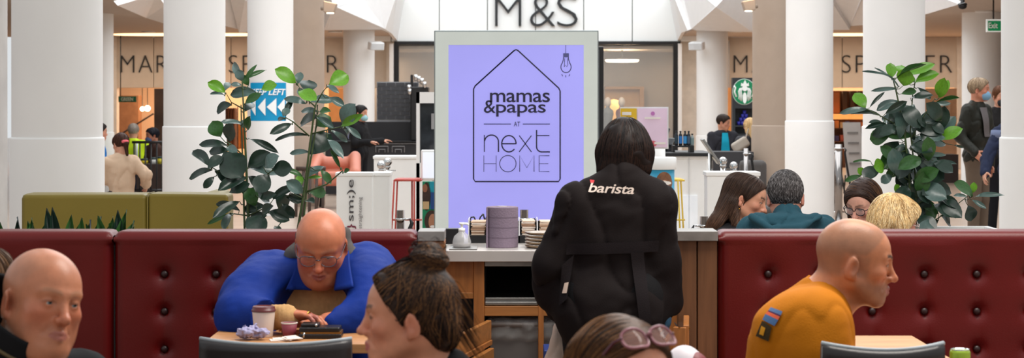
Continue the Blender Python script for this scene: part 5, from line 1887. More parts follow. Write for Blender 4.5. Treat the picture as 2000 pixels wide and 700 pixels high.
ST_A = [([(268, 700), (262, 560), (255, 400), (248, 250), (240, 80)], 0.011, 0.005, 0.0), ([(250, 700), (245, 520), (238, 300), (235, 180)], 0.008, 0.004, 0.05),
        ([(258, 560), (180, 480), (115, 440)], 0.006, 0.003, -0.1), ([(255, 400), (190, 340)], 0.005, 0.003, -0.06), ([(250, 200), (195, 170), (172, 130)], 0.005, 0.002, -0.05),
        ([(245, 180), (290, 150), (314, 118)], 0.004, 0.002, 0.05), ([(262, 580), (330, 480), (380, 440)], 0.006, 0.003, -0.1), ([(266, 640), (330, 610), (400, 670)], 0.006, 0.003, -0.05),
        ([(262, 640), (190, 630)], 0.005, 0.003, 0.05)]
ST_B = [([(470, 700), (500, 520), (520, 350), (540, 200), (548, 170)], 0.010, 0.005, 0.0), ([(490, 700), (512, 480), (548, 260), (552, 180)], 0.008, 0.004, 0.04), ([(518, 310), (450, 250), (418, 232)], 0.005, 0.003, -0.05),
        ([(545, 190), (500, 150), (466, 90)], 0.005, 0.002, 0.0), ([(550, 170), (575, 125), (600, 96)], 0.005, 0.002, 0.0), ([(530, 300), (590, 285), (662, 268)], 0.005, 0.003, -0.06),
        ([(510, 540), (590, 510), (655, 455), (650, 440)], 0.006, 0.003, -0.05), ([(495, 570), (440, 545)], 0.005, 0.003, 0.0)]
isB = lambda L: L[0][0] > 400 and not (L[0][1] > 585 and L[0][0] < 420)
plant('rubber_plant', 'bushy dark leafed plant just right of the green sofa', 8.45, 360, 120, 2.122, ST_A, [L for L in LV if not isB(L)], (262, 700), seed=2)
plant('rubber_plant', 'tall thin stemmed plant right behind the blue jacket man', 8.35, 360, 120, 2.122, ST_B, [L for L in LV if isB(L)], (480, 700), seed=3)
RV = [((250, 88), (252, 33), 34, 1), ((290, 70), (300, 36), 30, 1), ((255, 90), (140, 60), 10, 2), ((265, 85), (347, 38), 14, 3), ((290, 120), (300, 63), 52, 1), ((312, 78), (406, 33), 34, 1), ((325, 104), (347, 74), 38, 1),
      ((345, 107), (427, 73), 38, 1), ((270, 130), (175, 136), 14, 2), ((280, 120), (200, 50), 8, 2), ((425, 168), (430, 103), 38, 1), ((430, 168), (464, 103), 32, 1), ((420, 190), (522, 168), 12, 3),
      ((415, 190), (467, 190), 14, 2), ((365, 125), (417, 167), 18, 2), ((330, 167), (402, 154), 24, 0), ((290, 152), (347, 140), 22, 3), ((145, 207), (112, 153), 40, 1), ((145, 210), (48, 222), 20, 2),
      ((150, 207), (202, 148), 10, 0), ((207, 237), (108, 230), 20, 0), ((217, 272), (138, 286), 18, 0), ((207, 266), (158, 260), 16, 0), ((292, 185), (208, 212), 34, 2), ((285, 190), (338, 268), 48, 0),
      ((215, 232), (287, 188), 26, 0), ((350, 262), (437, 224), 16, 2), ((440, 337), (512, 293), 42, 1), ((440, 332), (442, 293), 18, 2), ((500, 357), (537, 366), 8, 0), ((272, 280), (188, 312), 36, 0),
      ((300, 280), (347, 296), 24, 2), ((332, 320), (248, 310), 36, 3), ((350, 327), (437, 320), 30, 2), ((345, 350), (388, 372), 36, 3), ((395, 347), (477, 350), 24, 2), ((282, 345), (248, 402), 56, 0),
      ((247, 400), (224, 452), 28, 2), ((380, 282), (344, 258), 34, 0), ((400, 265), (442, 302), 30, 0), ((217, 441), (176, 440), 44, 1), ((202, 466), (143, 481), 28, 2), ((132, 481), (78, 501), 18, 3),
      ((136, 478), (116, 453), 22, 1), ((176, 440), (138, 482), 40, 0), ((170, 422), (113, 424), 10, 3), ((252, 480), (213, 502), 30, 2), ((260, 472), (322, 458), 34, 0), ((345, 432), (443, 482), 76, 0),
      ((300, 400), (332, 472), 50, 0), ((270, 548), (266, 520), 24, 1), ((400, 515), (492, 546), 40, 0), ((380, 400), (457, 395), 14, 2), ((420, 430), (502, 432), 12, 2), ((560, 556), (493, 508), 44, 3),
      ((565, 550), (570, 513), 22, 1), ((560, 560), (642, 545), 14, 2), ((560, 575), (602, 602), 14, 2), ((555, 600), (572, 657), 42, 0), ((545, 570), (488, 545), 16, 2), ((340, 570), (402, 642), 58, 0),
      ((410, 590), (472, 632), 40, 0), ((430, 560), (492, 602), 30, 0), ((450, 640), (502, 677), 30, 0), ((442, 660), (398, 697), 30, 0), ((330, 560), (298, 602), 50, 0), ((360, 500), (382, 572), 46, 0),
      ((300, 500), (322, 562), 50, 0), ((318, 420), (270, 470), 46, 0), ((330, 470), (372, 520), 50, 0), ((312, 520), (262, 575), 44, 0), ((330, 620), (290, 680), 52, 0), ((350, 640), (400, 690), 50, 0)]
rr = random.Random(11)
for i in range(60):
    x, y = rr.uniform(230, 450), rr.uniform(250, 690)
    a = rr.uniform(0, 6.28)
    L_ = rr.uniform(60, 100)
    RV.append(((x, y), (x + L_ * math.cos(a), y + L_ * math.sin(a)), rr.uniform(32, 54), rr.choice((0, 0, 0, 2, 3))))
ST_R = [([(330, 700), (322, 500), (302, 300), (268, 140), (255, 90)], 0.012, 0.005, 0.0), ([(350, 700), (345, 480), (325, 300), (335, 150), (345, 105)], 0.009, 0.004, 0.06),
        ([(380, 690), (480, 622), (560, 560)], 0.007, 0.003, -0.05), ([(330, 330), (380, 240), (424, 170)], 0.006, 0.003, -0.05), ([(295, 290), (205, 240), (145, 210)], 0.006, 0.003, -0.05),
        ([(322, 500), (250, 460), (180, 440)], 0.006, 0.003, 0.0), ([(340, 420), (400, 360), (440, 335)], 0.006, 0.003, 0.0), ([(340, 600), (420, 560)], 0.006, 0.003, 0.0)]
plant('rubber_plant', 'dense leafy plant with bright green tips on the right', 10.7, 1620, 110, 2.059, ST_R, RV, (335, 700), seed=5)


def strap_plant(label, Y, base, tips, seed):
    rnd = random.Random(seed)
    conv = lambda a, b: (a / 4.348, 360 + b / 4.348)
    bp = P(conv(base, 430)[0], 460, Y)
    e = empty('strap_leaf_plant', (bp[0], Y, 0.7), label, 'plant', 'strap leaved plants')
    for tx, ty in tips:
        t = P(*conv(tx, ty), Y) + np.array([0, rnd.uniform(-0.06, 0.06), 0])
        b = np.array([bp[0] * 0.55 + t[0] * 0.45, Y + rnd.uniform(-0.03, 0.03), 0.69])
        ln = np.linalg.norm(t - b)
        leaf(e, b, t, 0.075, rnd.choice((0, 3, 3, 3)), 3, (rnd.uniform(-0.5, 0.5), -1, 0.3))
    MB().lathe([(0.05, -0.005), (0.05, 0.03), (0.02, 0.05)], n=14).build('crown', mat('plant_crown', (60, 74, 40), 0.7), e)
    return e


strap_plant('left strap leaved plant in front of the green sofa', 7.5, 470, [(140, 295), (240, 310), (275, 288), (340, 308), (390, 203), (490, 200), (612, 258), (682, 300), (716, 298), (210, 332), (365, 300), (560, 350), (440, 330)], 1)
strap_plant('right strap leaved plant in front of the green sofa', 7.55, 920, [(700, 312), (830, 278), (870, 268), (940, 278), (1015, 223), (1055, 228), (1086, 303), (1146, 353), (760, 340), (1012, 308), (900, 345), (980, 330)], 2)
strap_plant('small strap leaved plant at the far left edge', 7.5, -40, [(30, 332), (22, 360), (98, 398), (-60, 300), (-100, 330)], 3)
# ------------------------------------------------------------------ people
M_skin = mat('skin', (200, 150, 125), 0.38, var=0.10, scale=34, attr=True, bump=0.05, bscale=180, sss=0.12, spec=0.4)
M_hairm = mat('hair', (60, 40, 30), 0.5, var=0.25, scale=90, attr=True, spec=0.22)
M_eye = mat('eye', (230, 226, 220), 0.08, var=0.0, attr=True)


def cloth(name, col, rough=0.85, var=0.06, bump=0.15, bscale=250, scale=10, **k):
    return mat('cloth_' + name, col, rough, var=var, bump=bump, bscale=bscale, scale=scale, spec=0.2, **k)


def head_prims(S, R, t, sc=1.0, eye=1.0, mouth=0.0, jaw=1.0, nose=1.0, fat=0.0, ears=True, soft=False, wide=0.0):
    S.frame(R, t, sc)
    S.ell((0, -0.010, 0.030), (0.076 + wide * 0.6, 0.098, 0.086 - wide * 0.3))
    S.ell((0, 0.034, 0.028), (0.061 + wide, 0.058, 0.064), k=0.03)
    S.ell((0, 0.034, -0.036), (0.058, 0.055, 0.074), k=0.03)
    S.cone((0.053 * jaw, 0.0, -0.056), (0.017, 0.070, -0.099), 0.018, 0.017, k=0.03, mirror=True)
    S.ell((0, 0.077, -0.098), (0.021, 0.018, 0.017), k=0.02)
    S.cone((0.010, 0.091, 0.019), (0.046, 0.074, 0.021), 0.0098 if not soft else 0.006, 0.008, k=0.014, mirror=True)
    S.ell((0.045, 0.062, -0.024), (0.019, 0.019, 0.015), k=0.025, mirror=True)
    if fat:
        S.ell((0, 0.045, -0.108), (0.05 + fat, 0.042, 0.030 + fat * 0.5), k=0.03)
        S.ell((0.048, 0.035, -0.062), (0.022, 0.032, 0.034), k=0.03, mirror=True)
    S.ell((0.032, 0.1005, 0.001), (0.020, 0.0175, 0.0135), k=0.011, op='s', mirror=True)
    S.ell((0.0315, 0.0775, 0.0), (0.0155, 0.0148, 0.0145), k=0.005, mirror=True)
    if eye > 0:
        S.ell((0.0315, 0.093, -0.001), (0.0125, 0.010, 0.0045 * eye), k=0.002, op='s', mirror=True)
    # nose
    S.cone((0, 0.089, 0.014), (0, 0.108 * (0.9 + 0.1 * nose), -0.029), 0.0082, 0.0105, k=0.012)
    S.ell((0, 0.1095 + 0.004 * nose, -0.035), (0.0115, 0.0125, 0.0105), k=0.008)
    S.ell((0.0125, 0.100, -0.039), (0.0085, 0.0105, 0.0085), k=0.007, mirror=True)
    S.ell((0.0065, 0.108, -0.0470), (0.0036, 0.0055, 0.0035), k=0.003, op='s', mirror=True)
    # mouth
    S.ell((0, 0.080, -0.067), (0.029, 0.018, 0.024), k=0.018)
    S.cone((0, 0.1005, -0.0640), (0.021, 0.089, -0.0665), 0.0066, 0.003, k=0.005, mirror=True)
    S.cone((0, 0.0985, -0.0758), (0.018, 0.088, -0.0715), 0.0074, 0.003, k=0.005, mirror=True)
    S.cone((0, 0.107, -0.0697), (0.022, 0.094, -0.0688), 0.0016 + mouth, 0.0012 + mouth * 0.4, k=0.003, op='s', mirror=True)
    # nasolabial fold
    S.cone((0.019, 0.099, -0.043), (0.031, 0.084, -0.066), 0.003, 0.002, k=0.010, op='s', mirror=True)
    if ears:
        Re = rot('Z', -24) @ rot('X', -10)
        S.ell((0.0795, -0.014, -0.016), (0.0075, 0.0185, 0.032), k=0.006, R=Re, mirror=True)
        S.ell((0.0885, -0.009, -0.014), (0.0065, 0.0095, 0.018), k=0.005, op='s', R=Re, mirror=True)
        S.ell((0.0775, -0.006, -0.040), (0.0065, 0.009, 0.010), k=0.006, R=Re, mirror=True)
    S.frame()


def gauss(q, c, s, mir=True):
    x = np.abs(q[:, 0]) if mir else q[:, 0]
    return np.exp(-((x - c[0]) ** 2 + (q[:, 1] - c[1]) ** 2 + (q[:, 2] - c[2]) ** 2) / (2 * s * s))


def sstep(a, b, x):
    t = np.clip((x - a) / (b - a), 0, 1)
    return t * t * (3 - 2 * t)


def skin_color(R, t, sc, skin, lips=(170, 96, 88), brow=(70, 50, 40), brow_w=0.7, red=0.5, stubble=0.0, scalp=0.0, scalp_col=(120, 100, 88), glove=None, glove_c=(), lash=0.5):
    b = np.array(lin(skin))

    def f(X):
        q = ((X - t) @ R) / sc
        c = np.tile(b, (len(X), 1))
        hd = (np.abs(q).max(1) < 0.17)
        w = gauss(q, (0.045, 0.07, -0.03), 0.022) + gauss(q, (0, 0.11, -0.034), 0.014) + 0.8 * gauss(q, (0.085, -0.012, -0.018), 0.025)
        c = c * (1 - red * np.clip(w, 0, 1)[:, None] * np.array([0.02, 0.30, 0.28]))
        if stubble:
            s = sstep(-0.035, -0.065, q[:, 2]) * sstep(0.13, 0.11, np.abs(q[:, 2])) * sstep(-0.02, 0.02, q[:, 1]) * hd
            s = np.maximum(s, 0.8 * gauss(q, (0, 0.1, -0.056), 0.012))
            c = c + (np.array(lin((92, 74, 66))) - c) * (s * stubble)[:, None]
        if scalp:
            h = q[:, 2] - 0.01 - 1.2 * np.maximum(q[:, 1] - 0.02, 0)
            s = sstep(0.0, 0.02, h) * sstep(0.09, 0.06, q[:, 1]) * sstep(0.112, 0.085, q[:, 2])
            s = np.maximum(s, sstep(-0.02, -0.05, q[:, 1]) * sstep(-0.055, -0.03, q[:, 2])) * hd
            sb = sstep(0.045, 0.05, np.abs(q[:, 0])) * sstep(0.03, 0.015, np.abs(q[:, 1] - 0.012)) * sstep(-0.05, -0.03, q[:, 2]) * sstep(0.03, 0.01, q[:, 2]) * 0.8
            s = np.maximum(s, sb * hd)
            c = c + (np.array(lin(scalp_col)) - c) * (s * scalp)[:, None]
        if brow_w:
            ax = np.abs(q[:, 0])
            zc = 0.0215 + 0.006 * np.sin(np.clip((ax - 0.010) / 0.042, 0, 1) * 2.4)
            s = sstep(0.0065, 0.003, np.abs(q[:, 2] - zc)) * sstep(0.007, 0.012, ax) * sstep(0.055, 0.046, ax) * (q[:, 1] > 0.05)
            c = c + (np.array(lin(brow)) - c) * (s * brow_w)[:, None]
        if lash:
            ax = np.abs(q[:, 0]) - 0.0315
            rr_ = (ax / 0.0145) ** 2 + (q[:, 2] / 0.0062) ** 2
            s = sstep(1.6, 1.0, rr_) * (q[:, 1] > 0.07) * np.where(q[:, 2] > -0.001, 1, 0.35)
            c = c + (np.array(lin((50, 34, 28))) - c) * (s * lash)[:, None]
        s = sstep(1.15, 0.85, (q[:, 0] / 0.0235) ** 2 + ((q[:, 2] + 0.0700) / 0.0105) ** 2) * (q[:, 1] > 0.078)
        c = c + (np.array(lin(lips)) - c) * (s * 0.8)[:, None]
        if glove is not None:
            for g_, r_ in glove_c:
                s = (np.linalg.norm(X - g_, axis=1) < r_)
                c[s] = np.array(lin(glove))
        return np.clip(c, 0.002, 1)
    return f


def eyes(root, R, t, sc, iris=(90, 120, 130), gaze=(0, 1, 0)):
    for sg in (-1, 1):
        c = t + R @ (np.array([sg * 0.0315, 0.0772, 0.0]) * sc)
        g = R @ nrm(gaze)
        mb = MB().sphere((0, 0, 0), 0.0128 * sc, 24, 18)
        v = np.array(mb.v)
        d = (v / np.linalg.norm(v, axis=1, keepdims=True)) @ g
        col = np.tile(np.array(lin((196, 180, 170))), (len(v), 1))
        col[d > 0.84] = lin(iris)
        col[d > 0.955] = lin((14, 12, 12))
        mb.v = [tuple(p + c - np.array(root.location)) for p in v]
        mb.build('eyeball', M_eye, root, col=col)


def hand(S, wrist, d, n, side, curl=0.5, sc=1.0, spread=0.12, thumb=0.6):
    """palm and five fingers; d points along the hand, n out of the palm, side towards the thumb"""
    d = nrm(d)
    n = nrm(n - d * np.dot(n, d))
    sd = np.cross(d, n)
    if np.dot(sd, side) < 0:
        sd = -sd
    w = np.asarray(wrist)
    R = np.stack([sd, d, n], 1)
    old = (S.R, S.t, S.sc)
    S.frame(R, w, sc)
    S.cone((0, -0.02, 0), (0, 0.02, 0), 0.024, 0.026, k=0.02)
    S.ell((0, 0.05, 0), (0.039, 0.048, 0.016), k=0.02)
    for i, (x, y0, l) in enumerate(((0.028, 0.088, 0.070), (0.0095, 0.094, 0.078), (-0.0095, 0.090, 0.072), (-0.027, 0.080, 0.058))):
        p = np.array([x, y0 - 0.012, 0.0])
        ang = 0.0
        dirx = spread * (x / 0.03)
        r = 0.0092 if i < 3 else 0.008
        for j, fr in enumerate((0.46, 0.31, 0.23)):
            ang += curl * (0.55, 0.8, 0.55)[j]
            dv = nrm([dirx, math.cos(ang), math.sin(ang)])
            q = p + dv * l * fr
            S.cone(p, q, r, r * 0.9, k=0.004)
            r *= 0.9
            p = q
    p = np.array([0.026, 0.018, 0.004])
    dv = nrm([0.75, 0.62, 0.25 + 0.4 * thumb])
    q = p + dv * 0.042
    S.cone(p, q, 0.0145, 0.0105, k=0.012)
    dv = nrm([0.35, 0.85, 0.2 + 0.6 * thumb])
    q2 = q + dv * 0.03
    S.cone(q, q2, 0.0105, 0.0095, k=0.004)
    S.cone(q2, q2 + nrm([0.1, 0.95, 0.3 * thumb]) * 0.022, 0.0095, 0.0075, k=0.004)
    S.frame(*old)


def torso(S, J, g=0.0, fat=1.0, belly=1.0, trap=0.0):
    lat = nrm(J['sR'] - J['sL'])
    hw = np.linalg.norm(J['sR'] - J['sL']) / 2
    ch, pe, nk = J['chest'], J['pel'], J['neck']
    up = nrm(nk - ch)
    for c, w, r in ((ch + 0.06 * up, hw - 0.07, 0.083 * fat), (ch - 0.02 * up, hw - 0.085, 0.098 * fat), (ch * 0.55 + pe * 0.45, hw - 0.10, 0.095 * fat * belly), (pe + 0.05 * (ch - pe), hw - 0.105, 0.105 * fat * belly)):
        w = max(w, 0.03)
        S.cone(c - lat * w, c + lat * w, r + g, k=0.06)
    for s in ('sL', 'sR'):
        S.cone(nk - up * 0.01, J[s], 0.047 + g + trap, 0.05 + g, k=0.05)
    S.cone(nk - up * 0.02, ch + 0.05 * up, 0.07 + g, 0.08 + g, k=0.05)


def arms(S, J, g=0.0, r=(0.05, 0.042, 0.031), k=0.03, sides=('L', 'R')):
    for s in sides:
        S.cone(J['s' + s], J['e' + s], r[0] + g, r[1] + g, k=k)
        S.cone(J['e' + s], J['w' + s], r[1] + g, r[2] + g, k=k)


def legs(S, J, g=0.0, r=(0.085, 0.06, 0.045)):
    lat = nrm(J['sR'] - J['sL'])
    pe = J['pel']
    S.cone(pe - lat * 0.07, pe + lat * 0.07, 0.10 + g, k=0.05)
    for s, sg in (('L', -1), ('R', 1)):
        h = pe + lat * sg * 0.085
        S.cone(h, J['k' + s], r[0] + g, r[1] + g, k=0.04)
        S.cone(J['k' + s], J['a' + s], r[1] + g, r[2] + g, k=0.03)


def pose(base, f, h=1.75, seated=False, seat=0.47):
    f = nrm([f[0], f[1], 0])
    r = np.array([f[1], -f[0], 0])
    b = np.array([base[0], base[1], 0.0])
    z = np.array([0, 0, 1.0])
    J = {}
    if not seated:
        J['pel'] = b + z * 0.52 * h
        J['chest'] = b + z * 0.72 * h
        J['neck'] = b + z * 0.825 * h - f * 0.01
    else:
        J['pel'] = b + z * (seat + 0.1)
        J['chest'] = b + z * (seat + 0.1 + 0.2 * h)
        J['neck'] = b + z * (seat + 0.1 + 0.3 * h)
    for s, sg in (('L', -1), ('R', 1)):
        sh = J['neck'] + r * sg * 0.108 * h - z * 0.03 * h
        J['s' + s] = sh
        J['e' + s] = sh + r * sg * 0.03 - z * 0.185 * h + f * (0.0 if not seated else 0.08)
        J['w' + s] = J['e' + s] + (-z * 0.14 * h + f * 0.04 if not seated else f * 0.2 - z * 0.02)
        if not seated:
            J['k' + s] = b + r * sg * 0.09 + z * 0.28 * h + f * 0.01
            J['a' + s] = b + r * sg * 0.1 + z * 0.09
        else:
            J['k' + s] = b + r * sg * 0.12 + z * (seat + 0.05) + f * 0.42
            J['a' + s] = b + r * sg * 0.12 + z * 0.09 + f * 0.40
    J['f'], J['r'] = f, r
    J['head'] = J['neck'] + z * 0.155 + f * 0.03
    return J


def shoes(root, J, m, vox=0.012):
    f = J['f']
    for s in 'LR':
        a = J['a' + s]
        S = SDF()
        S.cone(a * np.array([1, 1, 0]) + np.array([0, 0, 0.045]) - f * 0.04, a * np.array([1, 1, 0]) + np.array([0, 0, 0.035]) + f * 0.15, 0.04, 0.034, k=0.02)
        S.cone(a * np.array([1, 1, 0]) + np.array([0, 0, 0.05]), a, 0.042, 0.045, k=0.02)
        S.plane((0, 0, -1), (0, 0, 0.002))
        S.build('shoe', m, vox, root)


def tubes(paths, r, nside=3, taper=0.35):
    """many strands (n, m, 3) -> vertices and quads"""
    n, m, _ = paths.shape
    T = np.gradient(paths, axis=1)
    T /= np.linalg.norm(T, axis=2, keepdims=True) + 1e-9
    ref = np.array([0.37, 0.55, 0.75])
    A_ = np.cross(T, ref)
    A_ /= np.linalg.norm(A_, axis=2, keepdims=True) + 1e-9
    B2 = np.cross(T, A_)
    s = np.linspace(0, 1, m)
    rad = r * (1 - (1 - taper) * np.abs(2 * s - 1) ** 3)
    V = []
    for k in range(nside):
        a = 2 * math.pi * k / nside
        V.append(paths + (A_ * math.cos(a) + B2 * math.sin(a)) * rad[None, :, None])
    V = np.stack(V, 2)
    idx = np.arange(n * m * nside).reshape(n, m, nside)
    q = []
    for k in range(nside):
        k2 = (k + 1) % nside
        q.append(np.stack([idx[:, :-1, k], idx[:, :-1, k2], idx[:, 1:, k2], idx[:, 1:, k]], -1).reshape(-1, 4))
    return V.reshape(-1, 3), np.concatenate(q)


def hair_object(root, S, cols, field, vox=0.004, n=1200, steps=14, step=0.012, r=0.0011, off=0.0008, mask=None, disp=None, seed=1, free=None, wig=0.15, name='hair', gcol=None):
    """hair mass and the strands that lie on it, one mesh"""
    rg = np.random.default_rng(seed)
    X, fq = S.mesh(vox, disp)
    C = np.array([lin(c) for c in cols])
    base = C[0] * 0.75 + C[1 % len(C)] * 0.25
    cm = np.tile(base, (len(X), 1))
    if gcol is not None:
        cm = gcol(X, cm)
    Vs, Fs, Cs = [X], [fq], [cm]
    cnt = len(X)
    if n:
        pool = X if mask is None else X[mask(X)]
        Q = pool[rg.integers(0, len(pool), n)] + rg.normal(0, vox * 0.4, (n, 3))
        jit = rg.normal(0, wig, (n, 3))
        path = [Q]
        for i in range(steps):
            g = S.grad(Q)
            Q = Q - g * (S.ev(Q) - off)[:, None]
            d = field(Q) + jit
            d = d - g * (d * g).sum(1, keepdims=True)
            d /= np.linalg.norm(d, axis=1, keepdims=True) + 1e-9
            path.append(Q)
            Q = Q + d * step
        path = np.stack(path[1:], 1)
        V, q = tubes(path, r)
        Vs.append(V)
        Fs.append(q + cnt)
        cnt += len(V)
        ci = C[rg.integers(0, len(C), n)] * rg.uniform(0.75, 1.25, (n, 1))
        cc = np.repeat(ci, steps * 3, 0)
        if gcol is not None:
            cc = gcol(V, cc)
        Cs.append(cc)
    if free is not None:
        pts, rr_ = free
        V, q = tubes(pts, rr_)
        Vs.append(V)
        Fs.append(q + cnt)
        cf = np.repeat(C[rg.integers(0, len(C), len(pts))] * rg.uniform(0.8, 1.3, (len(pts), 1)), pts.shape[1] * 3, 0)
        if gcol is not None:
            cf = gcol(V, cf)
        Cs.append(cf)
    return raw_mesh(name, np.concatenate(Vs), np.concatenate(Fs), M_hairm, root, np.clip(np.concatenate(Cs), 0.001, 1))


def cap(S, R, t, sc, th=0.008, k=0.02):
    """hair cap over the cranium, to be cut by planes"""
    S.frame(R, t, sc)
    S.ell((0, -0.012, 0.030), (0.076 + th, 0.100 + th, 0.087 + th), k=k)
    S.ell((0, 0.030, 0.034), (0.063 + th, 0.060 + th, 0.062 + th), k=0.03)
    return S


def headcut(S, R, t, sc, n, c):
    n = nrm(n)
    S.plane(R @ n, t + R @ (n * c * sc), 0.006)


def glasses(label, R, t, sc, m, lens=(0.0245, 0.019), y=0.103, z=-0.004, rim=0.0016, tint=0.06, temples=True, top=False, lens_col=(200, 206, 212), Rg=None, tg=None, temple_m=None):
    Rg = R if Rg is None else Rg
    tg = t if tg is None else tg
    W_ = lambda q: tg + Rg @ (np.asarray(q, float) * sc)
    e = empty('eyeglasses', W_((0, y, z)), label, 'glasses')
    for sg in (-1, 1):
        pts = []
        for i in range(29):
            a = 2 * math.pi * i / 28
            cx, cz = math.cos(a), math.sin(a)
            pts.append(W_((sg * 0.0335 + lens[0] * np.sign(cx) * abs(cx) ** 0.75, y - 0.006 * abs(cx * lens[0] + sg * sg * 0.0) / 0.03 - (0.004 if cx * sg > 0 else 0) * abs(cx), z + lens[1] * np.sign(cz) * abs(cz) ** 0.8)))
        put(MB().tube(pts, rim * sc, 6, cap=False).build('rim', m), e)
        mb = MB()
        mb.add(pts[:-1] + [W_((sg * 0.0335, y + 0.001, z))], [(i, (i + 1) % 28, 28) for i in range(28)], True)
        put(mb.build('lens', mat('lens_%d' % int(tint * 100), lens_col, 0.03, var=0, alpha=tint, spec=0.35)), e)
        if temples:
            put(MB().tube([W_((sg * (0.0335 + lens[0]), y - 0.006, z + 0.006)), W_((sg * 0.072, y - 0.02, z + 0.008)), W_((sg * 0.080, 0.02, z + 0.010)), W_((sg * 0.082, -0.008, z + 0.012)), W_((sg * 0.081, -0.026, z - 0.012))], rim * 1.05 * sc, 6).build('temple', temple_m or m), e)
    put(MB().tube([W_((-0.0335 + lens[0], y - 0.001, z + 0.004)), W_((0, y + 0.003, z + 0.007)), W_((0.0335 - lens[0], y - 0.001, z + 0.004))], rim * sc, 6).build('bridge', m), e)
    return e


def wrinkle(a=0.004, f=22.0, seed=0.0, f2=60, a2=0.0015):
    def fn(Q):
        n = vnoise(Q * np.array([1, 1, 0.55]), f, seed)
        return a * 0.35 * n + a * 2.0 * (1 - np.abs(vnoise(Q * np.array([1.2, 1, 0.5]), f * 0.8, seed + 5))) ** 5 + a2 * vnoise(Q, f2, seed + 2)
    return fn


M_dtr = cloth('dark_trousers', (36, 36, 42))
M_shoe = mat('shoe_black', (26, 24, 24), 0.5)
Z3 = np.array([0, 0, 1.0])


def person(label, x, y, z=0.0):
    return empty('person', (x, y, z), label, 'person')


def decal(name, S, uvs, faces, m, D, root, off=0.004, sub=True):
    """lay a flat drawing on a body surface by marching along D"""
    Q = np.array(uvs, float)
    D = nrm(D)
    Q = Q - D * 0.3
    for _ in range(60):
        d = S.ev(Q)
        Q = Q + D * np.clip(d - off, -0.02, 0.03)[:, None]
    mb = MB().add(Q, faces)
    return put(mb.build(name, m), root)


def patch(name, corners, m, S, D, root, n=8, off=0.004):
    A_, B2, C2, D2 = [np.array(c) for c in corners]
    pts, fs = [], []
    for i in range(n + 1):
        for j in range(n + 1):
            u, v = i / n, j / n
            pts.append((A_ * (1 - u) + B2 * u) * (1 - v) + (D2 * (1 - u) + C2 * u) * v)
    for i in range(n):
        for j in range(n):
            a = i * (n + 1) + j
            fs.append((a, a + n + 1, a + n + 2, a + 1))
    o = decal(name, S, pts, fs, m, D, root, off)
    o.data.polygons.foreach_set('use_smooth', [True] * len(fs))
    return o


# ---- bald man at the left edge, turned to the viewer
t = P(80, 588, 4.1)
R = basis((0.70, -0.71, 0.0), (0.20, 0.05, 0.98))
root = person('bald man in a black jacket at the left edge looking round', t[0] - 0.15, 4.2)
J = pose((t[0] - 0.16, 4.22), (0.75, -0.66), 1.78, True)
nk = P(20, 716, 4.17)
sh = nk - J['neck']
for k_ in ('neck', 'sL', 'sR', 'chest', 'pel', 'eL', 'eR', 'wL', 'wR', 'kL', 'kR', 'aL', 'aR'):
    J[k_] = J[k_] + sh * np.array([1, 1, 1.0 if k_ not in ('kL', 'kR', 'aL', 'aR', 'pel') else 0.3])
S = SDF()
head_prims(S, R, t, 1.0, eye=0.55, jaw=1.0, nose=1.1, fat=0.004)
S.cone(t + R @ np.array([0, -0.025, -0.05]), J['neck'], 0.058, 0.064, k=0.03)
torso(S, J, -0.012)
arms(S, J, -0.008)
for s in 'LR':
    hand(S, J['w' + s], J['f'], -Z3, -J['r'] if s == 'R' else J['r'], 0.5)
S.build('body', M_skin, 0.0038, root, col=skin_color(R, t, 1.0, (186, 120, 88), red=0.8, brow=(150, 112, 86), brow_w=0.5, lips=(160, 96, 86), stubble=0.16, scalp=0.25, scalp_col=(164, 122, 98), lash=0.35))
eyes(root, R, t, 1.0, (96, 116, 120), (-0.15, 1, 0.0))
S = SDF()
torso(S, J, 0.012, trap=0.012)
arms(S, J, 0.018)
ax_ = nrm(t + R @ np.array([0, -0.03, -0.11]) - J['neck'])
S.build('jacket', cloth('black_jacket', (22, 22, 24)), 0.007, root, wrinkle(0.004, 24))
pts = []
for a in np.linspace(-1.2, 1.9, 20):
    u = nrm(np.cross(ax_, (0, 1, 0)))
    v = np.cross(ax_, u)
    pts.append(J['neck'] + ax_ * 0.035 + (u * math.cos(a + 3.9) + v * math.sin(a + 3.9)) * 0.111)
ax_ = nrm((0.64, -0.22, 0.76))
cc_ = P(46, 606, 4.10)
Rc = np.stack([nrm(np.cross((0, 1, 0), ax_)), np.cross(ax_, nrm(np.cross((0, 1, 0), ax_))), ax_], 1)
mb = MB().lathe([(0.18, -0.25), (0.155, -0.15), (0.132, -0.05), (0.124, -0.01), (0.121, 0.0), (0.116, -0.004), (0.114, -0.04), (0.125, -0.14)], n=48, cap=False)
mb.v = [tuple(cc_ + Rc @ np.array(p_)) for p_ in mb.v]
pts = [cc_ + Rc @ np.array([0.1325 * math.cos(a), 0.1325 * math.sin(a), -0.045]) for a in np.linspace(0, 6.28, 40)]
put(mb.build('collar', cloth('black_jacket', (22, 22, 24))), root)
put(MB().tube(pts, 0.004, 6).build('collar_trim', mat('olive_trim', (92, 78, 50), 0.7)), root)
S = SDF()
legs(S, J, 0.01)
S.build('trousers', M_dtr, 0.014, root)
shoes(root, J, M_shoe, 0.014)

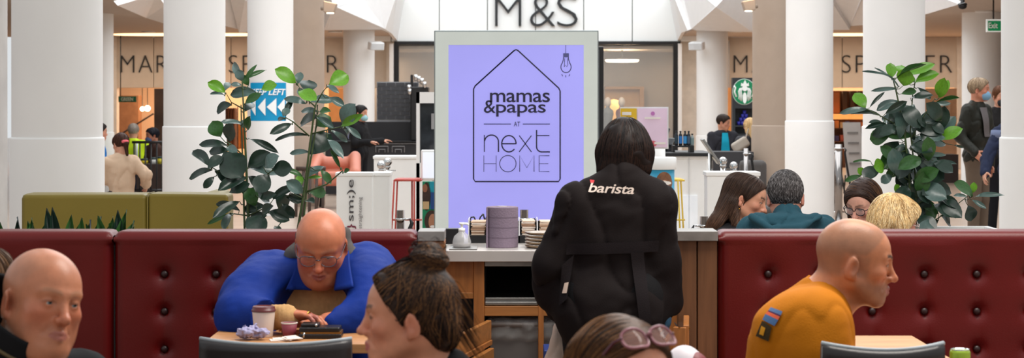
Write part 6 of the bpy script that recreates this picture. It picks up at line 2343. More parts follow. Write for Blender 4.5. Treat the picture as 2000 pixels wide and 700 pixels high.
# ---- someone with brown hair mostly outside the frame, behind the bald man
t = P(-38, 572, 4.7)
R = basis((0.5, 0.85, 0), (0, 0, 1))
root = person('person with brown hair cut off by the left edge', t[0], 4.7)
J = pose((t[0], 4.7), (0.5, 0.85), 1.6, True)
sh = (t - Z3 * 0.16 - J['neck'])
for k_ in ('neck', 'sL', 'sR', 'chest', 'eL', 'eR', 'wL', 'wR'):
    J[k_] = J[k_] + sh
S = SDF()
head_prims(S, R, t, 0.95)
S.cone(t + R @ np.array([0, -0.025, -0.05]), J['neck'], 0.05, 0.055, k=0.03)
torso(S, J, -0.012)
arms(S, J, -0.008)
S.build('body', M_skin, 0.009, root, col=skin_color(R, t, 0.95, (206, 150, 124)))
S = SDF()
torso(S, J, 0.01)
arms(S, J, 0.012)
S.build('top', cloth('dark_brown_top', (60, 46, 40)), 0.012, root)
S = SDF()
legs(S, J, 0.01)
S.build('trousers', M_dtr, 0.014, root)
shoes(root, J, M_shoe, 0.014)
S = cap(SDF(), R, t, 0.95, 0.014)
S.frame(R, t, 0.95).ell((0, -0.075, -0.05), (0.085, 0.05, 0.10), k=0.04)
S.frame()
headcut(S, R, t, 0.95, (0, 1, -0.3), 0.035)
hair_object(root, S, [(84, 58, 38), (110, 78, 50), (60, 42, 30)], lambda Q: np.tile(-Z3, (len(Q), 1)), 0.006, 500, 14, 0.013, 0.0016)

# ---- man in the blue jacket
t = P(627, 477, 6.1)
R = basis((0.0, -0.90, -0.43), (0.02, -0.43, 0.9))
sc = 1.0
root = person('bald man with glasses in a bright blue jacket', -0.64, 6.32)
J = {'neck': P(627, 545, 6.24), 'chest': P(625, 625, 6.27), 'pel': np.array([-0.66, 6.32, 0.56]), 'sR': P(526, 548, 6.27), 'sL': P(716, 532, 6.26),
     'eR': P(474, 624, 6.0), 'eL': P(722, 622, 5.98), 'wR': P(550, 620, 5.86), 'wL': P(640, 630, 5.9), 'f': np.array([0, -1.0, 0]), 'r': np.array([-1.0, 0, 0]),
     'kR': np.array([-0.78, 5.92, 0.52]), 'kL': np.array([-0.5, 5.92, 0.52]), 'aR': np.array([-0.78, 5.95, 0.09]), 'aL': np.array([-0.5, 5.95, 0.09])}
S = SDF()
head_prims(S, R, t, sc, eye=0.45, jaw=1.1, nose=1.15, fat=0.010, mouth=0.003, wide=0.008)
S.cone(t + R @ np.array([0, -0.02, -0.05]), J['neck'], 0.066, 0.075, k=0.03)
torso(S, J, -0.005, 1.12, 1.15)
arms(S, J, -0.002, (0.05, 0.045, 0.033))
hand(S, J['wR'] + np.array([0.0, 0, 0.002]), (0.92, -0.12, 0.06), (0.15, -0.25, -1), (0, 0.6, 0.5), 0.62, 1.05, 0.1, 0.1)
hand(S, J['wL'] + np.array([0.0, 0.03, -0.008]), (-0.95, 0.1, 0.0), (0, 0, -1), (0, -0.3, 0.9), 0.3, 1.0, 0.1, 0.0)
S.build('body', M_skin, 0.0038, root, col=skin_color(R, t, sc, (188, 114, 82), red=0.9, brow=(150, 120, 100), brow_w=0.35, lips=(150, 84, 76), stubble=0.12, lash=0.3))
eyes(root, R, t, sc, (90, 100, 104), (0, 0.85, -0.5))
S = SDF()
torso(S, J, 0.010, 1.12, 1.15)
S.cone(J['wR'] - (J['wR'] - J['eR']) * 0.2, J['wR'] + (J['wR'] - J['eR']) * 0.12, 0.041, 0.040, k=0.01)
sweat = S
S.build('sweater', cloth('tan_knit', (192, 150, 102), 0.95, var=0.12, scale=40), 0.006, root, lambda Q: 0.0016 * np.sin(Q[:, 0] * 420 + 1.5 * np.sin(Q[:, 2] * 30)))
S = SDF()
torso(S, J, 0.028, 1.12, 1.15, trap=0.025)
arms(S, J, 0.022, (0.060, 0.052, 0.030), k=0.06)
S.ell(J['eR'] + np.array([-0.01, 0, 0.02]), (0.062, 0.06, 0.055), k=0.05)
S.ell(J['eL'] + np.array([0.01, 0, 0.02]), (0.06, 0.06, 0.055), k=0.05)
S.cone(J['sR'] + np.array([0, 0, -0.01]), J['eR'] * 0.5 + J['sR'] * 0.5, 0.080, 0.074, k=0.08)
S.cone(J['sL'] + np.array([0, 0, -0.01]), J['eL'] * 0.5 + J['sL'] * 0.5, 0.080, 0.072, k=0.08)
for s in 'LR':
    lt_ = nrm(J['s' + s] - J['neck']) * np.array([1, 0, 0])
    S.cone(J['neck'] + np.array([0, 0.0, -0.03]), J['s' + s] * 0.6 + J['e' + s] * 0.4, 0.06, 0.08, k=0.09)
    S.cone(J['chest'] + lt_ * 0.1 + np.array([0, 0, -0.02]), J['e' + s] * 0.65 + J['s' + s] * 0.35, 0.10, 0.07, k=0.11)
S.ell(P(612, 606, 6.04), (0.125, 0.2, 0.125), k=0.02, op='s')
S.ell(P(625, 540, 6.12), (0.055, 0.14, 0.09), k=0.02, op='s')
S.cone(J['wR'] - (J['wR'] - J['eR']) * 0.05, J['wR'] + (J['wR'] - J['eR']) * 0.5, 0.09, k=0.004, op='s')
jb = S
M_bluej = cloth('blue_jacket', (9, 42, 122), 0.7, var=0.08, bump=0.08, bscale=120)
S.build('jacket', M_bluej, 0.0055, root, lambda Q: 0.003 * vnoise(Q * np.array([1, 1, 0.5]), 34, 1.0) + 0.0012 * vnoise(Q, 80))
# collar flaps and grey hood
FL = SDF()
FL.p = [pr_ for pr_ in jb.p if pr_[3] == 'u']
FL.cone(J['neck'], P(627, 490, 6.2), 0.095, 0.09, k=0.03)
for cs in ([(580, 502), (598, 520), (603, 574), (553, 571)], [(674, 500), (658, 520), (655, 570), (694, 560)]):
    o = patch('collar_flap', [P(a_, b_, 6.0) for a_, b_ in cs], M_bluej, FL, (0, 1, 0), root, 10, 0.012)
    md = o.modifiers.new('thick', 'SOLIDIFY')
    md.thickness = 0.008
S = SDF()
S.cone(P(578, 494, 6.19), P(584, 458, 6.21), 0.018, 0.013, k=0.02)
S.cone(P(680, 496, 6.19), P(674, 454, 6.21), 0.020, 0.014, k=0.02)
S.cone(P(584, 458, 6.21), P(628, 462, 6.26), 0.014, 0.03, k=0.02)
S.cone(P(674, 454, 6.21), P(628, 462, 6.26), 0.014, 0.03, k=0.02)
S.cone(P(575, 500, 6.22), P(682, 500, 6.22), 0.035, k=0.03)
S.build('hood', cloth('grey_hood', (92, 88, 86)), 0.006, root, wrinkle(0.004, 40))
S = SDF()
legs(S, J, 0.015, (0.095, 0.07, 0.05))
S.build('trousers', M_dtr, 0.014, root)
shoes(root, J, M_shoe, 0.014)
hw = J['wR'] + nrm((0.92, -0.12, 0.06)) * 0.092 + np.array([0, -0.022, 0.004])
rg_ = []
for i in range(17):
    a = 2 * math.pi * i / 16
    rg_.append(hw + np.array([0.004 * math.cos(a), 0.0105 * math.cos(a), 0.0115 * math.sin(a)]))
put(MB().tube(rg_, 0.0022, 6).build('finger_ring', mat('gold', (212, 160, 70), 0.2, 1.0)), root)
glasses('thin metal glasses worn by the blue jacket man', R, t, sc, mat('glasses_steel', (110, 112, 120), 0.25, 0.9), (0.0265, 0.0185), 0.106, -0.006, 0.0014, 0.06)

# ---- woman with a bun, profile to the left
t = P(799, 616, 4.0)
R = basis((-1.0, 0.02, -0.03), (0.02, 0.0, 1))
sc = 0.92
root = person('woman with a messy brown bun seen in profile', t[0] + 0.1, 4.05)
J = pose((t[0] + 0.1, 4.05), (-1, 0), 1.66, True)
sh = P(846, 742, 4.02) - J['neck']
for k_ in ('neck', 'sL', 'sR', 'chest', 'pel', 'eL', 'eR', 'wL', 'wR'):
    J[k_] = J[k_] + sh * np.array([1, 1, 1.0 if k_ != 'pel' else 0.2])
S = SDF()
head_prims(S, R, t, sc, eye=0.8, jaw=0.96, nose=1.05, soft=True)
S.cone(t + R @ np.array([0, -0.028, -0.055]), J['neck'], 0.050, 0.055, k=0.03)
torso(S, J, -0.012, 0.92)
arms(S, J, -0.006, (0.045, 0.038, 0.028))
for s in 'LR':
    hand(S, J['w' + s], J['f'], -Z3, -J['r'] if s == 'R' else J['r'], 0.4, 0.9)
S.build('body', M_skin, 0.0038, root, col=skin_color(R, t, sc, (202, 138, 108), red=0.7, brow=(74, 52, 40), brow_w=0.8, lips=(178, 96, 96), lash=0.8))
eyes(root, R, t, sc, (80, 70, 56))
S = SDF()
torso(S, J, 0.006, 0.92)
arms(S, J, 0.010, (0.045, 0.038, 0.028))
S.cone(J['neck'] + np.array([0.03, 0, -0.02]), J['neck'] + np.array([0.045, 0, 0.02]), 0.052, 0.048, k=0.02)
S.build('black_top', cloth('black_top', (26, 25, 27)), 0.007, root, wrinkle(0.003, 26))
S = SDF()
legs(S, J, 0.01)
S.build('trousers', M_dtr, 0.014, root)
shoes(root, J, M_shoe, 0.014)
S = cap(SDF(), R, t, sc, 0.009)
S.ell((0, -0.078, -0.03), (0.066, 0.046, 0.062), k=0.03)
S.ell((0.088, -0.004, -0.022), (0.03, 0.017, 0.036), k=0.012, op='s', mirror=True)
S.frame()
headcut(S, R, t, sc, (0, 0.85, -0.53), 0.022)
S.frame(R, t, sc)
S.ell((0, -0.046, 0.112), (0.033, 0.032, 0.03), k=0.02)
S.ell((0, -0.052, 0.134), (0.036, 0.036, 0.034), k=0.012)
S.torus((0, -0.053, 0.132), rot('X', 14), 0.028, 0.017, k=0.006)
S.torus((0.004, -0.05, 0.150), rot('Y', 25), 0.016, 0.013, k=0.005)
S.frame()
bun = t + R @ (np.array([0, -0.05, 0.136]) * sc)


def fld(Q):
    v = bun - Q
    dist = np.linalg.norm(v, axis=1, keepdims=True)
    swirl = np.cross(Q - bun, R @ np.array([0.15, -0.1, 1.0]))
    return np.where(dist > 0.055 * sc, v, swirl)


rg = np.random.default_rng(5)
fr = []
Wd = lambda q: t + R @ (np.asarray(q) * sc)
for i in range(26):
    x = 0.082 + rg.normal(0, 0.003)
    a, b, c_ = (0.05, 0.03), (0.022, -0.03), (0.012 + rg.normal(0, 0.004), -0.11 - 0.03 * rg.random())
    ts = np.linspace(0, 1, 12)[:, None]
    p_ = (1 - ts) ** 2 * np.array(a) + 2 * ts * (1 - ts) * np.array(b) + ts ** 2 * np.array(c_) + rg.normal(0, 0.0015, (1, 2))
    fr.append(np.array([Wd((x + 0.004 * math.sin(u * 3), y_, z_)) for u, (y_, z_) in zip(ts[:, 0], p_)]))
for i in range(70):
    y0, z0 = -0.085 - 0.02 * rg.random(), rg.uniform(-0.04, 0.07)
    x = rg.uniform(-0.05, 0.08)
    ts = np.linspace(0, 1, 12)
    ln = 0.05 + 0.06 * rg.random()
    fr.append(np.array([Wd((x + 0.01 * u, y0 - 0.02 * u - ln * 0.5 * u * u, z0 - ln * u + 0.03 * math.sin(3 * u))) for u in ts]))
for i in range(50):
    a = rg.uniform(0, 6.28)
    ts = np.linspace(0, 1, 12)
    v0 = nrm([rg.normal(), rg.normal(), rg.normal() * 0.6 + 0.2])
    fr.append(np.array([bun + v0 * (0.034 + 0.012 * math.sin(3.1 * u)) + np.cross(v0, (0, 0.5, 1)) * 0.05 * (u - 0.5) for u in ts]))
for i in range(60):
    z0 = rg.uniform(0.04, 0.1)
    ts = np.linspace(0, 1, 12)
    x = rg.uniform(-0.05, 0.085)
    y0 = rg.uniform(-0.04, 0.06)
    hh = rg.uniform(0.003, 0.012)
    st_ = Wd((x, y0, 0.03 + 0.09 * math.sqrt(max(0.05, 1 - (x / 0.088) ** 2 - ((y0 + 0.01) / 0.115) ** 2))))
    up_ = nrm(st_ - t)
    fr.append(np.array([st_ + (bun - st_) * u * 0.8 + up_ * (0.004 + hh * math.sin(3.14 * u)) for u in ts]))
hair_object(root, S, [(40, 28, 24), (64, 44, 33), (28, 20, 18), (122, 84, 52)], fld, 0.0045, 2600, 16, 0.010, 0.0013, seed=3, free=(np.array(fr), 0.0010), wig=0.03, off=0.0014,
            disp=lambda Q: 0.0035 * vnoise(Q, 75))

# ---- woman with sunglasses pushed up, only the top of her head in view
t = P(1214, 746, 3.5)
R = basis((0.55, -0.80, -0.22), (0.10, -0.15, 0.98))
sc = 0.98
root = person('woman with sunglasses pushed up on caramel brown hair', t[0] - 0.03, 3.55)
J = pose((t[0] - 0.03, 3.55), (0.55, -0.8), 1.62, True)
sh = t - Z3 * 0.165 + np.array([-0.02, 0.02, 0]) - J['neck']
for k_ in ('neck', 'sL', 'sR', 'chest', 'eL', 'eR', 'wL', 'wR', 'pel'):
    J[k_] = J[k_] + sh * np.array([1, 1, 1.0 if k_ != 'pel' else 0.2])
S = SDF()
head_prims(S, R, t, sc, eye=0.8, soft=True, jaw=0.95)
S.cone(t + R @ np.array([0, -0.028, -0.055]), J['neck'], 0.050, 0.055, k=0.03)
torso(S, J, -0.012, 0.92)
arms(S, J, -0.006, (0.045, 0.038, 0.028))
S.build('body', M_skin, 0.0045, root, col=skin_color(R, t, sc, (206, 142, 112), red=0.6, brow=(96, 70, 52), lips=(180, 96, 96)))
eyes(root, R, t, sc)
S = SDF()
torso(S, J, 0.006, 0.92)
arms(S, J, 0.010, (0.045, 0.038, 0.028))
S.build('dark_top', cloth('dark_top', (40, 34, 40)), 0.012, root)
S = SDF()
legs(S, J, 0.01)
S.build('trousers', M_dtr, 0.014, root)
shoes(root, J, M_shoe, 0.014)
S = cap(SDF(), R, t, sc, 0.010)
S.cone((0.078, 0.0, 0.0), (0.105, -0.01, -0.16), 0.028, 0.03, k=0.03, mirror=True)
S.cone((0, -0.09, 0.0), (0, -0.11, -0.18), 0.06, 0.07, k=0.04)
S.ell((0, 0.115, 0.02), (0.058, 0.06, 0.055), k=0.018, op='s')
S.frame()
headcut(S, R, t, sc, (0, 0.92, -0.38), 0.030)
fwd, upw = R[:, 1], R[:, 2]


def fld(Q):
    q = (Q - t) @ R
    loc = np.stack([np.sign(q[:, 0]) * 0.9, np.full(len(q), -0.35), -0.3 - 4 * np.abs(q[:, 0])], 1)
    return loc @ R.T


hair_object(root, S, [(70, 45, 28), (108, 70, 40), (48, 32, 22), (132, 90, 52)], fld, 0.005, 2600, 16, 0.012, 0.0011, seed=4, wig=0.04, disp=lambda Q: 0.0015 * vnoise(Q, 60))
Rg = R @ rot('X', 58)
glasses('pink tinted sunglasses pushed up on the caramel haired woman', R, t, sc, mat('rose_frame', (150, 96, 104), 0.2), (0.028, 0.022), 0.118, 0.004, 0.003, 0.55, True, lens_col=(150, 110, 100), Rg=Rg, tg=t + R @ (np.array([0, 0.006, 0.012])),
        temple_m=mat('maroon_temple', (78, 26, 40), 0.3))

# ---- man in mustard, profile to the right
t = P(1668, 510, 5.1)
R = basis((1.0, -0.05, -0.13), (0.13, 0, 1))
sc = 1.0
root = person('shaven headed man in a mustard top eating at the right', 0.83, 5.12)
J = {'neck': P(1606, 590, 5.12), 'chest': P(1556, 672, 5.12), 'pel': np.array([0.68, 5.12, 0.56]), 'sR': P(1598, 632, 4.94), 'sL': P(1598, 632, 5.30), 'f': np.array([1.0, 0, 0]), 'r': np.array([0, -1.0, 0]),
     'eR': P(1622, 800, 4.88), 'eL': P(1630, 790, 5.36), 'wR': np.array([1.02, 5.02, 0.62]), 'wL': np.array([1.02, 5.22, 0.62]),
     'kR': np.array([1.1, 5.0, 0.52]), 'kL': np.array([1.1, 5.24, 0.52]), 'aR': np.array([1.1, 5.0, 0.09]), 'aL': np.array([1.1, 5.24, 0.09])}
S = SDF()
head_prims(S, R, t, sc, eye=0.5, jaw=1.05, nose=1.2)
S.cone(t + R @ np.array([0, -0.034, -0.045]), J['neck'], 0.057, 0.066, k=0.03)
S.cone(t + R @ np.array([0, 0.01, -0.085]), J['neck'] + np.array([0.03, 0, -0.02]), 0.035, 0.05, k=0.03)
torso(S, J, -0.012)
arms(S, J, -0.006)
for s in 'LR':
    hand(S, J['w' + s], (0.9, 0.3 if s == 'R' else -0.3, 0.1), (0, 0.3 if s == 'R' else -0.3, -1), (0, 1, 0.3) if s == 'R' else (0, -1, 0.3), 0.9)
S.build('body', M_skin, 0.0038, root, col=skin_color(R, t, sc, (192, 126, 90), red=0.6, brow=(48, 36, 30), brow_w=0.9, lips=(166, 98, 92), stubble=0.5, scalp=0.55, scalp_col=(124, 96, 78), lash=0.7))
eyes(root, R, t, sc, (60, 50, 40), (0, 0.9, -0.4))
S = SDF()
torso(S, J, 0.008)
S.cone(P(1545, 660, 5.0), P(1545, 660, 5.24), 0.105, k=0.06)
arms(S, J, 0.012, (0.05, 0.046, 0.036), k=0.09)
S.cone(J['neck'] + np.array([-0.02, -0.06, -0.05]), J['sR'] * 0.6 + J['eR'] * 0.4, 0.06, 0.062, k=0.08)
S.cone(J['neck'] + np.array([-0.012, 0, -0.02]), J['neck'] + np.array([0.008, 0, 0.018]), 0.078, 0.071, k=0.02)
S.cone(J['neck'] + np.array([0.06, 0, 0.02]), J['neck'] + np.array([0.03, 0, 0.11]), 0.068, 0.075, k=0.006, op='s')
shirt = S
S.build('mustard_top', cloth('mustard', (176, 104, 8), 0.85, var=0.05), 0.006, root, wrinkle(0.0035, 20, 3.0, 50, 0.001))


Dv = np.array([0.25, 1.0, -0.1])
c4 = lambda L: [P(a, b, 5.0) for a, b in L]
patch('printed_stripe', c4([(1509, 600), (1535, 608), (1532, 615), (1505, 606)]), cloth('print_blue', (84, 110, 150)), shirt, Dv, root)
patch('printed_stripe', c4([(1505, 606), (1532, 615), (1530, 618), (1503, 608)]), cloth('print_purple', (78, 42, 70)), shirt, Dv, root)
patch('printed_stripe', c4([(1503, 608), (1530, 618), (1527, 624), (1499, 613)]), cloth('print_orange', (206, 92, 60)), shirt, Dv, root)
patch('printed_stripe', c4([(1499, 613), (1527, 624), (1520, 636), (1493, 624)]), cloth('print_blue2', (70, 100, 140)), shirt, Dv, root)
patch('printed_emblem', c4([(1493, 626), (1514, 638), (1508, 666), (1480, 656)]), cloth('print_dark', (54, 42, 22)), shirt, Dv, root)
patch('printed_mark', c4([(1492, 636), (1501, 640), (1497, 655), (1488, 652)]), cloth('print_gold', (190, 130, 30)), shirt, Dv, root, off=0.006)
S = SDF()
legs(S, J, 0.01)
S.build('trousers', M_dtr, 0.014, root)
shoes(root, J, M_shoe, 0.014)

# ---- barista seen from behind
t = P(1221, 302, 6.52)
R = basis((0.03, 0.88, -0.48), (0, 0.48, 0.88))
sc = 0.98
root = person('barista in black with barista lettering on her back', 0.36, 6.45)
J = {'neck': P(1214, 358, 6.45), 'chest': P(1198, 440, 6.44), 'pel': P(1192, 580, 6.42), 'sL': P(1122, 398, 6.42), 'sR': P(1282, 396, 6.42), 'f': np.array([0, 1.0, 0]), 'r': np.array([1.0, 0, 0]),
     'eL': P(1082, 520, 6.42), 'eR': P(1288, 516, 6.44), 'wL': P(1090, 596, 6.56), 'wR': P(1300, 590, 6.5), 'kL': np.array([0.27, 6.46, 0.42]), 'kR': np.array([0.43, 6.46, 0.42]),
     'aL': np.array([0.26, 6.44, 0.09]), 'aR': np.array([0.44, 6.44, 0.09])}
S = SDF()
head_prims(S, R, t, sc, soft=True)
S.cone(t + R @ np.array([0, -0.028, -0.055]), J['neck'], 0.050, 0.055, k=0.03)
torso(S, J, -0.012, 0.9)
arms(S, J, -0.004, (0.045, 0.036, 0.028))
hand(S, J['wL'], (0.15, 0.25, -1), (1, 0.2, 0.1), (0, 1, 0), 0.5, 0.95)
hand(S, J['wR'], (0.12, 0.1, -1), (-1, 0.2, 0.1), (0, 1, 0), 0.5, 0.95)
S.build('body', M_skin, 0.006, root, col=skin_color(R, t, sc, (196, 146, 120), glove=(96, 150, 190), glove_c=((J['wL'] + np.array([0, 0, -0.08]), 0.125), (J['wR'] + np.array([0, 0, -0.08]), 0.125))))
S = SDF()
torso(S, J, 0.014, 0.95, 0.98)
arms(S, J, 0.02, (0.05, 0.05, 0.042), k=0.04)
S.ell(P(1070, 560, 6.46), (0.05, 0.06, 0.08), k=0.04)
S.ell(P(1296, 560, 6.46), (0.045, 0.06, 0.08), k=0.04)
S.cone(P(1150, 600, 6.42), P(1235, 600, 6.42), 0.125, k=0.06)
S.cone(P(1165, 640, 6.42), P(1220, 640, 6.42), 0.12, k=0.05)
S.cone(J['neck'] - np.array([0, 0, 0.02]), J['neck'] + np.array([0, -0.01, 0.035]), 0.066, 0.058, k=0.02)
blouse = S
M_bar = cloth('barista_black', (22, 15, 15), 0.85, var=0.06, bump=0.1)
S.build('uniform_shirt', M_bar, 0.006, root, wrinkle(0.006, 19, 4.0, 44, 0.002))
uv, fs = text_mesh('barista', 0, 0.012, 0.28, 0.95)
Q = np.array([P(1150 + u * 90, 379 - v * 19 + 4 * (u - 0.5), 6.3) for u, v in uv])
decal('back_lettering', blouse, Q, fs, mat('cream_print', (206, 188, 176), 0.7, var=0), (0, 1, 0), root, 0.009)
S2 = SDF().ell(P(1158, 357, 6.34), (0.007, 0.007, 0.007))
patch('red_mark', [P(1154, 353, 6.3), P(1163, 354, 6.3), P(1161, 360, 6.3), P(1155, 359, 6.3)], mat('red_print', (190, 30, 40), 0.6), blouse, (0, 1, 0), root, 4, 0.009)
M_apr = cloth('apron_black', (25, 19, 21))
patch('apron_belt', [P(1108, 478, 6.3), P(1290, 472, 6.3), P(1288, 494, 6.3), P(1106, 500, 6.3)], M_apr, blouse, (0, 1, 0), root, 24, 0.010)
patch('apron_string', [P(1232, 494, 6.3), P(1258, 494, 6.3), P(1274, 645, 6.3), P(1250, 645, 6.3)], M_apr, blouse, (0, 1, 0), root, 20, 0.012)
patch('apron_side', [P(1098, 520, 6.3), P(1122, 500, 6.3), P(1108, 585, 6.3), P(1092, 600, 6.3)], M_apr, blouse, (0, 1, 0), root, 12, 0.011)
patch('pocket_tag', [P(1103, 555, 6.3), P(1111, 553, 6.3), P(1107, 574, 6.3), P(1098, 575, 6.3)], mat('tag_cream', (200, 176, 160), 0.7), blouse, (0, 1, 0), root, 4, 0.014)
S = SDF()
legs(S, J, 0.012, (0.085, 0.06, 0.05))
S.build('trousers', cloth('black_trousers', (18, 17, 19)), 0.010, root)
shoes(root, J, M_shoe, 0.014)
S = cap(SDF(), R, t, sc, 0.014)
S.frame()
S.ell(P(1220, 300, 6.5), (0.098, 0.10, 0.082), k=0.03)
S.cone(P(1186, 300, 6.5), P(1180, 334, 6.46), 0.032, 0.026, k=0.03)
S.cone(P(1254, 300, 6.5), P(1256, 332, 6.46), 0.034, 0.028, k=0.03)
S.ell(P(1215, 328, 6.45), (0.06, 0.045, 0.032), k=0.03)
crown_ = P(1224, 246, 6.5)
hair_object(root, S, [(22, 15, 14), (34, 22, 18), (16, 12, 12), (52, 33, 25)], lambda Q: (Q - crown_) * np.array([1, 0.6, 0.2]) + np.array([0, -0.02, -0.10]), 0.005, 2400, 14, 0.013, 0.0011, seed=7, wig=0.012,
            disp=lambda Q: 0.003 * vnoise(Q, 50))
# paper bag hanging by the barista's hand
S = SDF().cone(P(1090, 640, 6.62), P(1082, 720, 6.62), 0.02, 0.045, k=0.02)
e = empty('paper_bag', P(1084, 715, 6.62), 'pale paper bag hanging from the gloved hand of the barista', 'bag')
S.build('bag', mat('bag_paper', (206, 184, 168), 0.8), 0.006, e, wrinkle(0.003, 40))
put(MB().tube([P(1092, 626, 6.6), P(1090, 640, 6.62)], 0.004).build('bag_handle', mat('bag_paper', (206, 184, 168))), e)
# ------------------------------------------------------------------ people at the table behind the right banquette
def seated_from_head(t, f, h=1.7, lean=(0, 0), drop=0.165):
    f = nrm([f[0], f[1], 0])
    J = pose((t[0] - f[0] * 0.06, t[1] - f[1] * 0.06), f, h, True)
    sh = t - Z3 * drop + np.array([lean[0], lean[1], 0]) - J['neck']
    for k_ in ('neck', 'sL', 'sR', 'chest', 'eL', 'eR', 'wL', 'wR', 'pel'):
        w = {'pel': 0.2, 'chest': 0.85}.get(k_, 1.0)
        J[k_] = J[k_] + sh * np.array([1, 1, w])
    return J


def dress(root, J, m_top, m_bot, g=0.01, vox=0.009, wr=0.004, fat=1.0, r=(0.05, 0.042, 0.034), extra=None, sh=True, name='top'):
    S = SDF()
    torso(S, J, g, fat)
    arms(S, J, g + 0.006, r)
    if extra:
        extra(S)
    o = S.build(name, m_top, vox, root, wrinkle(wr, 22))
    S2 = SDF()
    legs(S2, J, 0.01)
    S2.build('trousers', m_bot, 0.016, root)
    if sh:
        shoes(root, J, M_shoe, 0.016)
    return S


def flesh(root, J, R, t, sc, vox, colf, hands=True, fat=1.0, hcurl=0.5, **hk):
    S = SDF()
    head_prims(S, R, t, sc, **hk)
    S.cone(t + R @ np.array([0, -0.028, -0.055]), J['neck'], 0.052 * sc, 0.058, k=0.03)
    torso(S, J, -0.012, fat)
    arms(S, J, -0.006)
    if hands:
        for s in 'LR':
            d = nrm(J['w' + s] - J['e' + s])
            hand(S, J['w' + s], d, -J['r'] * (1 if s == 'R' else -1) if abs(d[2]) > 0.6 else -Z3, J['f'] if abs(d[2]) > 0.6 else -J['r'] * (1 if s == 'R' else -1), hcurl)
    return S.build('body', M_skin, vox, root, col=colf)


# woman in the black blazer
t = P(1457, 388, 9.3)
R = basis((0.93, -0.30, -0.28), (0.22, 0, 1))
sc = 0.97
root = person('woman with long straight brown hair in a black blazer', t[0] - 0.06, 9.35)
J = seated_from_head(t, (0.9, -0.4), 1.66, (-0.05, 0.02))
flesh(root, J, R, t, sc, 0.0055, skin_color(R, t, sc, (204, 148, 120), red=0.7, brow=(54, 38, 30), brow_w=0.95, lips=(176, 96, 92), lash=0.9), eye=0.5, soft=True, jaw=0.95)
eyes(root, R, t, sc, (60, 46, 36), (0, 0.9, -0.4))
dress(root, J, cloth('black_blazer', (30, 29, 31), 0.7), M_dtr, 0.014, 0.008)
S = cap(SDF(), R, t, sc, 0.009)
S.ell((0.087, -0.008, -0.022), (0.03, 0.018, 0.034), k=0.012, op='s', mirror=True)
S.frame()
headcut(S, R, t, sc, (0, 0.80, -0.6), 0.020)
S.cone(P(1438, 362, 9.32), P(1418, 410, 9.3), 0.062, 0.052, k=0.03)
S.cone(P(1424, 400, 9.28), P(1396, 436, 9.26), 0.045, 0.034, k=0.03)
S.cone(P(1436, 400, 9.24), P(1436, 440, 9.22), 0.026, 0.02, k=0.03)
S.cone(P(1400, 432, 9.26), P(1386, 446, 9.26), 0.03, 0.022, k=0.03)
S.frame(R, t, sc).ell((0.09, 0.0, -0.03), (0.026, 0.018, 0.034), k=0.01, op='s', mirror=True)
S.frame()
part = t + R @ (np.array([0.02, 0.05, 0.12]) * sc)


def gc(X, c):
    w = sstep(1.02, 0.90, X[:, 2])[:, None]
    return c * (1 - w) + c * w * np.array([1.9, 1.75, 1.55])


hair_object(root, S, [(58, 42, 36), (78, 58, 46), (44, 32, 28)], lambda Q: np.stack([-0.55 + 0 * Q[:, 0], -0.15 + 0 * Q[:, 0], -0.8 + 0 * Q[:, 0]], 1), 0.005, 1800, 16, 0.013, 0.0011, seed=8, wig=0.02, gcol=gc)
q = t + R @ (np.array([0.080, -0.008, -0.053]) * sc)
o = empty('earring', q, 'small gold drop earring of the woman in the blazer', 'earring')
MB().tube([(0, 0, 0), (0.002, -0.003, -0.007), (0, -0.003, -0.014)], 0.0018).build('hoop', mat('gold', (212, 160, 70), 0.2, 1.0), o)
MB().sphere((0, -0.003, -0.018), 0.004, 10, 8).build('drop', mat('pearl', (230, 220, 210), 0.2), o)

# man in the teal hooded top, from behind
t = P(1534, 384, 8.6)
R = basis((0.12, 0.98, -0.15), (0, 0.15, 1))
root = person('grey haired man in a teal hooded top seen from behind', t[0], 8.55)
J = seated_from_head(t, (0.1, 1), 1.75, (0.0, -0.05), 0.15)
J['sL'] = P(1468, 452, 8.56)
J['sR'] = P(1606, 452, 8.56)
flesh(root, J, R, t, 1.0, 0.0055, skin_color(R, t, 1.0, (200, 142, 120), red=0.9))
M_teal = cloth('teal_hoodie', (38, 72, 84), 0.9)


def hood(S):
    S.cone(J['neck'] + np.array([0, -0.02, -0.02]), J['neck'] + np.array([0, -0.015, 0.065]), 0.085, 0.066, k=0.03)
    S.cone(P(1478, 428, 8.5), P(1532, 440, 8.44), 0.032, 0.045, k=0.03)
    S.cone(P(1592, 428, 8.5), P(1538, 440, 8.44), 0.032, 0.045, k=0.03)
    S.cone(P(1500, 440, 8.46), P(1566, 440, 8.46), 0.04, k=0.04)
    S.cone(P(1468, 424, 8.46), P(1506, 446, 8.39), 0.018, 0.02, k=0.006)
    S.cone(P(1506, 446, 8.39), P(1562, 446, 8.39), 0.02, k=0.006)
    S.cone(P(1562, 446, 8.39), P(1602, 424, 8.46), 0.02, 0.018, k=0.006)
    S.cone(P(1490, 424, 8.42), P(1535, 432, 8.38), 0.010, 0.012, k=0.012, op='s')
    S.cone(P(1580, 424, 8.42), P(1535, 432, 8.38), 0.010, 0.012, k=0.012, op='s')


dress(root, J, M_teal, M_dtr, 0.018, 0.006, 0.005, extra=hood, name='hooded_top')
S = cap(SDF(), R, t, 1.0, 0.007)
S.ell((0.088, -0.004, -0.022), (0.03, 0.024, 0.036), k=0.008, op='s', mirror=True)
S.frame()
headcut(S, R, t, 1.0, (0, 0.75, -0.66), 0.035)
rgn = np.random.default_rng(2)
hair_object(root, S, [(66, 62, 62), (104, 100, 100), (44, 40, 40), (140, 136, 136)], lambda Q: np.tile(np.array([0.1, 0.0, -1]), (len(Q), 1)), 0.0045, 5200, 4, 0.005, 0.0009, seed=9, wig=0.25, off=0.002,
            disp=lambda Q: 0.001 * vnoise(Q, 90))

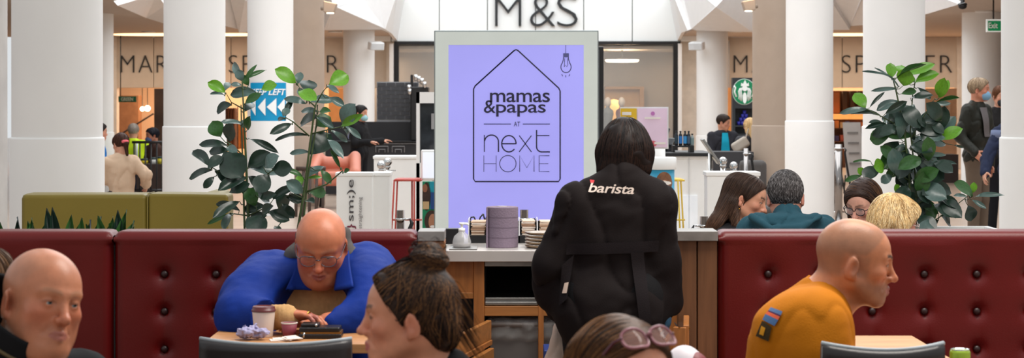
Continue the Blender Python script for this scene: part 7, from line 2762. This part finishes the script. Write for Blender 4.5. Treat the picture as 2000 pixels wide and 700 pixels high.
# brunette with glasses
t = P(1686, 396, 9.8)
R = basis((-0.62, -0.70, -0.40), (-0.12, -0.2, 1))
sc = 1.0
root = person('brunette woman with dark glasses looking down left', t[0] + 0.03, 9.85)
J = seated_from_head(t, (-0.6, -0.7), 1.62, (0.05, 0.05))
flesh(root, J, R, t, sc, 0.0055, skin_color(R, t, sc, (212, 160, 140), red=0.6, brow=(80, 58, 46), lips=(178, 92, 92), lash=0.8), eye=0.4, soft=True, jaw=0.95)
eyes(root, R, t, sc, (70, 60, 50), (0, 0.8, -0.6))
dress(root, J, cloth('navy_top', (44, 48, 66)), M_dtr, 0.01, 0.010)
S = cap(SDF(), R, t, sc, 0.012)
S.cone((0.08, -0.01, -0.0), (0.095, -0.02, -0.10), 0.024, 0.026, k=0.03, mirror=True)
S.cone((0, -0.09, 0.0), (0, -0.10, -0.12), 0.055, 0.055, k=0.04)
S.frame()
headcut(S, R, t, sc, (-0.25, 0.90, -0.42), 0.045)


def fld(Q):
    q = (Q - t) @ R
    return np.stack([np.where(q[:, 0] > -0.02, 0.9, -0.9), np.full(len(q), -0.25), -0.25 - 6 * np.abs(q[:, 0] + 0.02)], 1) @ R.T


hair_object(root, S, [(52, 38, 34), (74, 54, 44), (120, 84, 58), (40, 30, 28)], fld, 0.005, 1500, 15, 0.012, 0.0011, seed=10, wig=0.04)
glasses('dark rimmed glasses worn by the brunette woman', R, t, sc, mat('glasses_black', (24, 24, 34), 0.25), (0.027, 0.020), 0.106, -0.004, 0.0022, 0.22)

# blonde woman, short hair, profile to the right
t = P(1747, 434, 8.3)
R = basis((0.96, 0.18, -0.22), (0.15, 0, 1))
sc = 0.97
root = person('woman with short blonde hair and pale glasses', t[0] - 0.05, 8.3)
J = seated_from_head(t, (1, 0.1), 1.62, (-0.06, 0))
flesh(root, J, R, t, sc, 0.0055, skin_color(R, t, sc, (218, 158, 134), red=0.9, brow=(150, 116, 84), lips=(190, 100, 100)), eye=0.5, soft=True)
eyes(root, R, t, sc)
dress(root, J, cloth('rose_top', (120, 90, 96)), M_dtr, 0.01, 0.010)
S = cap(SDF(), R, t, sc, 0.016)
S.ell((0, -0.075, -0.02), (0.075, 0.05, 0.07), k=0.03)
S.ell((0, 0.075, 0.055), (0.055, 0.03, 0.04), k=0.03)
S.ell((0.08, 0.01, -0.01), (0.02, 0.03, 0.04), k=0.03, mirror=True)
S.frame()
headcut(S, R, t, sc, (0, 0.85, -0.53), 0.045)
cr = t + R @ (np.array([0.02, -0.05, 0.14]) * sc)
hair_object(root, S, [(202, 166, 112), (226, 196, 146), (164, 126, 82), (240, 216, 172)], lambda Q: (Q - cr) + np.array([0, 0, -0.05]), 0.005, 2200, 10, 0.011, 0.0012, seed=12, wig=0.03, off=0.002, disp=lambda Q: 0.004 * vnoise(Q, 70))
glasses('pale clear glasses worn by the blonde woman', R, t, sc, mat('glasses_clear', (196, 180, 176), 0.2), (0.026, 0.019), 0.106, -0.004, 0.0018, 0.3)

# ------------------------------------------------------------------ people further away


def far_person(label, px, ptop, Y, f, tops, bots, hairc, skin=(200, 146, 120), seated=False, h=None, vox=0.011, hair='short', fat=1.0, mask=None, topname='jacket', headdir=None, sc=1.0, J_edit=None, extra=None, base_x=None):
    zt = HC - (ptop - HY) / F * Y
    x = (px - 1000) / F * Y
    if h is None:
        h = min(max(zt, 1.15), 1.82) if not seated else 1.72
    root = person(label, x, Y)
    J = pose((x, Y), f, h, seated)
    t = np.array([x, Y, zt - 0.118 * sc]) + nrm([f[0], f[1], 0]) * 0.02
    sh = t - Z3 * 0.165 * sc - nrm([f[0], f[1], 0]) * 0.03 - J['neck']
    for k_ in ('neck', 'sL', 'sR', 'chest', 'eL', 'eR', 'wL', 'wR', 'pel'):
        J[k_] = J[k_] + sh * np.array([1, 1, {'pel': 0.5, 'chest': 0.9}.get(k_, 1.0)])
    if J_edit:
        J_edit(J)
    hd = headdir or (f[0], f[1], -0.1)
    R = basis(hd)
    flesh(root, J, R, t, sc, vox, skin_color(R, t, sc, skin, red=0.5), fat=fat)
    S = dress(root, J, tops, bots, 0.014, vox, 0.006, fat, extra=extra, name=topname)
    if hair:
        H = cap(SDF(), R, t, sc, 0.010)
        if hair == 'long':
            H.cone((0.07, -0.02, 0), (0.075, -0.03, -0.14), 0.03, 0.03, k=0.03, mirror=True)
            H.cone((0, -0.08, 0), (0, -0.10, -0.16), 0.06, 0.06, k=0.04)
        H.ell((0.088, -0.004, -0.022), (0.03, 0.024, 0.036), k=0.008, op='s', mirror=True)
        H.frame()
        headcut(H, R, t, sc, (0, 0.80, -0.6), 0.028)
        if hair == 'pony':
            H.frame(R, t, sc).cone((0, -0.10, 0.02), (0, -0.125, -0.02), 0.022, 0.028, k=0.02)
            H.cone((0, -0.125, -0.02), (0.0, -0.13, -0.15), 0.026, 0.014, k=0.02)
            H.frame()
        hair_object(root, H, hairc, lambda Q: np.tile(-Z3, (len(Q), 1)), vox * 0.8, 350, 8, 0.014, 0.0022, wig=0.2)
    if mask:
        Mk = SDF().frame(R, t, sc)
        Mk.ell((0, 0.058, -0.06), (0.062, 0.066, 0.058))
        Mk.box((0, -0.05, -0.06), (0.2, 0.075, 0.2), 0.01, op='s', k=0.005)
        Mk.frame()
        Mk.build('face_mask', mat('mask_%d' % mask[0], mask, 0.8), vox * 0.8, root)
    return root, J, R, t


Mj = lambda n, c, **k: cloth(n, c, **k)
# girl in beige, from behind
def ge(J):
    f = J['f']
    J['eR'] = J['sR'] + np.array([0.13, -0.02, -0.13])
    J['wR'] = J['eR'] + np.array([-0.02, 0.1, -0.1])
    J['eL'] = J['sL'] + np.array([-0.05, 0.05, -0.17])
    J['wL'] = J['eL'] + np.array([0.05, 0.12, 0.04])
    J['pel'] = J['pel'] - np.array([0, 0, 0.1])


root, J, R, t = far_person('girl with a ponytail in a beige jumper, back turned', 237, 261, 19.0, (-0.45, 0.9), Mj('beige_jumper', (206, 178, 152), rough=0.95), Mj('grey_skirt', (60, 54, 56)), [(58, 34, 26), (80, 48, 34)], hair='pony', sc=0.93, topname='jumper', vox=0.009,
                           J_edit=ge, headdir=(-0.6, 0.8, -0.25))
q = t + R @ np.array([0, -0.108, 0.0])
o = MB().lathe([(0.02, -0.02), (0.036, -0.01), (0.038, 0.01), (0.02, 0.02)], c=(0, 0, 0), n=16).build('hair_scrunchie', mat('pink_scrunchie', (226, 104, 110), 0.9), root)
o.location = Vector(q) - Vector(root.location)
root, J, R, t = far_person('worker in a yellow high visibility vest, back turned', 260, 242, 29.5, (0.1, 1), Mj('hi_vis', (206, 240, 40), rough=0.6), Mj('navy_trousers', (40, 42, 60)), [(150, 140, 130), (176, 166, 156)], seated=True, vox=0.014, topname='vest')
for s in 'LR':
    put(MB().tube([J['e' + s] * 0.6 + J['s' + s] * 0.4, J['e' + s], J['w' + s]], 0.062).build('sleeve', Mj('navy_sleeve', (40, 46, 70))), root)
lat = nrm(J['sR'] - J['sL'])
for sg in (-1, 1):
    put(MB().tube([J['neck'] + lat * 0.09 * sg + np.array([0, -0.115, -0.02]), J['chest'] + lat * 0.09 * sg + np.array([0, -0.15, 0]), J['chest'] + lat * 0.09 * sg + np.array([0, -0.14, -0.25])], 0.02, 6).build('reflective_strip', mat('silver_strip', (206, 210, 210), 0.3)), root)
far_person('person in a dark cap and brown coat behind the railing', 300, 250, 28.9, (-0.8, -0.5), Mj('brown_coat', (66, 46, 40)), M_dtr, [(26, 26, 34), (34, 34, 44)], seated=True, vox=0.014, mask=(70, 90, 130), skin=(176, 120, 96))
far_person('person in a blue coat half behind the widest column', 190, 240, 24.0, (0.9, 0.3), Mj('blue_coat', (40, 110, 180)), M_dtr, [(40, 32, 30), (60, 46, 40)], vox=0.014)


def we(J):
    J['eR'] = J['sR'] + np.array([0.02, -0.12, -0.24])
    J['wR'] = J['eR'] + np.array([0.22, -0.06, 0.02])
    J['eL'] = J['sL'] + np.array([0.08, 0.0, -0.24])
    J['wL'] = J['eL'] + np.array([0.2, 0.05, 0.03])


root, J, R, t = far_person('person in black with a pale blue mask by the coffee stand', 702, 206, 27.5, (0.9, -0.35), Mj('black_shirt', (26, 26, 28)), Mj('black_jeans', (24, 24, 28)), [(30, 28, 28), (46, 42, 42)], vox=0.012, mask=(150, 196, 204), J_edit=we)
root, J, R, t = far_person('man in a dark jacket and turquoise shirt by the emblem', 1412, 224, 28.6, (0.25, -0.95), Mj('charcoal_jacket', (44, 44, 50)), M_dtr, [(40, 30, 26), (60, 46, 38)], seated=True, vox=0.011, headdir=(0.9, -0.4, -0.2))
J_ = J
S = SDF()
torso(S, J, 0.014)
D_ = np.array([0, 1.0, 0])
nk, ch = J['neck'], J['chest']
patch('turquoise_shirt', [nk + np.array([-0.02, -0.3, 0.0]), nk + np.array([0.07, -0.3, 0.0]), ch + np.array([0.10, -0.3, -0.12]), ch + np.array([-0.04, -0.3, -0.12])], Mj('turquoise', (30, 160, 190)), S, D_, root, 10, 0.012)
root, J, R, t = far_person('blonde woman in a padded dark coat by the emblem', 1466, 231, 27.2, (-0.4, 0.9), Mj('padded_coat', (52, 52, 56), rough=0.5), M_dtr, [(206, 172, 122), (226, 196, 150)], hair='long', seated=True, vox=0.011)
S = SDF()
q = P(1446, 283, 26.9)
S.box(q, (0.13, 0.04, 0.08), 0.04, R=rot('Y', -32)).cone(P(1462, 252, 26.98), P(1455, 275, 26.95), 0.012)
e = empty('shoulder_bag', q, 'beige shoulder bag of the blonde woman in the padded coat', 'bag')
S.build('bag', mat('bag_beige', (176, 166, 154), 0.7), 0.01, e)


def me_(J):
    J['eR'] = J['sR'] + np.array([-0.09, -0.02, -0.27])
    J['wR'] = J['eR'] + np.array([0.12, -0.14, -0.16])
    J['eL'] = J['sL'] + np.array([0.06, 0, -0.28])


root, J, R, t = far_person('grey haired man in a dark green jacket and blue mask', 1909, 153, 19.2, (0.75, -0.65), Mj('dark_green_jacket', (44, 44, 38), rough=0.5), Mj('taupe_trousers', (112, 96, 82)), [(170, 146, 118), (140, 118, 96)], mask=(128, 170, 200), J_edit=me_, headdir=(0.92, -0.38, -0.05), vox=0.009, skin=(206, 140, 112))
patch_S = SDF()
torso(patch_S, J, 0.014)
patch('grey_jumper', [J['neck'] + np.array([0.0, -0.4, -0.02]), J['neck'] + np.array([0.09, -0.4, -0.02]), J['chest'] + np.array([0.12, -0.4, -0.14]), J['chest'] + np.array([0.04, -0.4, -0.14])], Mj('grey_jumper', (110, 104, 104)), patch_S, (0, 1, 0), root, 8, 0.014)
far_person('young man with a black mask behind the grey haired man', 1953, 168, 20.6, (0.2, -1), Mj('black_coat', (34, 32, 32)), Mj('black_jeans', (24, 24, 28)), [(96, 60, 40), (120, 78, 52)], mask=(28, 28, 30), vox=0.011)


def ne(J):
    J['sR'] = P(1950, 262, 18.2)
    J['eR'] = P(1927, 312, 18.1)
    J['wR'] = P(1924, 338, 18.0)


root, J, R, t = far_person('person in a navy top and jeans cut by the right column', 1988, 176, 18.2, (0.1, -1), Mj('navy_pullover', (40, 46, 68)), Mj('blue_jeans', (62, 84, 150)), [(60, 44, 34), (80, 60, 46)], J_edit=ne, vox=0.010)
put(MB().tube([J['sR'] + np.array([0.0, -0.01, 0.03]), J['sR'] + np.array([-0.01, -0.02, -0.05])], [0.075, 0.077], 16).build('shoulder_panel', Mj('grey_blue', (112, 122, 150))), root)
root, J, R, t = far_person('person in a red cap and blue jacket behind the right plant', 1728, 214, 24.0, (0.8, -0.6), Mj('denim_blue_jacket', (56, 76, 112)), M_dtr, [(150, 40, 54), (170, 50, 62)], vox=0.012)
